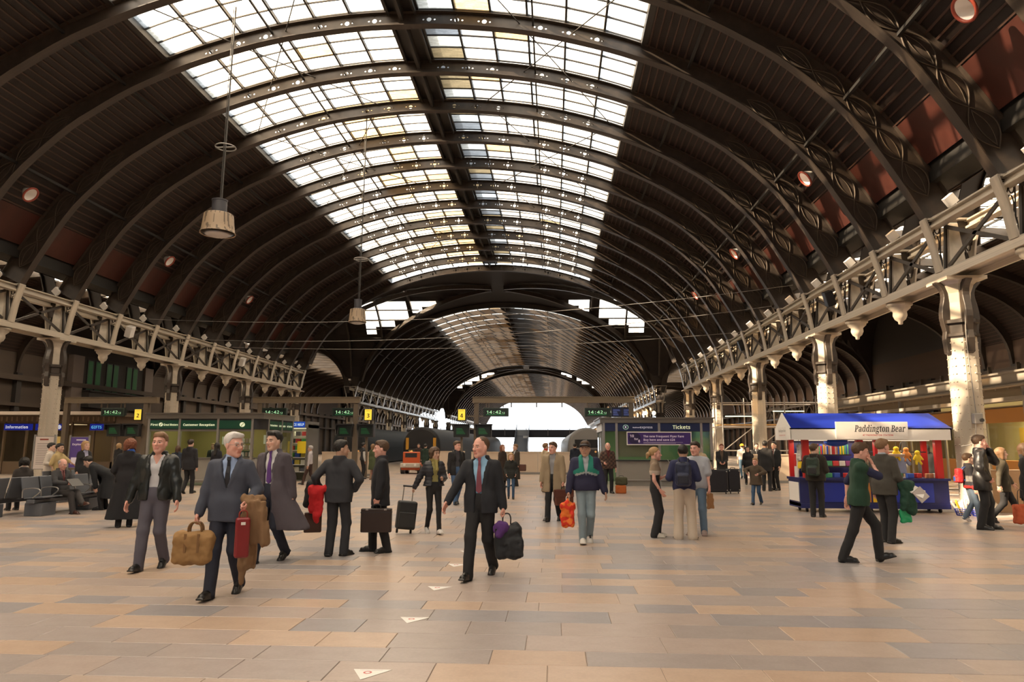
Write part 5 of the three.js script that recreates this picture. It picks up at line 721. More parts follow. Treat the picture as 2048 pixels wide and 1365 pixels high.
  const baskets = [[14.98, -17.25], [15.28, -17.1]]; baskets.forEach(([x2, z2], i) => { const t = thing('wire_basket', i ? 'blue wire basket of toys with a red ball on the floor by the stall' : 'blue wire basket of rolled posters on the floor by the stall', 'basket', [x2, 0, z2]); const g = []; for (let k = 0; k < 4; k++) { const r = 0.15 + k * 0.013; g.push(new THREE.TorusGeometry(r, 0.008, 4, 16).rotateX(Math.PI / 2).translate(0, 0.012 + k * 0.05, 0)); } for (let k = 0; k < 16; k++) { const a = k / 16 * Math.PI * 2; g.push(rod(V(Math.cos(a) * 0.15, 0.01, Math.sin(a) * 0.15), V(Math.cos(a) * 0.19, 0.165, Math.sin(a) * 0.19), 0.006, 4)); } g.push(new THREE.CylinderGeometry(0.15, 0.15, 0.01, 16).translate(0, 0.006, 0)); part('wirework', g, blue, t); });
  for (let k = 0; k < 8; k++) { const t = top('rolled_poster', new THREE.CylinderGeometry(0.022, 0.022, 0.36, 10).translate(0, 0.18, 0), k % 3 ? M.white : C[1], k % 3 ? 'white rolled poster standing in the blue basket' : 'yellow rolled poster standing in the blue basket', 'poster', k % 3 ? 'white rolled posters' : 'yellow rolled posters'); const a = k * 0.8; t.position.set(14.98 + Math.cos(a) * 0.08, 0.02, -17.25 + Math.sin(a) * 0.08); t.rotation.set(Math.sin(a) * 0.25, 0, -Math.cos(a) * 0.3 + 0.25); }
  const bl = top('toy_ball', new THREE.SphereGeometry(0.085, 16, 12), C[0], 'red toy ball in the blue basket by the stall', 'ball'); bl.position.set(15.28, 0.17, -17.1);
  for (const q of scene.children.slice(before)) { q.position.z -= 0.8; q.position.x += 0.04; }
}
// ---------- shops along the stall side ----------
{
  const o = thing('shop_canopy', 'grey steel canopy with round posts over the shops', 'canopy', [0, 0, 0]), g2 = std(lin(0.24, 0.215, 0.18), 0.45);
  part('fascia_beam', [bx(21.7, 21.95, 3.9, 4.35, -44, -6), bx(21.6, 22.05, 4.33, 4.4, -44, -6), bx(21.6, 22.05, 3.86, 3.92, -44, -6)], g2, o); part('canopy_roof', bx(21.9, 25.2, 3.95, 4.05, -44, -6), std(lin(0.12, 0.1, 0.085), 0.7), o); part('rail', bx(21.9, 22.1, 3.35, 3.5, -44, -6), g2, o);
  for (let d = 8; d < 44; d += 4.6) part('post', cyl(0.14, 0.14, 3.9, 22.2, 0, -d), M.grey, o);
  for (let d = 7; d < 43.6; d += 0.75) part('joist', bx(22.1, 25.1, 3.8, 3.94, -d - 0.04, -d + 0.04), g2, o);
  const s = thing('retail_unit', 'warm lit orange and yellow shop fronts under the canopy', 'shop', [0, 0, 0]);
  part('front_band', bx(24.4, 24.6, 2.7, 3.3, -43, -8), std(lin(0.5, 0.24, 0.06), 0.5), s); part('shop_wall', bx(28, 28.2, 0, 3.9, -43, -8), std(lin(0.45, 0.4, 0.2), 0.6), s); part('shop_ceiling', bx(24.5, 28, 3.3, 3.4, -43, -8), std(lin(0.5, 0.4, 0.25), 0.7), s); for (const z of [-43.2, -8]) part('end_wall', bx(24.5, 28, 0, 3.4, z, z + 0.2), std(lin(0.4, 0.3, 0.16), 0.7), s);
  for (const [d0, d1, c] of [[19, 21.5, [0.1, 0.28, 0.12]], [21.8, 24.2, [0.62, 0.36, 0.02]], [27, 29, [0.08, 0.25, 0.12]], [33, 36, [0.5, 0.33, 0.05]]]) part('door', bx(27.9, 27.98, 0, 2.6, -d1, -d0), std(lin(...c), 0.5), s);
  part('shop_counter', bx(25.3, 25.9, 0, 1.05, -40, -10), std(lin(0.5, 0.22, 0.05), 0.4), s); for (let d = 9; d < 43; d += 3.4) part('mullion', bx(24.46, 24.54, 0, 2.7, -d - 0.05, -d + 0.05), M.steel, s); for (let d = 9; d < 39.5; d += 3.4) part('pane', bx(24.5, 24.502, 1.1, 2.7, -d - 3.3, -d - 0.08), M.glass, s);
  part('lit_sign', plane(3.2, 0.4, 24.38, 3.0, -22.2, -Math.PI / 2), signMat(384, 48, (g, w, h) => { g.fillStyle = '#8a5210'; g.fillRect(0, 0, w, h); g.fillStyle = '#9fd65a'; for (let x = 60; x < 320; x += 17) { g.fillRect(x, 12 + (x % 3) * 2, 9, 24 - (x % 5) * 2); } }, 0.5), s);
  part('lit_panel', bx(27.85, 27.9, 2.2, 2.8, -22.6, -20.6), std(lin(0.8, 0.6, 0.1), 0.5, { emissive: lin(1.6, 1.1, 0.2) }), s); part('television', bx(24.2, 24.3, 2.3, 2.8, -29.6, -28.6), M.dark, s); part('screen', plane(0.9, 0.42, 24.19, 2.55, -29.1, -Math.PI / 2), signMat(96, 48, (g, w, h) => { g.fillStyle = '#3a8fd0'; g.fillRect(0, 0, w, h); g.fillStyle = '#e8f4ff'; g.fillRect(30, 12, 50, 20); g.fillStyle = '#e0a040'; g.fillRect(8, 34, 40, 8); }, 0.9), s);
  for (const d of [13, 20, 27, 34]) panelLight(26.3, 3.26, -d, 2.2, 3, 14, lin(1, 0.8, 0.42), s);
  for (const [x, d, w, h, l] of [[16.75, 19.3, 1.3, 1.05, 'brown cardboard display box standing behind the man on the phone'], [18.6, 20.2, 1.0, 0.9, 'brown cardboard carton on the floor farther from the phone caller']]) { const b = thing('cardboard_box', l, 'box', [x, 0, -d]); part('carton', rb(w, h, 0.8, 0.015, 0, h / 2, 0), std(lin(0.32, 0.2, 0.11), 0.85), b); part('flap', [bx(-w / 2, w / 2, h, h + 0.01, -0.4, -0.01), bx(-w / 2, w / 2, h, h + 0.012, 0.01, 0.4)], std(lin(0.36, 0.23, 0.13), 0.85), b); }
  const cam = thing('junction_box', 'small grey camera box and looping cable fixed to the iron column by the stall', 'box', [15.62 - 0.02, 2.35, -18.53 + 0.4]); part('case', rb(0.2, 0.26, 0.16, 0.02), M.grey, cam); part('lens', cyl(0.045, 0.045, 0.05, 0, 0, 0).rotateX(Math.PI / 2).translate(0.04, -0.04, 0.09), M.dark, cam); for (const g of [tube([V(-0.02, 0.12, 0), V(-0.06, 0.9, 0.02), V(-0.1, 2, 0.03), V(-0.05, 2.9, 0.02)], 0.012, 30, 5), tube([V(-0.06, -0.1, 0.02), V(-0.1, -0.4, 0.03), V(-0.22, -0.62, 0.05), V(-0.5, -0.68, 0.1)], 0.012, 20, 5)]) part('loose_cable', g, M.grey, cam);
}
// ---------- information office and posters on the bench side ----------
{
  const o = thing('information_office', 'low shop front with blue lit signs and pale canopy edge beyond the benches', 'shop', [0, 0, -38.2]), wd = std(lin(0.16, 0.11, 0.07), 0.6), X0 = -30, X1 = -19.6;
  part('wall', [bx(X0, X1, 0, 3.3, -4, -3.8), bx(X1 - 0.1, X1, 0, 3.3, -4, 0), bx(X0, X1, 2.85, 3.3, -0.1, 0), bx(X0, X1, 0, 0.7, -0.1, 0)], wd, o); part('canopy', [bx(X0, X1 + 0.5, 3.3, 3.42, -4, 1.2)], wd, o); part('canopy_edge', bx(X0, X1 + 0.5, 3.26, 3.44, 1.2, 1.28), std(lin(0.6, 0.52, 0.45), 0.35), o);
  for (let x = X0; x <= X1; x += 1.32) part('mullion', bx(x - 0.05, x + 0.05, 0, 2.9, -0.06, 0.06), wd, o); for (let x = X0; x < X1 - 1; x += 1.32) part('pane', bx(x + 0.06, x + 1.26, 0.7, 2.4, -0.03, -0.028), M.glass, o);
  for (let x = X0 + 0.15; x < X1; x += 0.3) part('slat', bx(x - 0.05, x + 0.05, 2.95, 3.2, 0, 0.05), std(lin(0.28, 0.2, 0.13), 0.6), o);
  [['Information', -25.2, 1.7], ['i', -23.8, 0.8], ['q', -22.8, 0.8], ['GIFTS', -20.6, 0.8]].forEach(([t, x, w], i) => part('lit_sign', plane(w, 0.36, x, 2.62, 0.07), signMat(Math.round(w * 140), 52, (g, W, h) => { g.fillStyle = '#0b1f8a'; g.fillRect(0, 0, W, h); g.fillStyle = i === 3 ? '#6fd0ff' : '#f0f4ff'; if (i === 1 || i === 2) { g.beginPath(); g.arc(W / 2, h / 2, 17, 0, 7); g.fill(); g.fillStyle = '#0b1f8a'; g.font = 'bold 24px serif'; g.fillText(i === 1 ? '?' : 'i', W / 2 - 6, h / 2 + 9); } else { g.font = 'bold 32px ' + ff; g.fillText(t, 10, 38, W - 20); } }, 0.7), o));
  panelLight(-23.6, 2.8, -40, 1.6, 1, 10, lin(1, 0.75, 0.4), o); part('lit_shelf', bx(-24.2, -23.0, 1.5, 2.1, -1, -0.9), std(lin(0.7, 0.45, 0.15), 0.5, { emissive: lin(0.5, 0.28, 0.08) }), o);
  for (const [x, d, c, l, draw] of [[-13.4, 24.6, '#cfc4bd', 'white notice poster on a grey frame beside the iron column', (g, w, h) => { g.fillStyle = '#8a3a2a'; g.fillRect(30, 14, 60, 10); g.fillStyle = '#6a6460'; for (let y = 46; y < 200; y += 12) g.fillRect(14, y, 70 + (y * 7) % 22, 3); }], [-13.2, 26.2, '#5a4690', 'purple poster on a grey frame behind the blonde woman', (g, w, h) => { g.fillStyle = '#e8e2f4'; g.fillRect(40, 16, 70, 8); g.font = 'bold 22px sans-serif'; g.fillText('Explorer', 12, 60); g.fillRect(12, 150, 100, 50); }]]) { const p = thing('poster_stand', l, 'poster', [x, 0, -d]); part('frame', [bx(-0.38, 0.38, 0.75, 1.95, -0.03, 0.0), bx(-0.4, -0.36, 0, 2, -0.04, 0.03), bx(0.36, 0.4, 0, 2, -0.04, 0.03)], M.grey, p); part('print', plane(0.7, 1.15, 0, 1.35, 0.005), signMat(128, 224, (g, w, h) => { g.fillStyle = c; g.fillRect(0, 0, w, h); draw(g, w, h); }), p); }
}
// ---------- benches ----------
function bench(x, d, turn, n, label) {
  const o = thing('bench', label, 'bench', [x, 0, -d], turn, 'grey metal benches'), m = std(lin(0.13, 0.14, 0.16), 0.4, { metalness: 0.3 });
  const L = n * 0.6;
  for (const px of [-L / 2 + 0.35, L / 2 - 0.35]) part('pedestal', [rb(0.5, 0.3, 0.42, 0.02, px, 0.15, 0)], m, o);
  part('beam', rb(L, 0.09, 0.2, 0.02, 0, 0.34, 0), m, o);
  for (let k = 0; k < n; k++) { const cx = -L / 2 + 0.3 + k * 0.6; part('seat', rb(0.54, 0.035, 0.46, 0.015, 0, 0, 0).rotateX(-0.06).translate(cx, 0.42, 0.04), m, o); part('backrest', rb(0.54, 0.48, 0.035, 0.015, 0, 0.24, 0).rotateX(-0.22).translate(cx, 0.42, -0.2), m, o); }
  for (let k = 0; k <= n; k++) { const cx = -L / 2 + k * 0.6; part('armrest', tube([V(cx, 0.42, -0.2), V(cx, 0.6, -0.2), V(cx, 0.63, -0.12), V(cx, 0.63, 0.16), V(cx, 0.58, 0.22), V(cx, 0.42, 0.05)], 0.014, 24, 6), M.steel, o); }
  return o;
}
bench(-7.0, 17.0, Math.PI / 2, 4, 'grey metal bench with the seated man reading papers'); bench(-7.75, 16.3, -Math.PI / 2, 4, 'grey metal bench backing onto the reading man'); bench(-9.2, 20.6, Math.PI / 2, 4, 'grey metal bench farther back beside the bending figure');
// ---------- platforms: hoardings, trains, baggage tug ----------
{
  const hb = std(lin(0.62, 0.5, 0.38), 0.5);
  const h = (x0, x1, d, l) => { const o = thing('hoarding', l, 'barrier', [0, 0, -d]); const n = Math.max(1, Math.round((x1 - x0) / 1.8)); for (let k = 0; k < n; k++) { const a = x0 + (x1 - x0) * k / n, b = x0 + (x1 - x0) * (k + 1) / n; part('panel', bx(a + 0.01, b - 0.01, 0.12, 1.25, -0.04, 0), hb, o); } part('cap_rail', bx(x0, x1, 1.25, 1.3, -0.06, 0.03), hb, o); part('foot', bx(x0, x1, 0, 0.12, -0.1, 0.02), M.grey, o); };
  h(0.2, 6.1, 41.5, 'cream boarded barrier before the bright end arch'); h(-7.6, -4.6, 38, 'cream boarded barrier beside the shop unit'); h(-2.7, -0.6, 45, 'cream boarded barrier behind the baggage tug');
  h(14.2, 17.5, 33, 'white boarded hoarding between the stall gable and the scaffolding');
  const tr = (x, d0, len, body, face, l, dark) => { const o = thing('train', l, 'train', [x, 0, -d0]); const s = new THREE.Shape(); s.moveTo(-1.35, 0.35); s.lineTo(-1.38, 1.5); s.bezierCurveTo(-1.36, 2.5, -0.9, 2.95, 0, 3.0); s.bezierCurveTo(0.9, 2.95, 1.36, 2.5, 1.38, 1.5); s.lineTo(1.35, 0.35); s.closePath(); part('body', new THREE.ExtrudeGeometry(s, { depth: len, bevelEnabled: true, bevelSize: 0.25, bevelThickness: 0.5, bevelSegments: 3 }).translate(0, 0, -len - 0.5), body, o); part('cab_front', [bx(-1.1, 1.1, 0.4, 1.35, 0, 0.12)], face, o); part('underframe', bx(-1.1, 1.1, 0, 0.4, -len, -0.3), M.dark, o); part('windscreen', [bx(-1.0, -0.06, 1.5, 2.2, -0.05, 0.06), bx(0.06, 1.0, 1.5, 2.2, -0.05, 0.06)], M.dark, o); for (const q of [-0.8, 0.8]) part('headlight', new THREE.CylinderGeometry(0.09, 0.09, 0.06, 12).rotateX(Math.PI / 2).translate(q, 1.15, 0.15), std(lin(0.6, 0.4, 0.2), 0.3, { emissive: lin(0.5, 0.22, 0.05) }), o); if (dark) { part('pillar', [bx(-1.3, -1.05, 1.3, 2.3, -0.1, 0.1), bx(1.05, 1.3, 1.3, 2.3, -0.1, 0.1)], std(lin(0.6, 0.3, 0.03), 0.5), o); for (let k = -4; k < 4; k++) part('chevron', [bar(V(k * 0.25, 0.75, 0.13), V(k * 0.25 + 0.12, 1.0, 0.13), 0.02, 0.07), bar(V(k * 0.25, 1.25, 0.13), V(k * 0.25 + 0.12, 1.0, 0.13), 0.02, 0.07)], std(lin(0.6, 0.4, 0.02), 0.5), o); } for (let z = 4; z < len; z += 2.4) for (const q of [-1, 1]) part('window', bx(q * 1.36, q * 1.4, 1.3, 2.0, -z - 1.6, -z), M.dark, o); };
  tr(-6.3, 60, 70, std(lin(0.02, 0.02, 0.022), 0.6), std(lin(0.03, 0.03, 0.03), 0.6), 'dark diesel train with yellow chevrons at the buffers', true); tr(7.9, 62, 60, std(lin(0.3, 0.29, 0.28), 0.4), std(lin(0.04, 0.04, 0.045), 0.5), 'grey rounded train nose beside the ticket booth', false); tr(-12.5, 60, 70, std(lin(0.02, 0.025, 0.03), 0.65), std(lin(0.03, 0.03, 0.035), 0.6), 'dark carriage with an orange lamp beyond the shop unit', false);
  const t = thing('baggage_tug', 'orange baggage tug parked behind the men in dark suits', 'vehicle', [-3.3, 0, -41]), or = std(lin(0.5, 0.09, 0.02), 0.45); part('body', [rb(1.1, 0.4, 1.9, 0.06, 0, 0.42, -0.9), rb(1.0, 0.75, 0.3, 0.05, 0, 0.9, -0.3)], or, t); part('bonnet_panel', bx(-0.35, 0.35, 0.95, 1.2, -0.16, -0.14), M.dark, t); part('bumper', rb(1.15, 0.26, 0.2, 0.04, 0, 0.5, 0.08), std(lin(0.5, 0.45, 0.38), 0.5), t); for (const q of [-0.45, 0.45]) { part('headlight', cyl(0.07, 0.07, 0.04, 0, 0, 0, 12).rotateX(Math.PI / 2).translate(q * 0.7, 0.52, 0.19), M.white, t); for (const z of [-0.25, -1.5]) part('wheel', new THREE.CylinderGeometry(0.25, 0.25, 0.2, 18).rotateZ(Math.PI / 2).translate(q * 1.1, 0.25, z), M.dark, t); } part('seat', rb(0.7, 0.4, 0.3, 0.05, 0, 0.95, -1.5), M.dark, t);
  const sc = thing('scaffold', 'steel scaffolding with boards and strip lights beyond the stall gable', 'scaffold', [0, 0, -42]); for (let x = 15; x <= 21; x += 1.8) for (const z of [0, -2]) part('standard', rod(V(x, 0, z), V(x, 4.6, z), 0.04), M.steel, sc); for (const y of [1.4, 2.8, 4.2]) for (const z of [0, -2]) part('ledger', rod(V(14.8, y, z), V(20.8, y, z), 0.035), M.steel, sc); for (const y of [2.9]) part('board', bx(15, 20.6, y, y + 0.05, -1.9, -0.1), std(lin(0.4, 0.25, 0.1), 0.8), sc); for (let x = 15; x < 20; x += 1.8) part('brace', rod(V(x, 1.4, 0), V(x + 1.8, 2.8, 0), 0.03), M.steel, sc); for (const [x, y] of [[16.2, 3.4], [19, 3.7]]) part('strip_light', bx(x - 0.9, x + 0.9, y, y + 0.05, -0.6, -0.5), std(lin(0.7, 0.8, 0.6), 0.4, { emissive: lin(1.6, 2, 1.3) }), sc);
}
// ---------- the people ----------
const step = (a, b, w = 0.09) => [[-w, a, -0.05, a < 0 ? 0.05 : 0, a < 0 ? 0.55 : -0.12], [w, b, 0.05, b < 0 ? 0.05 : 0, b < 0 ? 0.55 : -0.12]];
const black = [0.012, 0.012, 0.014], navy = [0.014, 0.018, 0.034], charcoal = [0.03, 0.031, 0.035], whiteC = [0.55, 0.55, 0.56];
const PP = {};
PP.whiteHair = person({ label: 'white-haired man in blue-grey suit carrying a tan holdall', x: 1.42, d: 7.8, yaw: 4, H: 1.8, lod: 0, skin: 'pink', hair: ['side', 'white'], glasses: 1, headYaw: 58, feet: step(0.14, -0.26, 0.085), hands: [[-0.3, 0.84, 0.1], [0.29, 1.0, 0.2]], grip: ['grip', 'grip'], shirt: { c: [0.3, 0.4, 0.62] }, tie: [0.008, 0.008, 0.014], coat: { c: [0.05, 0.058, 0.085], v: 1.12, vw: 0.1, hem: 0.79, e: 0.018 }, legs: { c: [0.014, 0.017, 0.032] } });
PP.leather = person({ label: 'man in open black leather jacket and grey jeans walking ahead', x: -0.32, d: 9.35, yaw: 8, H: 1.82, lod: 0, skin: 'pink', hair: ['short', 'sandy'], headPitch: -4, feet: step(0.12, -0.22, 0.09), hands: [[-0.32, 0.86, 0.08], [0.32, 0.88, 0.1]], shirt: { c: [0.5, 0.5, 0.53], neck: 1.34 }, belt: black, coat: { c: [0.01, 0.013, 0.013], v: 0.9, openW: 0.065, vw: 0.1, hem: 0.88, rough: 0.38, e: 0.02, wr: 0.013, sheen: 0 }, legs: { c: [0.085, 0.08, 0.105], loose: 0.012 } });
PP.overcoat = person({ label: 'dark-haired man in long grey open overcoat and purple tie', x: 0.98, d: 10.05, yaw: -14, H: 1.87, lod: 0, skin: 'fair', hair: ['side', 'black'], headYaw: -10, feet: step(0.16, -0.3, 0.08), hands: [[-0.26, 0.88, 0.0], [0.3, 0.84, -0.08]], shirt: { c: whiteC }, tie: [0.1, 0.035, 0.2], coat: { c: [0.07, 0.06, 0.075], name: 'overcoat', v: 0.9, openW: 0.06, vw: 0.1, hem: 0.44, flare: 0.09, sweep: [0.16, -0.12], e: 0.02 }, legs: { c: navy } });
PP.overcoatVest = null;
PP.backSuit = person({ label: 'man in dark suit seen from behind with a red jacket over his arm', x: 1.8, d: 10.72, yaw: 172, H: 1.73, lod: 0, skin: 'tan', hair: ['short', 'black'], headYaw: -55, feet: [[-0.1, 0.02, -0.3], [0.12, -0.06, 0.3]], hands: [[-0.22, 1.0, 0.12], [0.36, 0.97, 0.02]], elbow: [[-1, -0.3, -0.5], [0.8, -0.3, -1]], grip: ['fist', 'grip'], coat: { c: [0.026, 0.028, 0.035], hem: 0.8, e: 0.02 }, legs: { c: [0.022, 0.024, 0.03], loose: 0.014 }, belly: 0.01, wide: 1.18 });
PP.sideSuit = person({ label: 'man in black overcoat in profile holding a brown briefcase', x: 2.35, d: 11.15, yaw: -72, H: 1.73, lod: 0, skin: 'pink', hair: ['short', 'brown'], feet: [[-0.1, 0.12, -0.2], [0.1, -0.1, 0.3]], hands: [[-0.24, 0.84, 0.06], [0.26, 0.84, 0.06]], grip: ['relaxed', 'grip'], coat: { c: [0.01, 0.011, 0.016], hem: 0.72, e: 0.026, flare: 0.02 }, legs: { c: black, loose: 0.014 }, belly: 0.03, wide: 1.18 });
PP.puffer = person({ label: 'woman in black puffer jacket and yellow top pulling a wheeled case', x: 2.78, d: 13.5, yaw: 26, H: 1.62, f: 1, lod: 1, skin: 'tan', hair: ['curly', 'brown'], headYaw: 25, feet: step(-0.2, 0.16, 0.08), hands: [[-0.42, 0.88, -0.14], [0.12, 1.12, 0.26]], grip: ['grip', 'fist'], scarf: [0.3, 0.25, 0.08], shirt: { c: [0.32, 0.28, 0.1], hem: 0.86, name: 'top' }, coat: { c: [0.016, 0.017, 0.024], v: 0.95, openW: 0.07, hem: 0.96, puff: 0.016, e: 0.03, rough: 0.5 }, legs: { c: black, loose: 0.0 }, shoes: { kind: 'trainer', c: [0.6, 0.58, 0.56], rough: 0.6 } });
PP.centre = person({ label: 'man in dark suit, pale blue shirt and patterned tie striding with a black bag', x: 4.12, d: 9.1, yaw: -12, H: 1.8, lod: 0, skin: 'pink', hair: ['receding', 'brown'], headYaw: -28, feet: step(0.2, -0.34, 0.08), hands: [[-0.4, 0.9, 0.22], [0.3, 0.84, -0.02]], grip: ['relaxed', 'grip'], shirt: { c: [0.26, 0.46, 0.66] }, tie: [0.2, 0.05, 0.075], coat: { c: [0.012, 0.014, 0.02], v: 0.92, openW: 0.045, vw: 0.11, hem: 0.8, e: 0.018 }, legs: { c: black, loose: 0.012 } });
PP.jeansMan = person({ label: 'man in dark jacket and jeans carrying a black backpack', x: 2.3, d: 20.1, yaw: 30, H: 1.78, lod: 1, skin: 'pink', hair: ['short', 'brown'], headYaw: 25, feet: step(0.16, -0.2), shirt: { c: [0.05, 0.05, 0.06] }, coat: { c: black, v: 0.95, openW: 0.06, hem: 0.8 }, legs: { c: [0.05, 0.1, 0.2] } });
person({ label: 'woman with long red hair in a long brown coat', x: 3.0, d: 28.3, yaw: 50, H: 1.7, f: 1, lod: 2, hair: ['long', 'auburn'], coat: { c: [0.03, 0.018, 0.012], hem: 0.28, flare: 0.04 }, legs: { c: black } });
person({ label: 'young girl in dark padded jacket and blue jeans', x: 3.72, d: 22.3, yaw: 5, H: 1.42, f: 1, child: 1, lod: 1, hair: ['bob', 'blond'], feet: step(-0.12, 0.14), hands: [[-0.2, 0.95, 0.1], [0.2, 0.95, 0.1]], coat: { c: [0.014, 0.016, 0.014], hem: 0.78, puff: 0.01, e: 0.03 }, legs: { c: [0.03, 0.07, 0.14], loose: 0 }, shoes: { c: black, kind: 'boot' } });
PP.shoulder = person({ label: 'person in brown coat with a brown shoulder bag turned towards the red-haired woman', x: 3.5, d: 29.3, yaw: -50, H: 1.72, lod: 2, hair: ['short', 'sandy'], shirt: { c: whiteC }, coat: { c: [0.035, 0.028, 0.022], v: 1.2, hem: 0.3, flare: 0.03 }, legs: { c: charcoal } });
PP.beige = person({ label: 'man in beige jacket and grey scarf holding a brown briefcase', x: 5.05, d: 15.9, yaw: -18, H: 1.74, lod: 1, skin: 'pink', hair: ['short', 'brown'], headYaw: -15, feet: step(0.14, -0.2), hands: [[-0.26, 0.84, 0.1], [0.28, 0.86, 0.1]], grip: ['relaxed', 'grip'], shirt: { c: [0.25, 0.25, 0.27] }, coat: { c: [0.26, 0.2, 0.13], v: 0.8, openW: 0.04, hem: 0.66, flare: 0.05, e: 0.024 }, legs: { c: black } });
person({ label: 'person in pale coat and red scarf half hidden behind the beige jacket', x: 4.75, d: 25.5, yaw: 120, H: 1.75, lod: 2, hair: ['short', 'sandy'], scarf: [0.4, 0.02, 0.02], coat: { c: [0.38, 0.3, 0.2], hem: 0.5, flare: 0.03 }, legs: { c: charcoal } });
const teal = (x, y, z) => { const yy = y + Math.abs(x) * 0.55; return yy > 1.37 && Math.abs(x) > 0.13 ? [0.014, 0.016, 0.05] : y > 1.24 - Math.abs(x) * 0.25 && Math.abs(x) < 0.23 ? [0.015, 0.2, 0.15] : y > 1.21 - Math.abs(x) * 0.3 && y > 1.16 && Math.abs(x) < 0.2 && z > 0 ? [0.3, 0.32, 0.32] : [0.014, 0.014, 0.045]; };
PP.cap = person({ label: 'man in black cap and teal and navy windcheater carrying an orange bag', x: 5.62, d: 12.4, yaw: 2, H: 1.74, lod: 0, skin: 'tan', hair: ['short', 'brown'], hat: ['cap', [0.02, 0.016, 0.02], 'cap'], headYaw: -12, feet: step(0.1, -0.14, 0.07), hands: [[-0.32, 0.86, 0.1], [0.34, 0.86, 0.08]], grip: ['grip', 'relaxed'], shirt: { c: [0.45, 0.47, 0.52] }, coat: { c: navy, col: teal, v: 1.14, vw: 0.07, hem: 0.9, e: 0.03, lapel: false }, legs: { c: [0.2, 0.26, 0.3], loose: 0.01 }, shoes: { kind: 'trainer', c: [0.6, 0.58, 0.55], rough: 0.6 } });
person({ label: 'grey-haired man in plaid jacket standing by the ticket booth', x: 6.98, d: 25.3, yaw: 10, H: 1.78, lod: 2, skin: 'pink', hair: ['bald', 'white'], hands: [[-0.2, 1.05, 0.2], [0.26, 0.84, 0.08]], shirt: { c: [0.1, 0.02, 0.02] }, coat: { c: [0.05, 0.03, 0.022], v: 1.2, hem: 0.84, col: (x, y, z) => (Math.floor(x * 14 + 40) + Math.floor(y * 14)) % 2 ? [0.1, 0.055, 0.04] : [0.035, 0.02, 0.016] }, legs: { c: black } });
const hoodie = (x, y, z) => y > 1.3 ? [0.27, 0.2, 0.14] : y > 1.22 ? [0.5, 0.42, 0.36] : black;
PP.girl = person({ label: 'girl with blonde ponytail in black and tan top drinking from a red cup', x: 6.9, d: 13.32, yaw: 78, H: 1.64, f: 1, lod: 0, skin: 'pink', hair: ['pony', 'blond'], headYaw: 8, feet: [[-0.09, 0.02, 0.1], [0.1, 0.05, 0.2]], hands: [[-0.16, 0.9, 0.12], [0.06, 1.22, 0.28]], grip: ['relaxed', 'grip'], shirt: { c: black, col: hoodie, name: 'hooded_top', hem: 0.94, sleeve: 0.35, e: 0.008 }, legs: { c: [0.018, 0.019, 0.023], loose: 0.016, flare: 0.02 }, shoes: { kind: 'trainer', c: [0.5, 0.46, 0.4], rough: 0.6 } });
PP.packBoy = person({ label: 'boy in navy shirt and baggy beige trousers wearing a blue backpack', x: 7.42, d: 13.05, yaw: 168, H: 1.68, lod: 0, skin: 'tan', hair: ['bowl', 'black'], feet: [[-0.13, 0.02, -0.3], [0.13, 0.0, 0.35]], hands: [[-0.18, 1.05, 0.2], [0.2, 1.05, 0.2]], grip: ['fist', 'fist'], shirt: { c: [0.02, 0.024, 0.075], hem: 0.76, sleeve: 0.95, e: 0.028, name: 'shirt' }, legs: { c: [0.5, 0.42, 0.34], loose: 0.03, flare: 0.016 }, shoes: { kind: 'trainer', c: [0.05, 0.04, 0.03], rough: 0.6 } });
PP.greyBoy = person({ label: 'boy in loose pale grey T-shirt and jeans holding a paper bag', x: 7.78, d: 13.75, yaw: -22, H: 1.74, lod: 0, skin: 'pink', hair: ['short', 'dark'], headYaw: -14, feet: [[-0.1, 0.04, -0.2], [0.12, 0.0, 0.2]], hands: [[-0.25, 0.86, 0.1], [0.26, 0.84, 0.08]], grip: ['relaxed', 'grip'], shirt: { c: [0.36, 0.38, 0.43], hem: 0.78, sleeve: 0.8, e: 0.03, collar: false, name: 'shirt' }, legs: { c: [0.12, 0.19, 0.28], loose: 0.012 }, shoes: { kind: 'trainer', c: [0.3, 0.22, 0.2], rough: 0.6 } });
person({ label: 'grey-haired person in cream jacket seen from behind near the dark suitcases', x: 10.4, d: 26.3, yaw: 160, H: 1.68, lod: 2, hair: ['bob', 'grey'], hands: [[-0.4, 0.95, 0.2], [0.26, 0.84, 0.05]], coat: { c: [0.5, 0.4, 0.27], hem: 0.74 }, legs: { c: black } });
person({ label: 'man in black coat standing behind the dark suitcases', x: 11.95, d: 29.5, yaw: -10, H: 1.75, lod: 2, skin: 'pink', hair: ['short', 'auburn'], hands: [[-0.1, 1.0, 0.22], [0.1, 1.0, 0.22]], shirt: { c: [0.1, 0.07, 0.05] }, coat: { c: black, v: 1.0, hem: 0.5, flare: 0.03 }, legs: { c: black } });
person({ label: 'workman in yellow hard hat, white shirt and jeans walking away', x: 14.9, d: 37.6, yaw: 175, H: 1.78, lod: 2, hair: ['short', 'dark'], hat: ['hat', [0.7, 0.4, 0.01], 'hard_hat'], feet: step(0.1, -0.12), shirt: { c: [0.55, 0.5, 0.46], sleeve: 0.9, hem: 0.95, e: 0.02 }, legs: { c: [0.07, 0.13, 0.2] } });
person({ label: 'dark-haired woman in black beyond the running child', x: 13.55, d: 31.6, yaw: -5, H: 1.66, f: 1, lod: 2, hair: ['long', 'black'], coat: { c: black, hem: 0.6 }, legs: { c: black } });
person({ label: 'man in dark suit looking over the shoulder of the long-haired woman', x: 14.4, d: 33.2, yaw: -5, H: 1.8, lod: 2, hair: ['short', 'dark'], shirt: { c: whiteC }, tie: black, coat: { c: black, v: 1.1, hem: 0.8 }, legs: { c: black } });
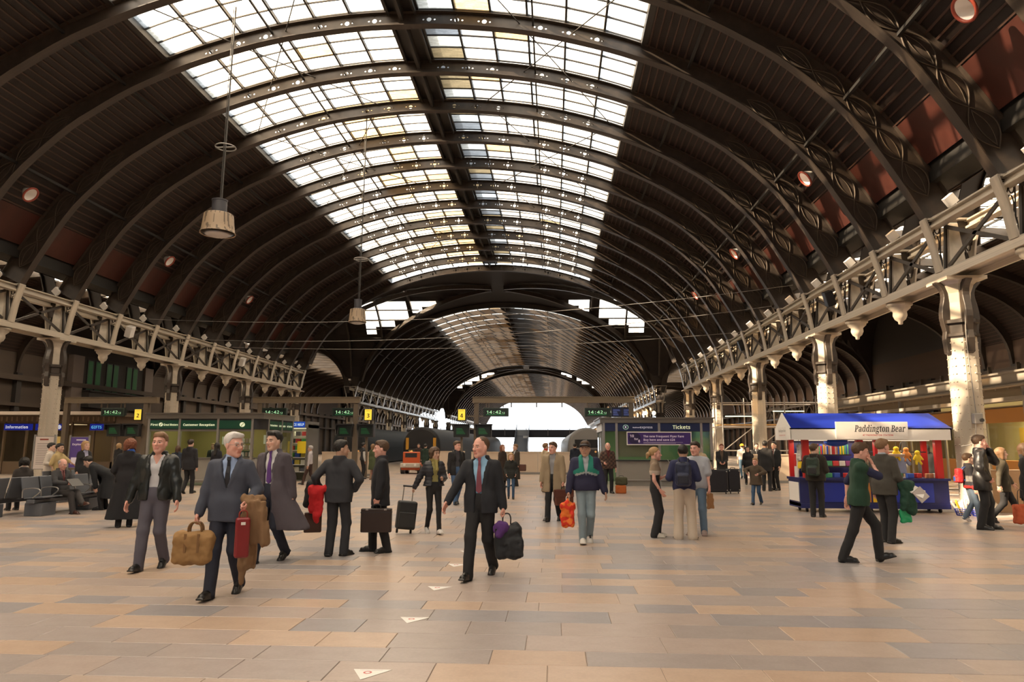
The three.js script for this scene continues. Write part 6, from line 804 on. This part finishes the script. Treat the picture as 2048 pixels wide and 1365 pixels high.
person({ label: 'small fair-haired child in brown coat hurrying past', x: 10.85, d: 20.8, yaw: -35, H: 1.32, child: 1, lod: 1, skin: 'pink', hair: ['short', 'blond'], feet: step(0.14, -0.26), hands: [[-0.3, 1.18, 0.14], [0.22, 1.16, 0.26]], elbow: [[-1, -0.2, -0.3], [1, -0.2, -0.3]], coat: { c: [0.07, 0.05, 0.032], hem: 0.74, e: 0.035, flare: 0.03 }, legs: { c: [0.04, 0.08, 0.15] }, shoes: { c: [0.05, 0.035, 0.02] } });
person({ label: 'tall dark-haired man in black suit standing with his back turned beside the stall', x: 13.0, d: 27.1, yaw: 150, H: 1.86, lod: 2, skin: 'brown', hair: ['short', 'black'], shirt: { c: whiteC }, coat: { c: black, hem: 0.7, e: 0.02 }, legs: { c: black } });
person({ label: 'young man in black suit facing the others at the stall end', x: 13.55, d: 27.7, yaw: -60, H: 1.84, lod: 2, hair: ['short', 'black'], shirt: { c: whiteC }, tie: [0.1, 0.02, 0.02], coat: { c: black, v: 1.1, hem: 0.8 }, legs: { c: black } });
PP.stallBoy = person({ label: 'boy in dark brown jacket with a dark backpack looking at the stall', x: 11.3, d: 17.35, yaw: 150, H: 1.72, lod: 1, skin: 'fair', hair: ['short', 'brown'], headYaw: -45, feet: [[-0.09, 0.02, -0.2], [0.1, -0.04, 0.2]], hands: [[-0.16, 1.08, 0.22], [0.16, 1.08, 0.22]], shirt: { c: [0.3, 0.28, 0.26], hem: 0.82, e: 0.012 }, coat: { c: [0.022, 0.017, 0.012], hem: 0.86, e: 0.03 }, legs: { c: black, loose: 0.012 } });
PP.vest = person({ label: 'man in green body warmer striding with a hand raised to his face', x: 9.45, d: 10.7, yaw: 76, H: 1.74, lod: 0, skin: 'pink', hair: ['short', 'brown'], headPitch: 8, lean: 4, feet: [[-0.08, -0.22, 0, 0.0, 0], [0.08, 0.3, 0, 0.03, -0.3]], hands: [[-0.03, 1.5, 0.17], [0.28, 0.9, -0.12]], elbow: [[-0.5, -1, 0.5], [1, -0.3, -1]], grip: ['fist', 'relaxed'], palm: [[0.3, 0.3, -1], null], shirt: { c: [0.014, 0.018, 0.06], sleeve: 0.95, hem: 0.95, e: 0.012 }, coat: { c: [0.012, 0.045, 0.026], name: 'body_warmer', hem: 0.84, sleeveless: 1, e: 0.03 }, legs: { c: black, loose: 0.012 } });
PP.greySuit = person({ label: 'man in grey suit with a green coat over his arm facing the stall', x: 10.85, d: 12.88, yaw: 118, H: 1.79, lod: 0, skin: 'pink', hair: ['short', 'sandy'], headYaw: -12, feet: [[-0.1, -0.02, -0.1], [0.1, 0.06, 0.2]], hands: [[-0.22, 0.96, 0.2], [0.26, 0.84, 0.04]], grip: ['grip', 'relaxed'], shirt: { c: [0.4, 0.45, 0.55] }, coat: { c: [0.05, 0.046, 0.038], hem: 0.8, e: 0.02, top: 1.515 }, legs: { c: [0.018, 0.018, 0.02], loose: 0.012 } });
person({ label: 'stallholder in blue leaning over the goods at the back of the stall', x: 14.25, d: 20.35, yaw: -20, H: 1.66, lod: 2, hair: ['short', 'dark'], hands: [[-0.2, 1.0, 0.25], [0.2, 1.0, 0.25]], coat: { c: [0.01, 0.02, 0.1], hem: 0.8 }, legs: { c: black } });
person({ label: 'hooded figure in black leaning at the far end of the stall', x: 15.62, d: 20.6, yaw: -60, H: 1.74, lod: 2, hair: ['bob', 'black'], lean: 10, coat: { c: [0.008, 0.008, 0.009], hem: 0.6, hood: 1, e: 0.03 }, legs: { c: black } });
PP.phone = person({ label: 'man in black leather coat talking on a mobile phone', x: 13.78, d: 15.1, yaw: 62, H: 1.9, lod: 0, skin: 'pink', hair: ['short', 'brown'], headYaw: 12, feet: [[-0.1, -0.06, -0.1], [0.1, 0.1, 0.25]], hands: [[-0.22, 0.95, 0.1], [0.13, 1.49, 0.16]], elbow: [[-1, -0.3, -0.6], [0.4, -1, 0.1]], grip: ['fist', 'grip'], palm: [null, [-1, 0.1, -0.2]], shirt: { c: [0.1, 0.12, 0.16] }, coat: { c: [0.01, 0.009, 0.009], hem: 0.72, rough: 0.45, e: 0.03, flare: 0.02, wr: 0.013 }, legs: { c: black, loose: 0.014 } });
PP.schoolBoy = person({ label: 'boy in jeans with a red and blue school bag beside the iron column', x: 14.42, d: 16.6, yaw: 75, H: 1.5, child: 1, lod: 1, hair: ['short', 'brown'], feet: step(0.12, -0.16), coat: { c: [0.03, 0.03, 0.035], hem: 0.86, e: 0.028, col: (x, y) => y < 0.93 ? [0.4, 0.02, 0.02] : y > 1.05 && y < 1.2 ? [0.2, 0.2, 0.2] : [0.02, 0.02, 0.028] }, legs: { c: [0.12, 0.17, 0.24] }, shoes: { kind: 'trainer', c: [0.6, 0.58, 0.56] } });
person({ label: 'person in olive jacket striding behind the man on the phone', x: 15.0, d: 16.4, yaw: 70, H: 1.68, lod: 1, hair: ['bob', 'sandy'], feet: step(-0.3, 0.32), hands: [[-0.3, 0.9, -0.15], [0.3, 0.9, 0.25]], coat: { c: [0.06, 0.05, 0.032], hem: 0.74 }, legs: { c: black } });
person({ label: 'woman in black coat with bare legs at the edge of the concourse', x: 15.1, d: 15.75, yaw: 40, H: 1.74, f: 1, lod: 1, hair: ['bob', 'brown'], hands: [[-0.24, 0.86, 0.1], [0.24, 0.86, 0.1]], grip: ['grip', 'grip'], coat: { c: black, hem: 0.6, flare: 0.03 }, legs: { c: black, skirt: 0.55 }, bare: 1 });
// bench side
PP.reader = person({ label: 'seated grey-haired man in glasses reading papers with legs crossed', x: -6.92, d: 16.7, yaw: 78, H: 1.72, lod: 0, skin: 'pink', hair: ['bald', 'grey'], glasses: 1, headPitch: 16, pelvis: [0, 0.53, -0.02], lean: -6, feet: [[-0.12, 0.55, 0], [-0.06, 0.74, 0.1, 0.2, -0.2]], hands: [[-0.14, 1.12, 0.34], [0.14, 1.12, 0.34]], elbow: [[-1, -1, -0.3], [1, -1, -0.3]], grip: ['grip', 'grip'], shirt: { c: [0.4, 0.2, 0.2] }, tie: [0.1, 0.02, 0.02], coat: { c: [0.032, 0.032, 0.036], v: 1.1, hem: 0.42, e: 0.018 }, legs: { c: [0.03, 0.026, 0.026], loose: 0.014 }, shoes: { c: [0.06, 0.022, 0.015] } });
person({ label: 'seated man in dark jacket bending his head down on the bench', x: -7.75, d: 15.75, yaw: -70, H: 1.76, lod: 1, skin: 'pink', hair: ['short', 'sandy'], headPitch: 28, pelvis: [0, 0.53, 0.0], lean: 24, feet: [[-0.12, 0.42, 0], [0.12, 0.42, 0]], hands: [[-0.08, 1.2, 0.32], [0.1, 1.1, 0.34]], coat: { c: [0.016, 0.02, 0.028], hem: 0.42, e: 0.024 }, legs: { c: [0.02, 0.02, 0.024] } });
person({ label: 'woman with big dark hair and pale scarf seated with her back turned', x: -8.25, d: 17.1, yaw: -120, H: 1.7, f: 1, lod: 1, skin: 'fair', hair: ['curly', 'black'], pelvis: [0, 0.55, 0], feet: [[-0.1, 0.42, 0], [0.1, 0.42, 0]], scarf: [0.5, 0.42, 0.36], coat: { c: [0.03, 0.024, 0.022], hem: 0.42, e: 0.03 }, legs: { c: black } });
person({ label: 'dark-haired person in white jacket beside the iron column', x: -9.9, d: 20.2, yaw: 110, H: 1.7, lod: 1, hair: ['short', 'black'], hands: [[-0.2, 1.1, 0.2], [0.2, 1.1, 0.2]], coat: { c: [0.5, 0.45, 0.4], hem: 0.82 }, legs: { c: charcoal } });
person({ label: 'person in yellow-beige shirt reaching out an arm behind the reader', x: -9.35, d: 19.8, yaw: 95, H: 1.68, lod: 1, skin: 'tan', hair: ['short', 'black'], hands: [[-0.25, 0.9, 0.05], [0.25, 1.08, 0.42]], shirt: { c: [0.4, 0.3, 0.14], hem: 0.8, sleeve: 0.95, e: 0.012 }, legs: { c: [0.12, 0.09, 0.03] } });
person({ label: 'blonde woman in dark suit jacket and pale blouse among the benches', x: -8.7, d: 20.0, yaw: 70, H: 1.76, f: 1, lod: 1, hair: ['bob', 'blond'], shirt: { c: [0.3, 0.3, 0.42] }, coat: { c: black, v: 1.05, hem: 0.8 }, legs: { c: black } });
PP.bend = person({ label: 'figure in long black coat bending forward over the bench', x: -6.45, d: 17.7, yaw: -75, H: 1.72, lod: 1, hair: ['short', 'black'], lean: 62, pelvis: [0, 0.9, -0.1], feet: [[-0.12, 0, -0.1], [0.12, 0.04, 0.1]], hands: [[-0.2, 0.95, 0.45], [0.2, 0.95, 0.5]], coat: { c: [0.009, 0.01, 0.013], hem: 0.3, flare: 0.05, e: 0.026 }, legs: { c: black } });
person({ label: 'red-haired woman in very long black coat and blue collar', x: -3.6, d: 14.0, yaw: -160, H: 1.77, f: 1, lod: 0, hair: ['curly', 'auburn'], headYaw: 40, feet: [[-0.09, 0.04, 0.1], [0.1, -0.04, 0.2]], hands: [[-0.22, 1.0, 0.2], [0.22, 1.0, 0.2]], scarf: [0.02, 0.08, 0.35], coat: { c: [0.009, 0.009, 0.012], hem: 0.17, flare: 0.09, e: 0.026 }, legs: { c: black }, shoes: { c: black, kind: 'boot' } });
person({ label: 'blond person in black by the far arched door', x: -15.0, d: 31.5, yaw: 160, H: 1.72, lod: 2, hair: ['bob', 'blond'], coat: { c: black, hem: 0.7 }, legs: { c: black } });
person({ label: 'blond person in black with a white strap across the back', x: -13.9, d: 30.5, yaw: 170, H: 1.72, lod: 2, hair: ['bob', 'sandy'], coat: { c: black, hem: 0.7, col: (x, y, z) => Math.abs(x * 0.9 + (y - 1.15)) < 0.04 && z < 0 ? [0.5, 0.48, 0.46] : [0.012, 0.012, 0.014] }, legs: { c: black } });
person({ label: 'man in dark suit standing at the reception counter with his back turned', x: -7.42, d: 23.6, yaw: 176, H: 1.84, lod: 1, hair: ['short', 'dark'], feet: step(0.12, -0.1), coat: { c: [0.016, 0.016, 0.02], hem: 0.76, e: 0.022 }, legs: { c: black } });
person({ label: 'long-haired woman in dark clothes at the reception window', x: -7.45, d: 25.6, yaw: 170, H: 1.74, f: 1, lod: 2, hair: ['long', 'black'], coat: { c: [0.012, 0.013, 0.02], hem: 0.7 }, legs: { c: black } });
person({ label: 'short person in denim blue jacket at the reception window', x: -9.6, d: 26.8, yaw: -170, H: 1.62, lod: 2, hair: ['bob', 'brown'], coat: { c: [0.02, 0.03, 0.05], hem: 0.8 }, legs: { c: black } });
person({ label: 'blond clerk in dark uniform behind the reception window', x: -9.55, d: 29.6, yaw: 0, H: 1.72, lod: 2, hair: ['short', 'blond'], shirt: { c: whiteC }, coat: { c: [0.02, 0.03, 0.028], v: 1.2, hem: 0.8 }, legs: { c: black } });
person({ label: 'grey-haired man in white shirt and brown trousers walking past the shop unit', x: -5.2, d: 29.4, yaw: -80, H: 1.66, lod: 2, skin: 'tan', hair: ['short', 'grey'], feet: step(-0.28, 0.3), shirt: { c: [0.45, 0.42, 0.44], hem: 0.93, sleeve: 2, e: 0.014 }, legs: { c: [0.05, 0.026, 0.02] } });
person({ label: 'woman in green coat with a red bag near the dark train', x: -3.75, d: 34.0, yaw: 150, H: 1.72, f: 1, lod: 2, hair: ['bob', 'sandy'], coat: { c: [0.07, 0.09, 0.04], hem: 0.5, flare: 0.03 }, legs: { c: [0.4, 0.25, 0.18] } });
person({ label: 'man in white shirt and dark waistcoat near the dark train', x: -4.4, d: 34.6, yaw: 120, H: 1.78, lod: 2, skin: 'brown', hair: ['short', 'black'], shirt: { c: [0.55, 0.53, 0.5], hem: 0.95, sleeve: 2, e: 0.012 }, coat: { c: charcoal, hem: 0.9, sleeveless: 1 }, legs: { c: black } });
person({ label: 'dark-green coated person standing by the baggage tug', x: -2.3, d: 40.2, yaw: 170, H: 1.74, lod: 2, hair: ['short', 'black'], coat: { c: [0.012, 0.03, 0.02], hem: 0.6 }, legs: { c: black } });
person({ label: 'dark figure standing in front of the diesel train', x: -3.9, d: 46.5, yaw: 10, H: 1.78, lod: 2, hair: ['short', 'dark'], coat: { c: [0.03, 0.016, 0.013], hem: 0.5 }, legs: { c: black } });
person({ label: 'woman with curly fair hair in navy coat queuing before the grey train', x: 6.35, d: 28.0, yaw: 20, H: 1.66, f: 1, lod: 2, hair: ['curly', 'blond'], coat: { c: navy, hem: 0.5 }, legs: { c: black } });
person({ label: 'dark-coated person with back turned before the grey train', x: 6.2, d: 38.2, yaw: 180, H: 1.78, lod: 2, hair: ['short', 'black'], coat: { c: navy, hem: 0.6 }, legs: { c: black } });
// ---------- things the people carry ----------
function soft(name, label, cat, pos, turn, parts, group) { const o = thing(name, label, cat, pos, turn, group); for (const [n, g, m, l] of parts) part(n, g, m, o, l); return o; }
const wob = (a, f = 12) => (d, x, y, z) => d + a * N3(x * f, y * f, z * f) + a * 0.4 * N3(x * f * 2.6, y * f * 2.6, z * f * 2.6);
const handleArc = (w, h, y, z, r = 0.009) => tube([V(-w, y, z), V(-w * 0.95, y + h * 0.7, z), V(-w * 0.5, y + h, z), V(w * 0.5, y + h, z), V(w * 0.95, y + h * 0.7, z), V(w, y, z)], r, 24, 6);
{ const h = PP.whiteHair.hand[0], c = cloth([0.27, 0.15, 0.055], 0.8), d = cloth([0.18, 0.09, 0.03], 0.6);
  soft('holdall', 'soft tan canvas holdall held by the white-haired man', 'bag', [h.x + 0.015, h.y - 0.43, h.z + 0.02], 0.1, [['body', netMesh([{ c: [0, 0.16, 0], box: [0.23, 0.17, 0.1], r: 0.06 }, { a: [-0.14, 0.26, 0], b: [0.14, 0.26, 0], ra: 0.05, rb: 0.05, k: 0.08 }], 0.011, wob(0.02, 9)), c], ['handle', handleArc(0.07, 0.14, 0.29, 0.03, 0.011), d], ['handle', handleArc(0.07, 0.14, 0.29, -0.03, 0.011), d], ['strap', [cb(0.025, 0.2, 0.01, -0.07, 0.22, 0.1), cb(0.025, 0.2, 0.01, 0.07, 0.22, 0.1)], d]]);
  const w = PP.whiteHair.wrist[1];
  soft('folded_coat', 'tan overcoat draped over the white-haired man’s forearm', 'coat', [w.x, w.y, w.z], 0.25, [['cloth', netMesh([{ a: [-0.05, 0.045, -0.03], b: [0.12, 0.035, -0.08], ra: 0.05, rb: 0.055, k: 0.05 }, { c: [0.07, -0.2, 0.03], box: [0.12, 0.24, 0.035], r: 0.03, k: 0.05 }, { c: [0.0, -0.34, -0.13], box: [0.1, 0.38, 0.035], r: 0.03, k: 0.05 }, { a: [-0.04, -0.68, -0.13], b: [-0.05, -0.86, -0.13], ra: 0.06, rb: 0.03, k: 0.05 }, { a: [0.17, -0.1, 0.05], b: [0.2, -0.42, 0.05], ra: 0.045, rb: 0.05, k: 0.03 }], 0.012, (d, x, y, z) => d + 0.03 * N3(x * 16 + 3, y * 3.5, z * 12) + 0.01 * N3(x * 40, y * 14, z * 40)), cloth([0.2, 0.115, 0.058], 0.9)]]);
  const k = PP.whiteHair.hand[1];
  soft('red_case', 'dark red upright leather case held under the tan coat', 'case', [k.x + 0.02, k.y - 0.5, k.z + 0.07], 0.5, [['body', rb(0.15, 0.42, 0.1, 0.03, 0, 0.21, 0, 3), std(lin(0.2, 0.014, 0.018), 0.35)], ['handle', handleArc(0.04, 0.07, 0.42, 0), std(lin(0.25, 0.03, 0.02), 0.4)], ['clasp', cb(0.045, 0.03, 0.01, 0, 0.36, 0.052), M.white]]); }
{ const w = PP.backSuit.wrist[1];
  soft('red_jacket', 'bright red jacket draped over the arm of the man seen from behind', 'jacket', [w.x, w.y, w.z], 0, [['cloth', netMesh([{ a: [-0.06, 0.02, 0.12], b: [0.12, 0.03, 0.12], ra: 0.07, rb: 0.06, k: 0.06 }, { a: [0, -0.02, 0.12], b: [-0.02, -0.26, 0.12], ra: 0.1, rb: 0.08, k: 0.06, n: [0, 0, 1], fz: 0.6 }, { a: [0.08, 0, 0.12], b: [0.07, -0.34, 0.13], ra: 0.05, rb: 0.045, k: 0.03 }, { a: [-0.02, -0.05, 0.14], b: [0.03, -0.42, 0.14], ra: 0.045, rb: 0.04, k: 0.03 }], 0.012, wob(0.024, 10)), cloth([0.52, 0.012, 0.016], 0.85)]]);
  soft('folded_coat', 'black folded coat under the red jacket', 'coat', [w.x - 0.1, w.y + 0.04, w.z], 0, [['cloth', netMesh([{ a: [0, 0.05, 0.0], b: [-0.05, -0.22, 0.04], ra: 0.09, rb: 0.07, k: 0.05 }, { a: [0.05, 0.06, 0], b: [0.12, 0.02, 0.02], ra: 0.07, rb: 0.06, k: 0.05 }], 0.014, wob(0.02, 9)), cloth(black)]]);
  soft('briefcase', 'small brown briefcase hanging below the red jacket', 'case', [w.x - 0.06, w.y - 0.62, w.z + 0.02], 0.3, [['body', rb(0.26, 0.3, 0.09, 0.02, 0, 0.15, 0), std(lin(0.06, 0.022, 0.014), 0.4)], ['handle', handleArc(0.05, 0.06, 0.3, 0), M.dark]]);
  const h = PP.sideSuit.hand[1];
  soft('briefcase', 'dark brown hard briefcase held by the man in black overcoat', 'case', [h.x, h.y - 0.43, h.z], 0.1, [['body', rb(0.47, 0.36, 0.11, 0.02, 0, 0.18, 0, 3), std(lin(0.022, 0.011, 0.008), 0.35)], ['seam', cb(0.474, 0.012, 0.114, 0, 0.3, 0), M.dark], ['handle', handleArc(0.06, 0.055, 0.36, 0, 0.011), M.dark], ['lock', [cb(0.04, 0.025, 0.012, -0.14, 0.345, 0.055), cb(0.04, 0.025, 0.012, 0.14, 0.345, 0.055)], M.steel]]); }
{ const h = PP.puffer.hand[0];
  const o = soft('wheeled_case', 'black wheeled cabin case pulled by the woman in puffer jacket', 'case', [h.x - 0.12, 0.03, h.z + 0.06], 0.35, [['body', rb(0.36, 0.52, 0.22, 0.04, 0, 0.32, 0, 3), cloth([0.014, 0.016, 0.018], 0.6)], ['front_pocket', rb(0.3, 0.28, 0.05, 0.02, 0, 0.24, 0.12), cloth([0.018, 0.02, 0.022], 0.6)], ['pull_handle', [rod(V(-0.09, 0.55, -0.1), V(-0.09, 0.84, -0.1), 0.011), rod(V(0.09, 0.55, -0.1), V(0.09, 0.84, -0.1), 0.011)], M.steel], ['grip', rod(V(-0.11, 0.85, -0.1), V(0.11, 0.85, -0.1), 0.018), M.dark]]); for (const x of [-0.13, 0.13]) part('wheel', new THREE.CylinderGeometry(0.04, 0.04, 0.035, 14).rotateZ(Math.PI / 2).translate(x, 0.012, -0.08), M.dark, o); o.rotation.order = 'YXZ'; o.rotation.z = -0.1; }
{ const h = PP.centre.hand[1];
  soft('shoulder_bag', 'bulky black bag with a purple jumper stuffed on top held by the striding man', 'bag', [h.x + 0.03, h.y - 0.53, h.z], 0.15, [['body', netMesh([{ c: [0.02, 0.2, 0], box: [0.17, 0.2, 0.1], r: 0.05 }, { a: [0.1, 0.3, 0], b: [0.1, 0.4, 0], ra: 0.06, rb: 0.05, k: 0.05 }, { c: [0.1, 0.14, 0.08], box: [0.1, 0.12, 0.05], r: 0.03, k: 0.03 }], 0.012, wob(0.02, 9)), cloth([0.01, 0.012, 0.016], 0.7)], ['jumper', netMesh([{ c: [-0.07, 0.38, 0.04], e: [0.1, 0.09, 0.08], k: 0.03 }, { a: [-0.1, 0.3, 0.08], b: [-0.05, 0.4, 0.08], ra: 0.05, rb: 0.05, k: 0.03 }], 0.012, wob(0.018, 12)), cloth([0.08, 0.025, 0.15])], ['handle', handleArc(0.05, 0.13, 0.42, 0.0, 0.01), M.dark]]);
  const b = PP.beige.hand[1];
  soft('briefcase', 'chestnut brown leather briefcase held by the man in beige jacket', 'case', [b.x, b.y - 0.42, b.z], 0.3, [['body', rb(0.42, 0.34, 0.12, 0.03, 0, 0.17, 0), std(lin(0.1, 0.028, 0.014), 0.45)], ['flap', rb(0.43, 0.17, 0.13, 0.02, 0, 0.26, 0.005), std(lin(0.085, 0.022, 0.012), 0.45)], ['handle', handleArc(0.06, 0.06, 0.34, 0), M.dark]]);
  const c = PP.cap.hand[0];
  soft('carrier_bag', 'orange-red plastic carrier bag held by the man in the cap', 'bag', [c.x, c.y - 0.5, c.z], -0.2, [['body', netMesh([{ c: [0, 0.2, 0], box: [0.12, 0.2, 0.05], r: 0.04 }, { a: [0, 0.38, 0], b: [0, 0.46, 0], ra: 0.06, rb: 0.02, k: 0.06 }], 0.012, wob(0.03, 10), (x, y, z) => { const n = N3(x * 14, y * 14, z * 14 + 3); return n > 0.12 ? [0.7, 0.16, 0.02] : [0.62, 0.03, 0.01]; }), tintMat], ['handle', handleArc(0.025, 0.07, 0.44, 0, 0.008), M.white]]);
  const g = PP.girl.hand[1];
  soft('drink_cup', 'red paper cup with white lid and straw in the girl’s hand', 'cup', [g.x, g.y - 0.06, g.z], 0, [['cup', cyl(0.032, 0.045, 0.14), std(lin(0.5, 0.015, 0.02), 0.4)], ['lid', cyl(0.047, 0.046, 0.012, 0, 0.14, 0), M.white], ['straw', rod(V(0, 0.14, 0), V(-0.09, 0.3, 0), 0.004), M.white]]);
  const p = PP.greyBoy.hand[1];
  soft('paper_bag', 'brown paper bag held by the boy in grey T-shirt', 'bag', [p.x, p.y - 0.26, p.z], 0.4, [['body', netMesh([{ c: [0, 0.13, 0], box: [0.06, 0.14, 0.035], r: 0.012 }], 0.011, wob(0.014, 14)), cloth([0.28, 0.14, 0.06])]]); }
function backpack(name, label, P, c, c2, sc = 1) {   // hangs on the wearer's back
  const o = thing(name, label, 'backpack'); const m = new THREE.Matrix4().multiplyMatrices(P.o.matrixWorld, P.TM); const pos = V(0, 1.02 * P.s, -0.15 * P.s).applyMatrix4(m); o.position.copy(pos); o.quaternion.setFromRotationMatrix(new THREE.Matrix4().extractRotation(m)); o.scale.setScalar(sc * P.s);
  part('body', netMesh([{ c: [0, 0.2, -0.1], box: [0.15, 0.23, 0.1], r: 0.07 }, { c: [0, 0.1, -0.2], box: [0.11, 0.11, 0.04], r: 0.03, k: 0.03 }], 0.012, wob(0.012, 10)), cloth(c, 0.6), o); part('pocket', rb(0.2, 0.16, 0.05, 0.02, 0, 0.1, -0.225), cloth(c2, 0.6), o); part('zip', tube([V(-0.12, 0.22, -0.2), V(-0.1, 0.38, -0.18), V(0, 0.43, -0.17), V(0.1, 0.38, -0.18), V(0.12, 0.22, -0.2)], 0.006, 20, 5), M.dark, o);
  for (const s of [-1, 1]) part('strap', tube([V(s * 0.08, 0.38, -0.02), V(s * 0.09, 0.48, 0.06), V(s * 0.1, 0.47, 0.2), V(s * 0.12, 0.34, 0.3), V(s * 0.15, 0.16, 0.22), V(s * 0.12, 0.06, 0.0)], 0.014, 30, 6), cloth(c2, 0.6), o);
}
backpack('backpack', 'navy blue school backpack on the boy in beige trousers', PP.packBoy, [0.014, 0.02, 0.055], [0.01, 0.012, 0.025]);
backpack('backpack', 'dark green and black backpack on the boy at the stall', PP.stallBoy, [0.012, 0.03, 0.02], black);
backpack('backpack', 'black backpack on the man in jeans', PP.jeansMan, black, [0.02, 0.02, 0.02]);
{ const h = PP.greySuit.wrist[0];
  soft('folded_coat', 'dark green coat over the arm of the man in grey suit', 'coat', [h.x, h.y, h.z], 0.2, [['cloth', netMesh([{ a: [-0.1, 0.03, 0.06], b: [0.1, 0.03, 0.04], ra: 0.07, rb: 0.07, k: 0.06 }, { a: [0, 0, 0.07], b: [0.06, -0.38, 0.08], ra: 0.1, rb: 0.11, k: 0.06, n: [0, 0, 1], fz: 0.6 }, { a: [-0.06, 0, 0.08], b: [-0.09, -0.36, 0.08], ra: 0.06, rb: 0.06, k: 0.05 }], 0.013, wob(0.024, 9)), cloth([0.008, 0.045, 0.028], 0.85)]]);
  soft('newspaper', 'folded white newspaper sticking out of the green coat', 'newspaper', [h.x + 0.16, h.y - 0.08, h.z + 0.1], -0.3, [['sheets', rb(0.26, 0.02, 0.18, 0.008).rotateX(0.9).rotateZ(-0.5), M.white], ['sheets', rb(0.22, 0.015, 0.2, 0.006).rotateX(1.1).rotateZ(-0.9).translate(0.06, -0.06, 0.02), stoneMats[3]]]);
  soft('carrier_bag', 'bright green plastic bag below the green coat', 'bag', [h.x - 0.02, h.y - 0.6, h.z + 0.03], 0, [['body', netMesh([{ c: [0, 0.1, 0], box: [0.1, 0.12, 0.03], r: 0.03 }], 0.012, wob(0.02, 12)), std(lin(0.01, 0.3, 0.12), 0.4)], ['handle', handleArc(0.03, 0.36, 0.2, 0, 0.005), std(lin(0.01, 0.25, 0.1), 0.5)]]);
  const f = PP.phone.hand[1];
  soft('mobile_phone', 'black mobile phone held to the man’s ear', 'phone', [f.x - 0.02, f.y - 0.07, f.z], 0.6, [['case', rb(0.045, 0.13, 0.022, 0.008), M.dark], ['aerial', cyl(0.005, 0.005, 0.04, 0.015, 0.065, 0, 8), M.dark]]);
  const r = PP.reader.hand[0], q = PP.reader.hand[1];
  soft('papers', 'dark folder with white pages held open by the seated reader', 'papers', [(r.x + q.x) / 2 + 0.03, (r.y + q.y) / 2 + 0.02, (r.z + q.z) / 2], PI2(), [['folder', rb(0.34, 0.012, 0.26, 0.004).rotateX(0.7), M.dark], ['page', rb(0.3, 0.006, 0.22, 0.002).rotateX(0.7).translate(0, 0.014, -0.012), M.white]]);
  const e = PP.shoulder.hand[1];
  soft('shoulder_bag', 'brown leather shoulder bag beside the person in brown coat', 'bag', [3.78, 0.62, -29.15], 0, [['body', rb(0.3, 0.28, 0.12, 0.04, 0, 0.14, 0), std(lin(0.09, 0.03, 0.016), 0.5)], ['strap', tube([V(-0.12, 0.26, 0), V(-0.14, 0.5, 0), V(-0.2, 0.85, 0)], 0.01, 14, 5), M.dark]]); }
function PI2() { return Math.PI / 2 - 0.2; }
const hard = (x, d, w, h, label) => { const o = soft('suitcase', label, 'suitcase', [x, 0, -d], 0.1, [['body', rb(w, h - 0.06, 0.32, 0.05, 0, 0.06 + (h - 0.06) / 2, 0, 3), std(lin(0.007, 0.008, 0.014), 0.4)], ['seam', cb(w + 0.004, h - 0.14, 0.02, 0, 0.06 + (h - 0.06) / 2, 0), M.dark], ['handle', handleArc(0.08, 0.04, h, 0, 0.012), M.dark], ['corner', [-1, 1].flatMap((a) => [0.13, h - 0.07].map((y) => new THREE.SphereGeometry(0.022, 8, 6).translate(a * (w / 2 - 0.05), y, 0.165))), M.steel]]); for (const a of [-1, 1]) part('wheel', new THREE.CylinderGeometry(0.03, 0.03, 0.03, 12).rotateZ(Math.PI / 2).translate(a * (w / 2 - 0.08), 0.03, 0.1), M.dark, o); };
hard(10.78, 25.4, 0.72, 0.84, 'large navy hard suitcase beside the cream jacket'); hard(11.42, 25.7, 0.44, 0.86, 'narrow navy suitcase farther from the cream jacket');
soft('travel_bag', 'orange travel bag on the floor under the green one', 'bag', [7.42, 0, -25.3], 0, [['body', netMesh([{ c: [0, 0.14, 0], box: [0.19, 0.15, 0.13], r: 0.06 }], 0.018, wob(0.012)), cloth([0.4, 0.1, 0.02])], ['handle', handleArc(0.07, 0.05, 0.27, 0.06), M.dark]]);
soft('travel_bag', 'olive green bag stacked on the orange bag by the ticket booth', 'bag', [7.44, 0.3, -25.3], 0, [['body', netMesh([{ c: [0, 0.13, 0], box: [0.21, 0.14, 0.13], r: 0.06 }], 0.018, wob(0.012)), cloth([0.06, 0.06, 0.03])], ['handle', handleArc(0.08, 0.06, 0.25, 0), M.dark]]);
soft('travel_bag', 'red soft bag on the floor beside the woman in green coat', 'bag', [-3.35, 0, -33.6], 0, [['body', netMesh([{ c: [0, 0.2, 0], box: [0.28, 0.21, 0.15], r: 0.1 }], 0.024, wob(0.015)), cloth([0.3, 0.03, 0.05])], ['handle', handleArc(0.1, 0.08, 0.38, 0), M.dark]]);
backpack('backpack', 'red and blue school bag on the boy beside the iron column', PP.schoolBoy, [0.5, 0.02, 0.03], [0.02, 0.08, 0.36], 0.85);
soft('carrier_bag', 'orange-brown carrier bag near the bare-legged woman', 'bag', [14.82, 0.08, -15.55], 0, [['body', netMesh([{ c: [0, 0.19, 0], box: [0.17, 0.2, 0.07], r: 0.04 }], 0.016, wob(0.02)), cloth([0.4, 0.08, 0.03])], ['handle', handleArc(0.06, 0.32, 0.36, 0, 0.007), M.dark]]);
// ---------- every group stands at its thing's base ----------
scene.updateMatrixWorld(true);
for (const o of scene.children) {
  if (!o.isGroup || o.userData.kind === 'structure' || o.position.lengthSq() > 0.9 || o.rotation.y || !o.children.length) continue;
  const b = new THREE.Box3().setFromObject(o), c = V((b.min.x + b.max.x) / 2, b.min.y, (b.min.z + b.max.z) / 2).sub(o.position);
  o.position.add(c); for (const q of o.children) q.position.sub(c);
}
renderer.render(scene, camera);
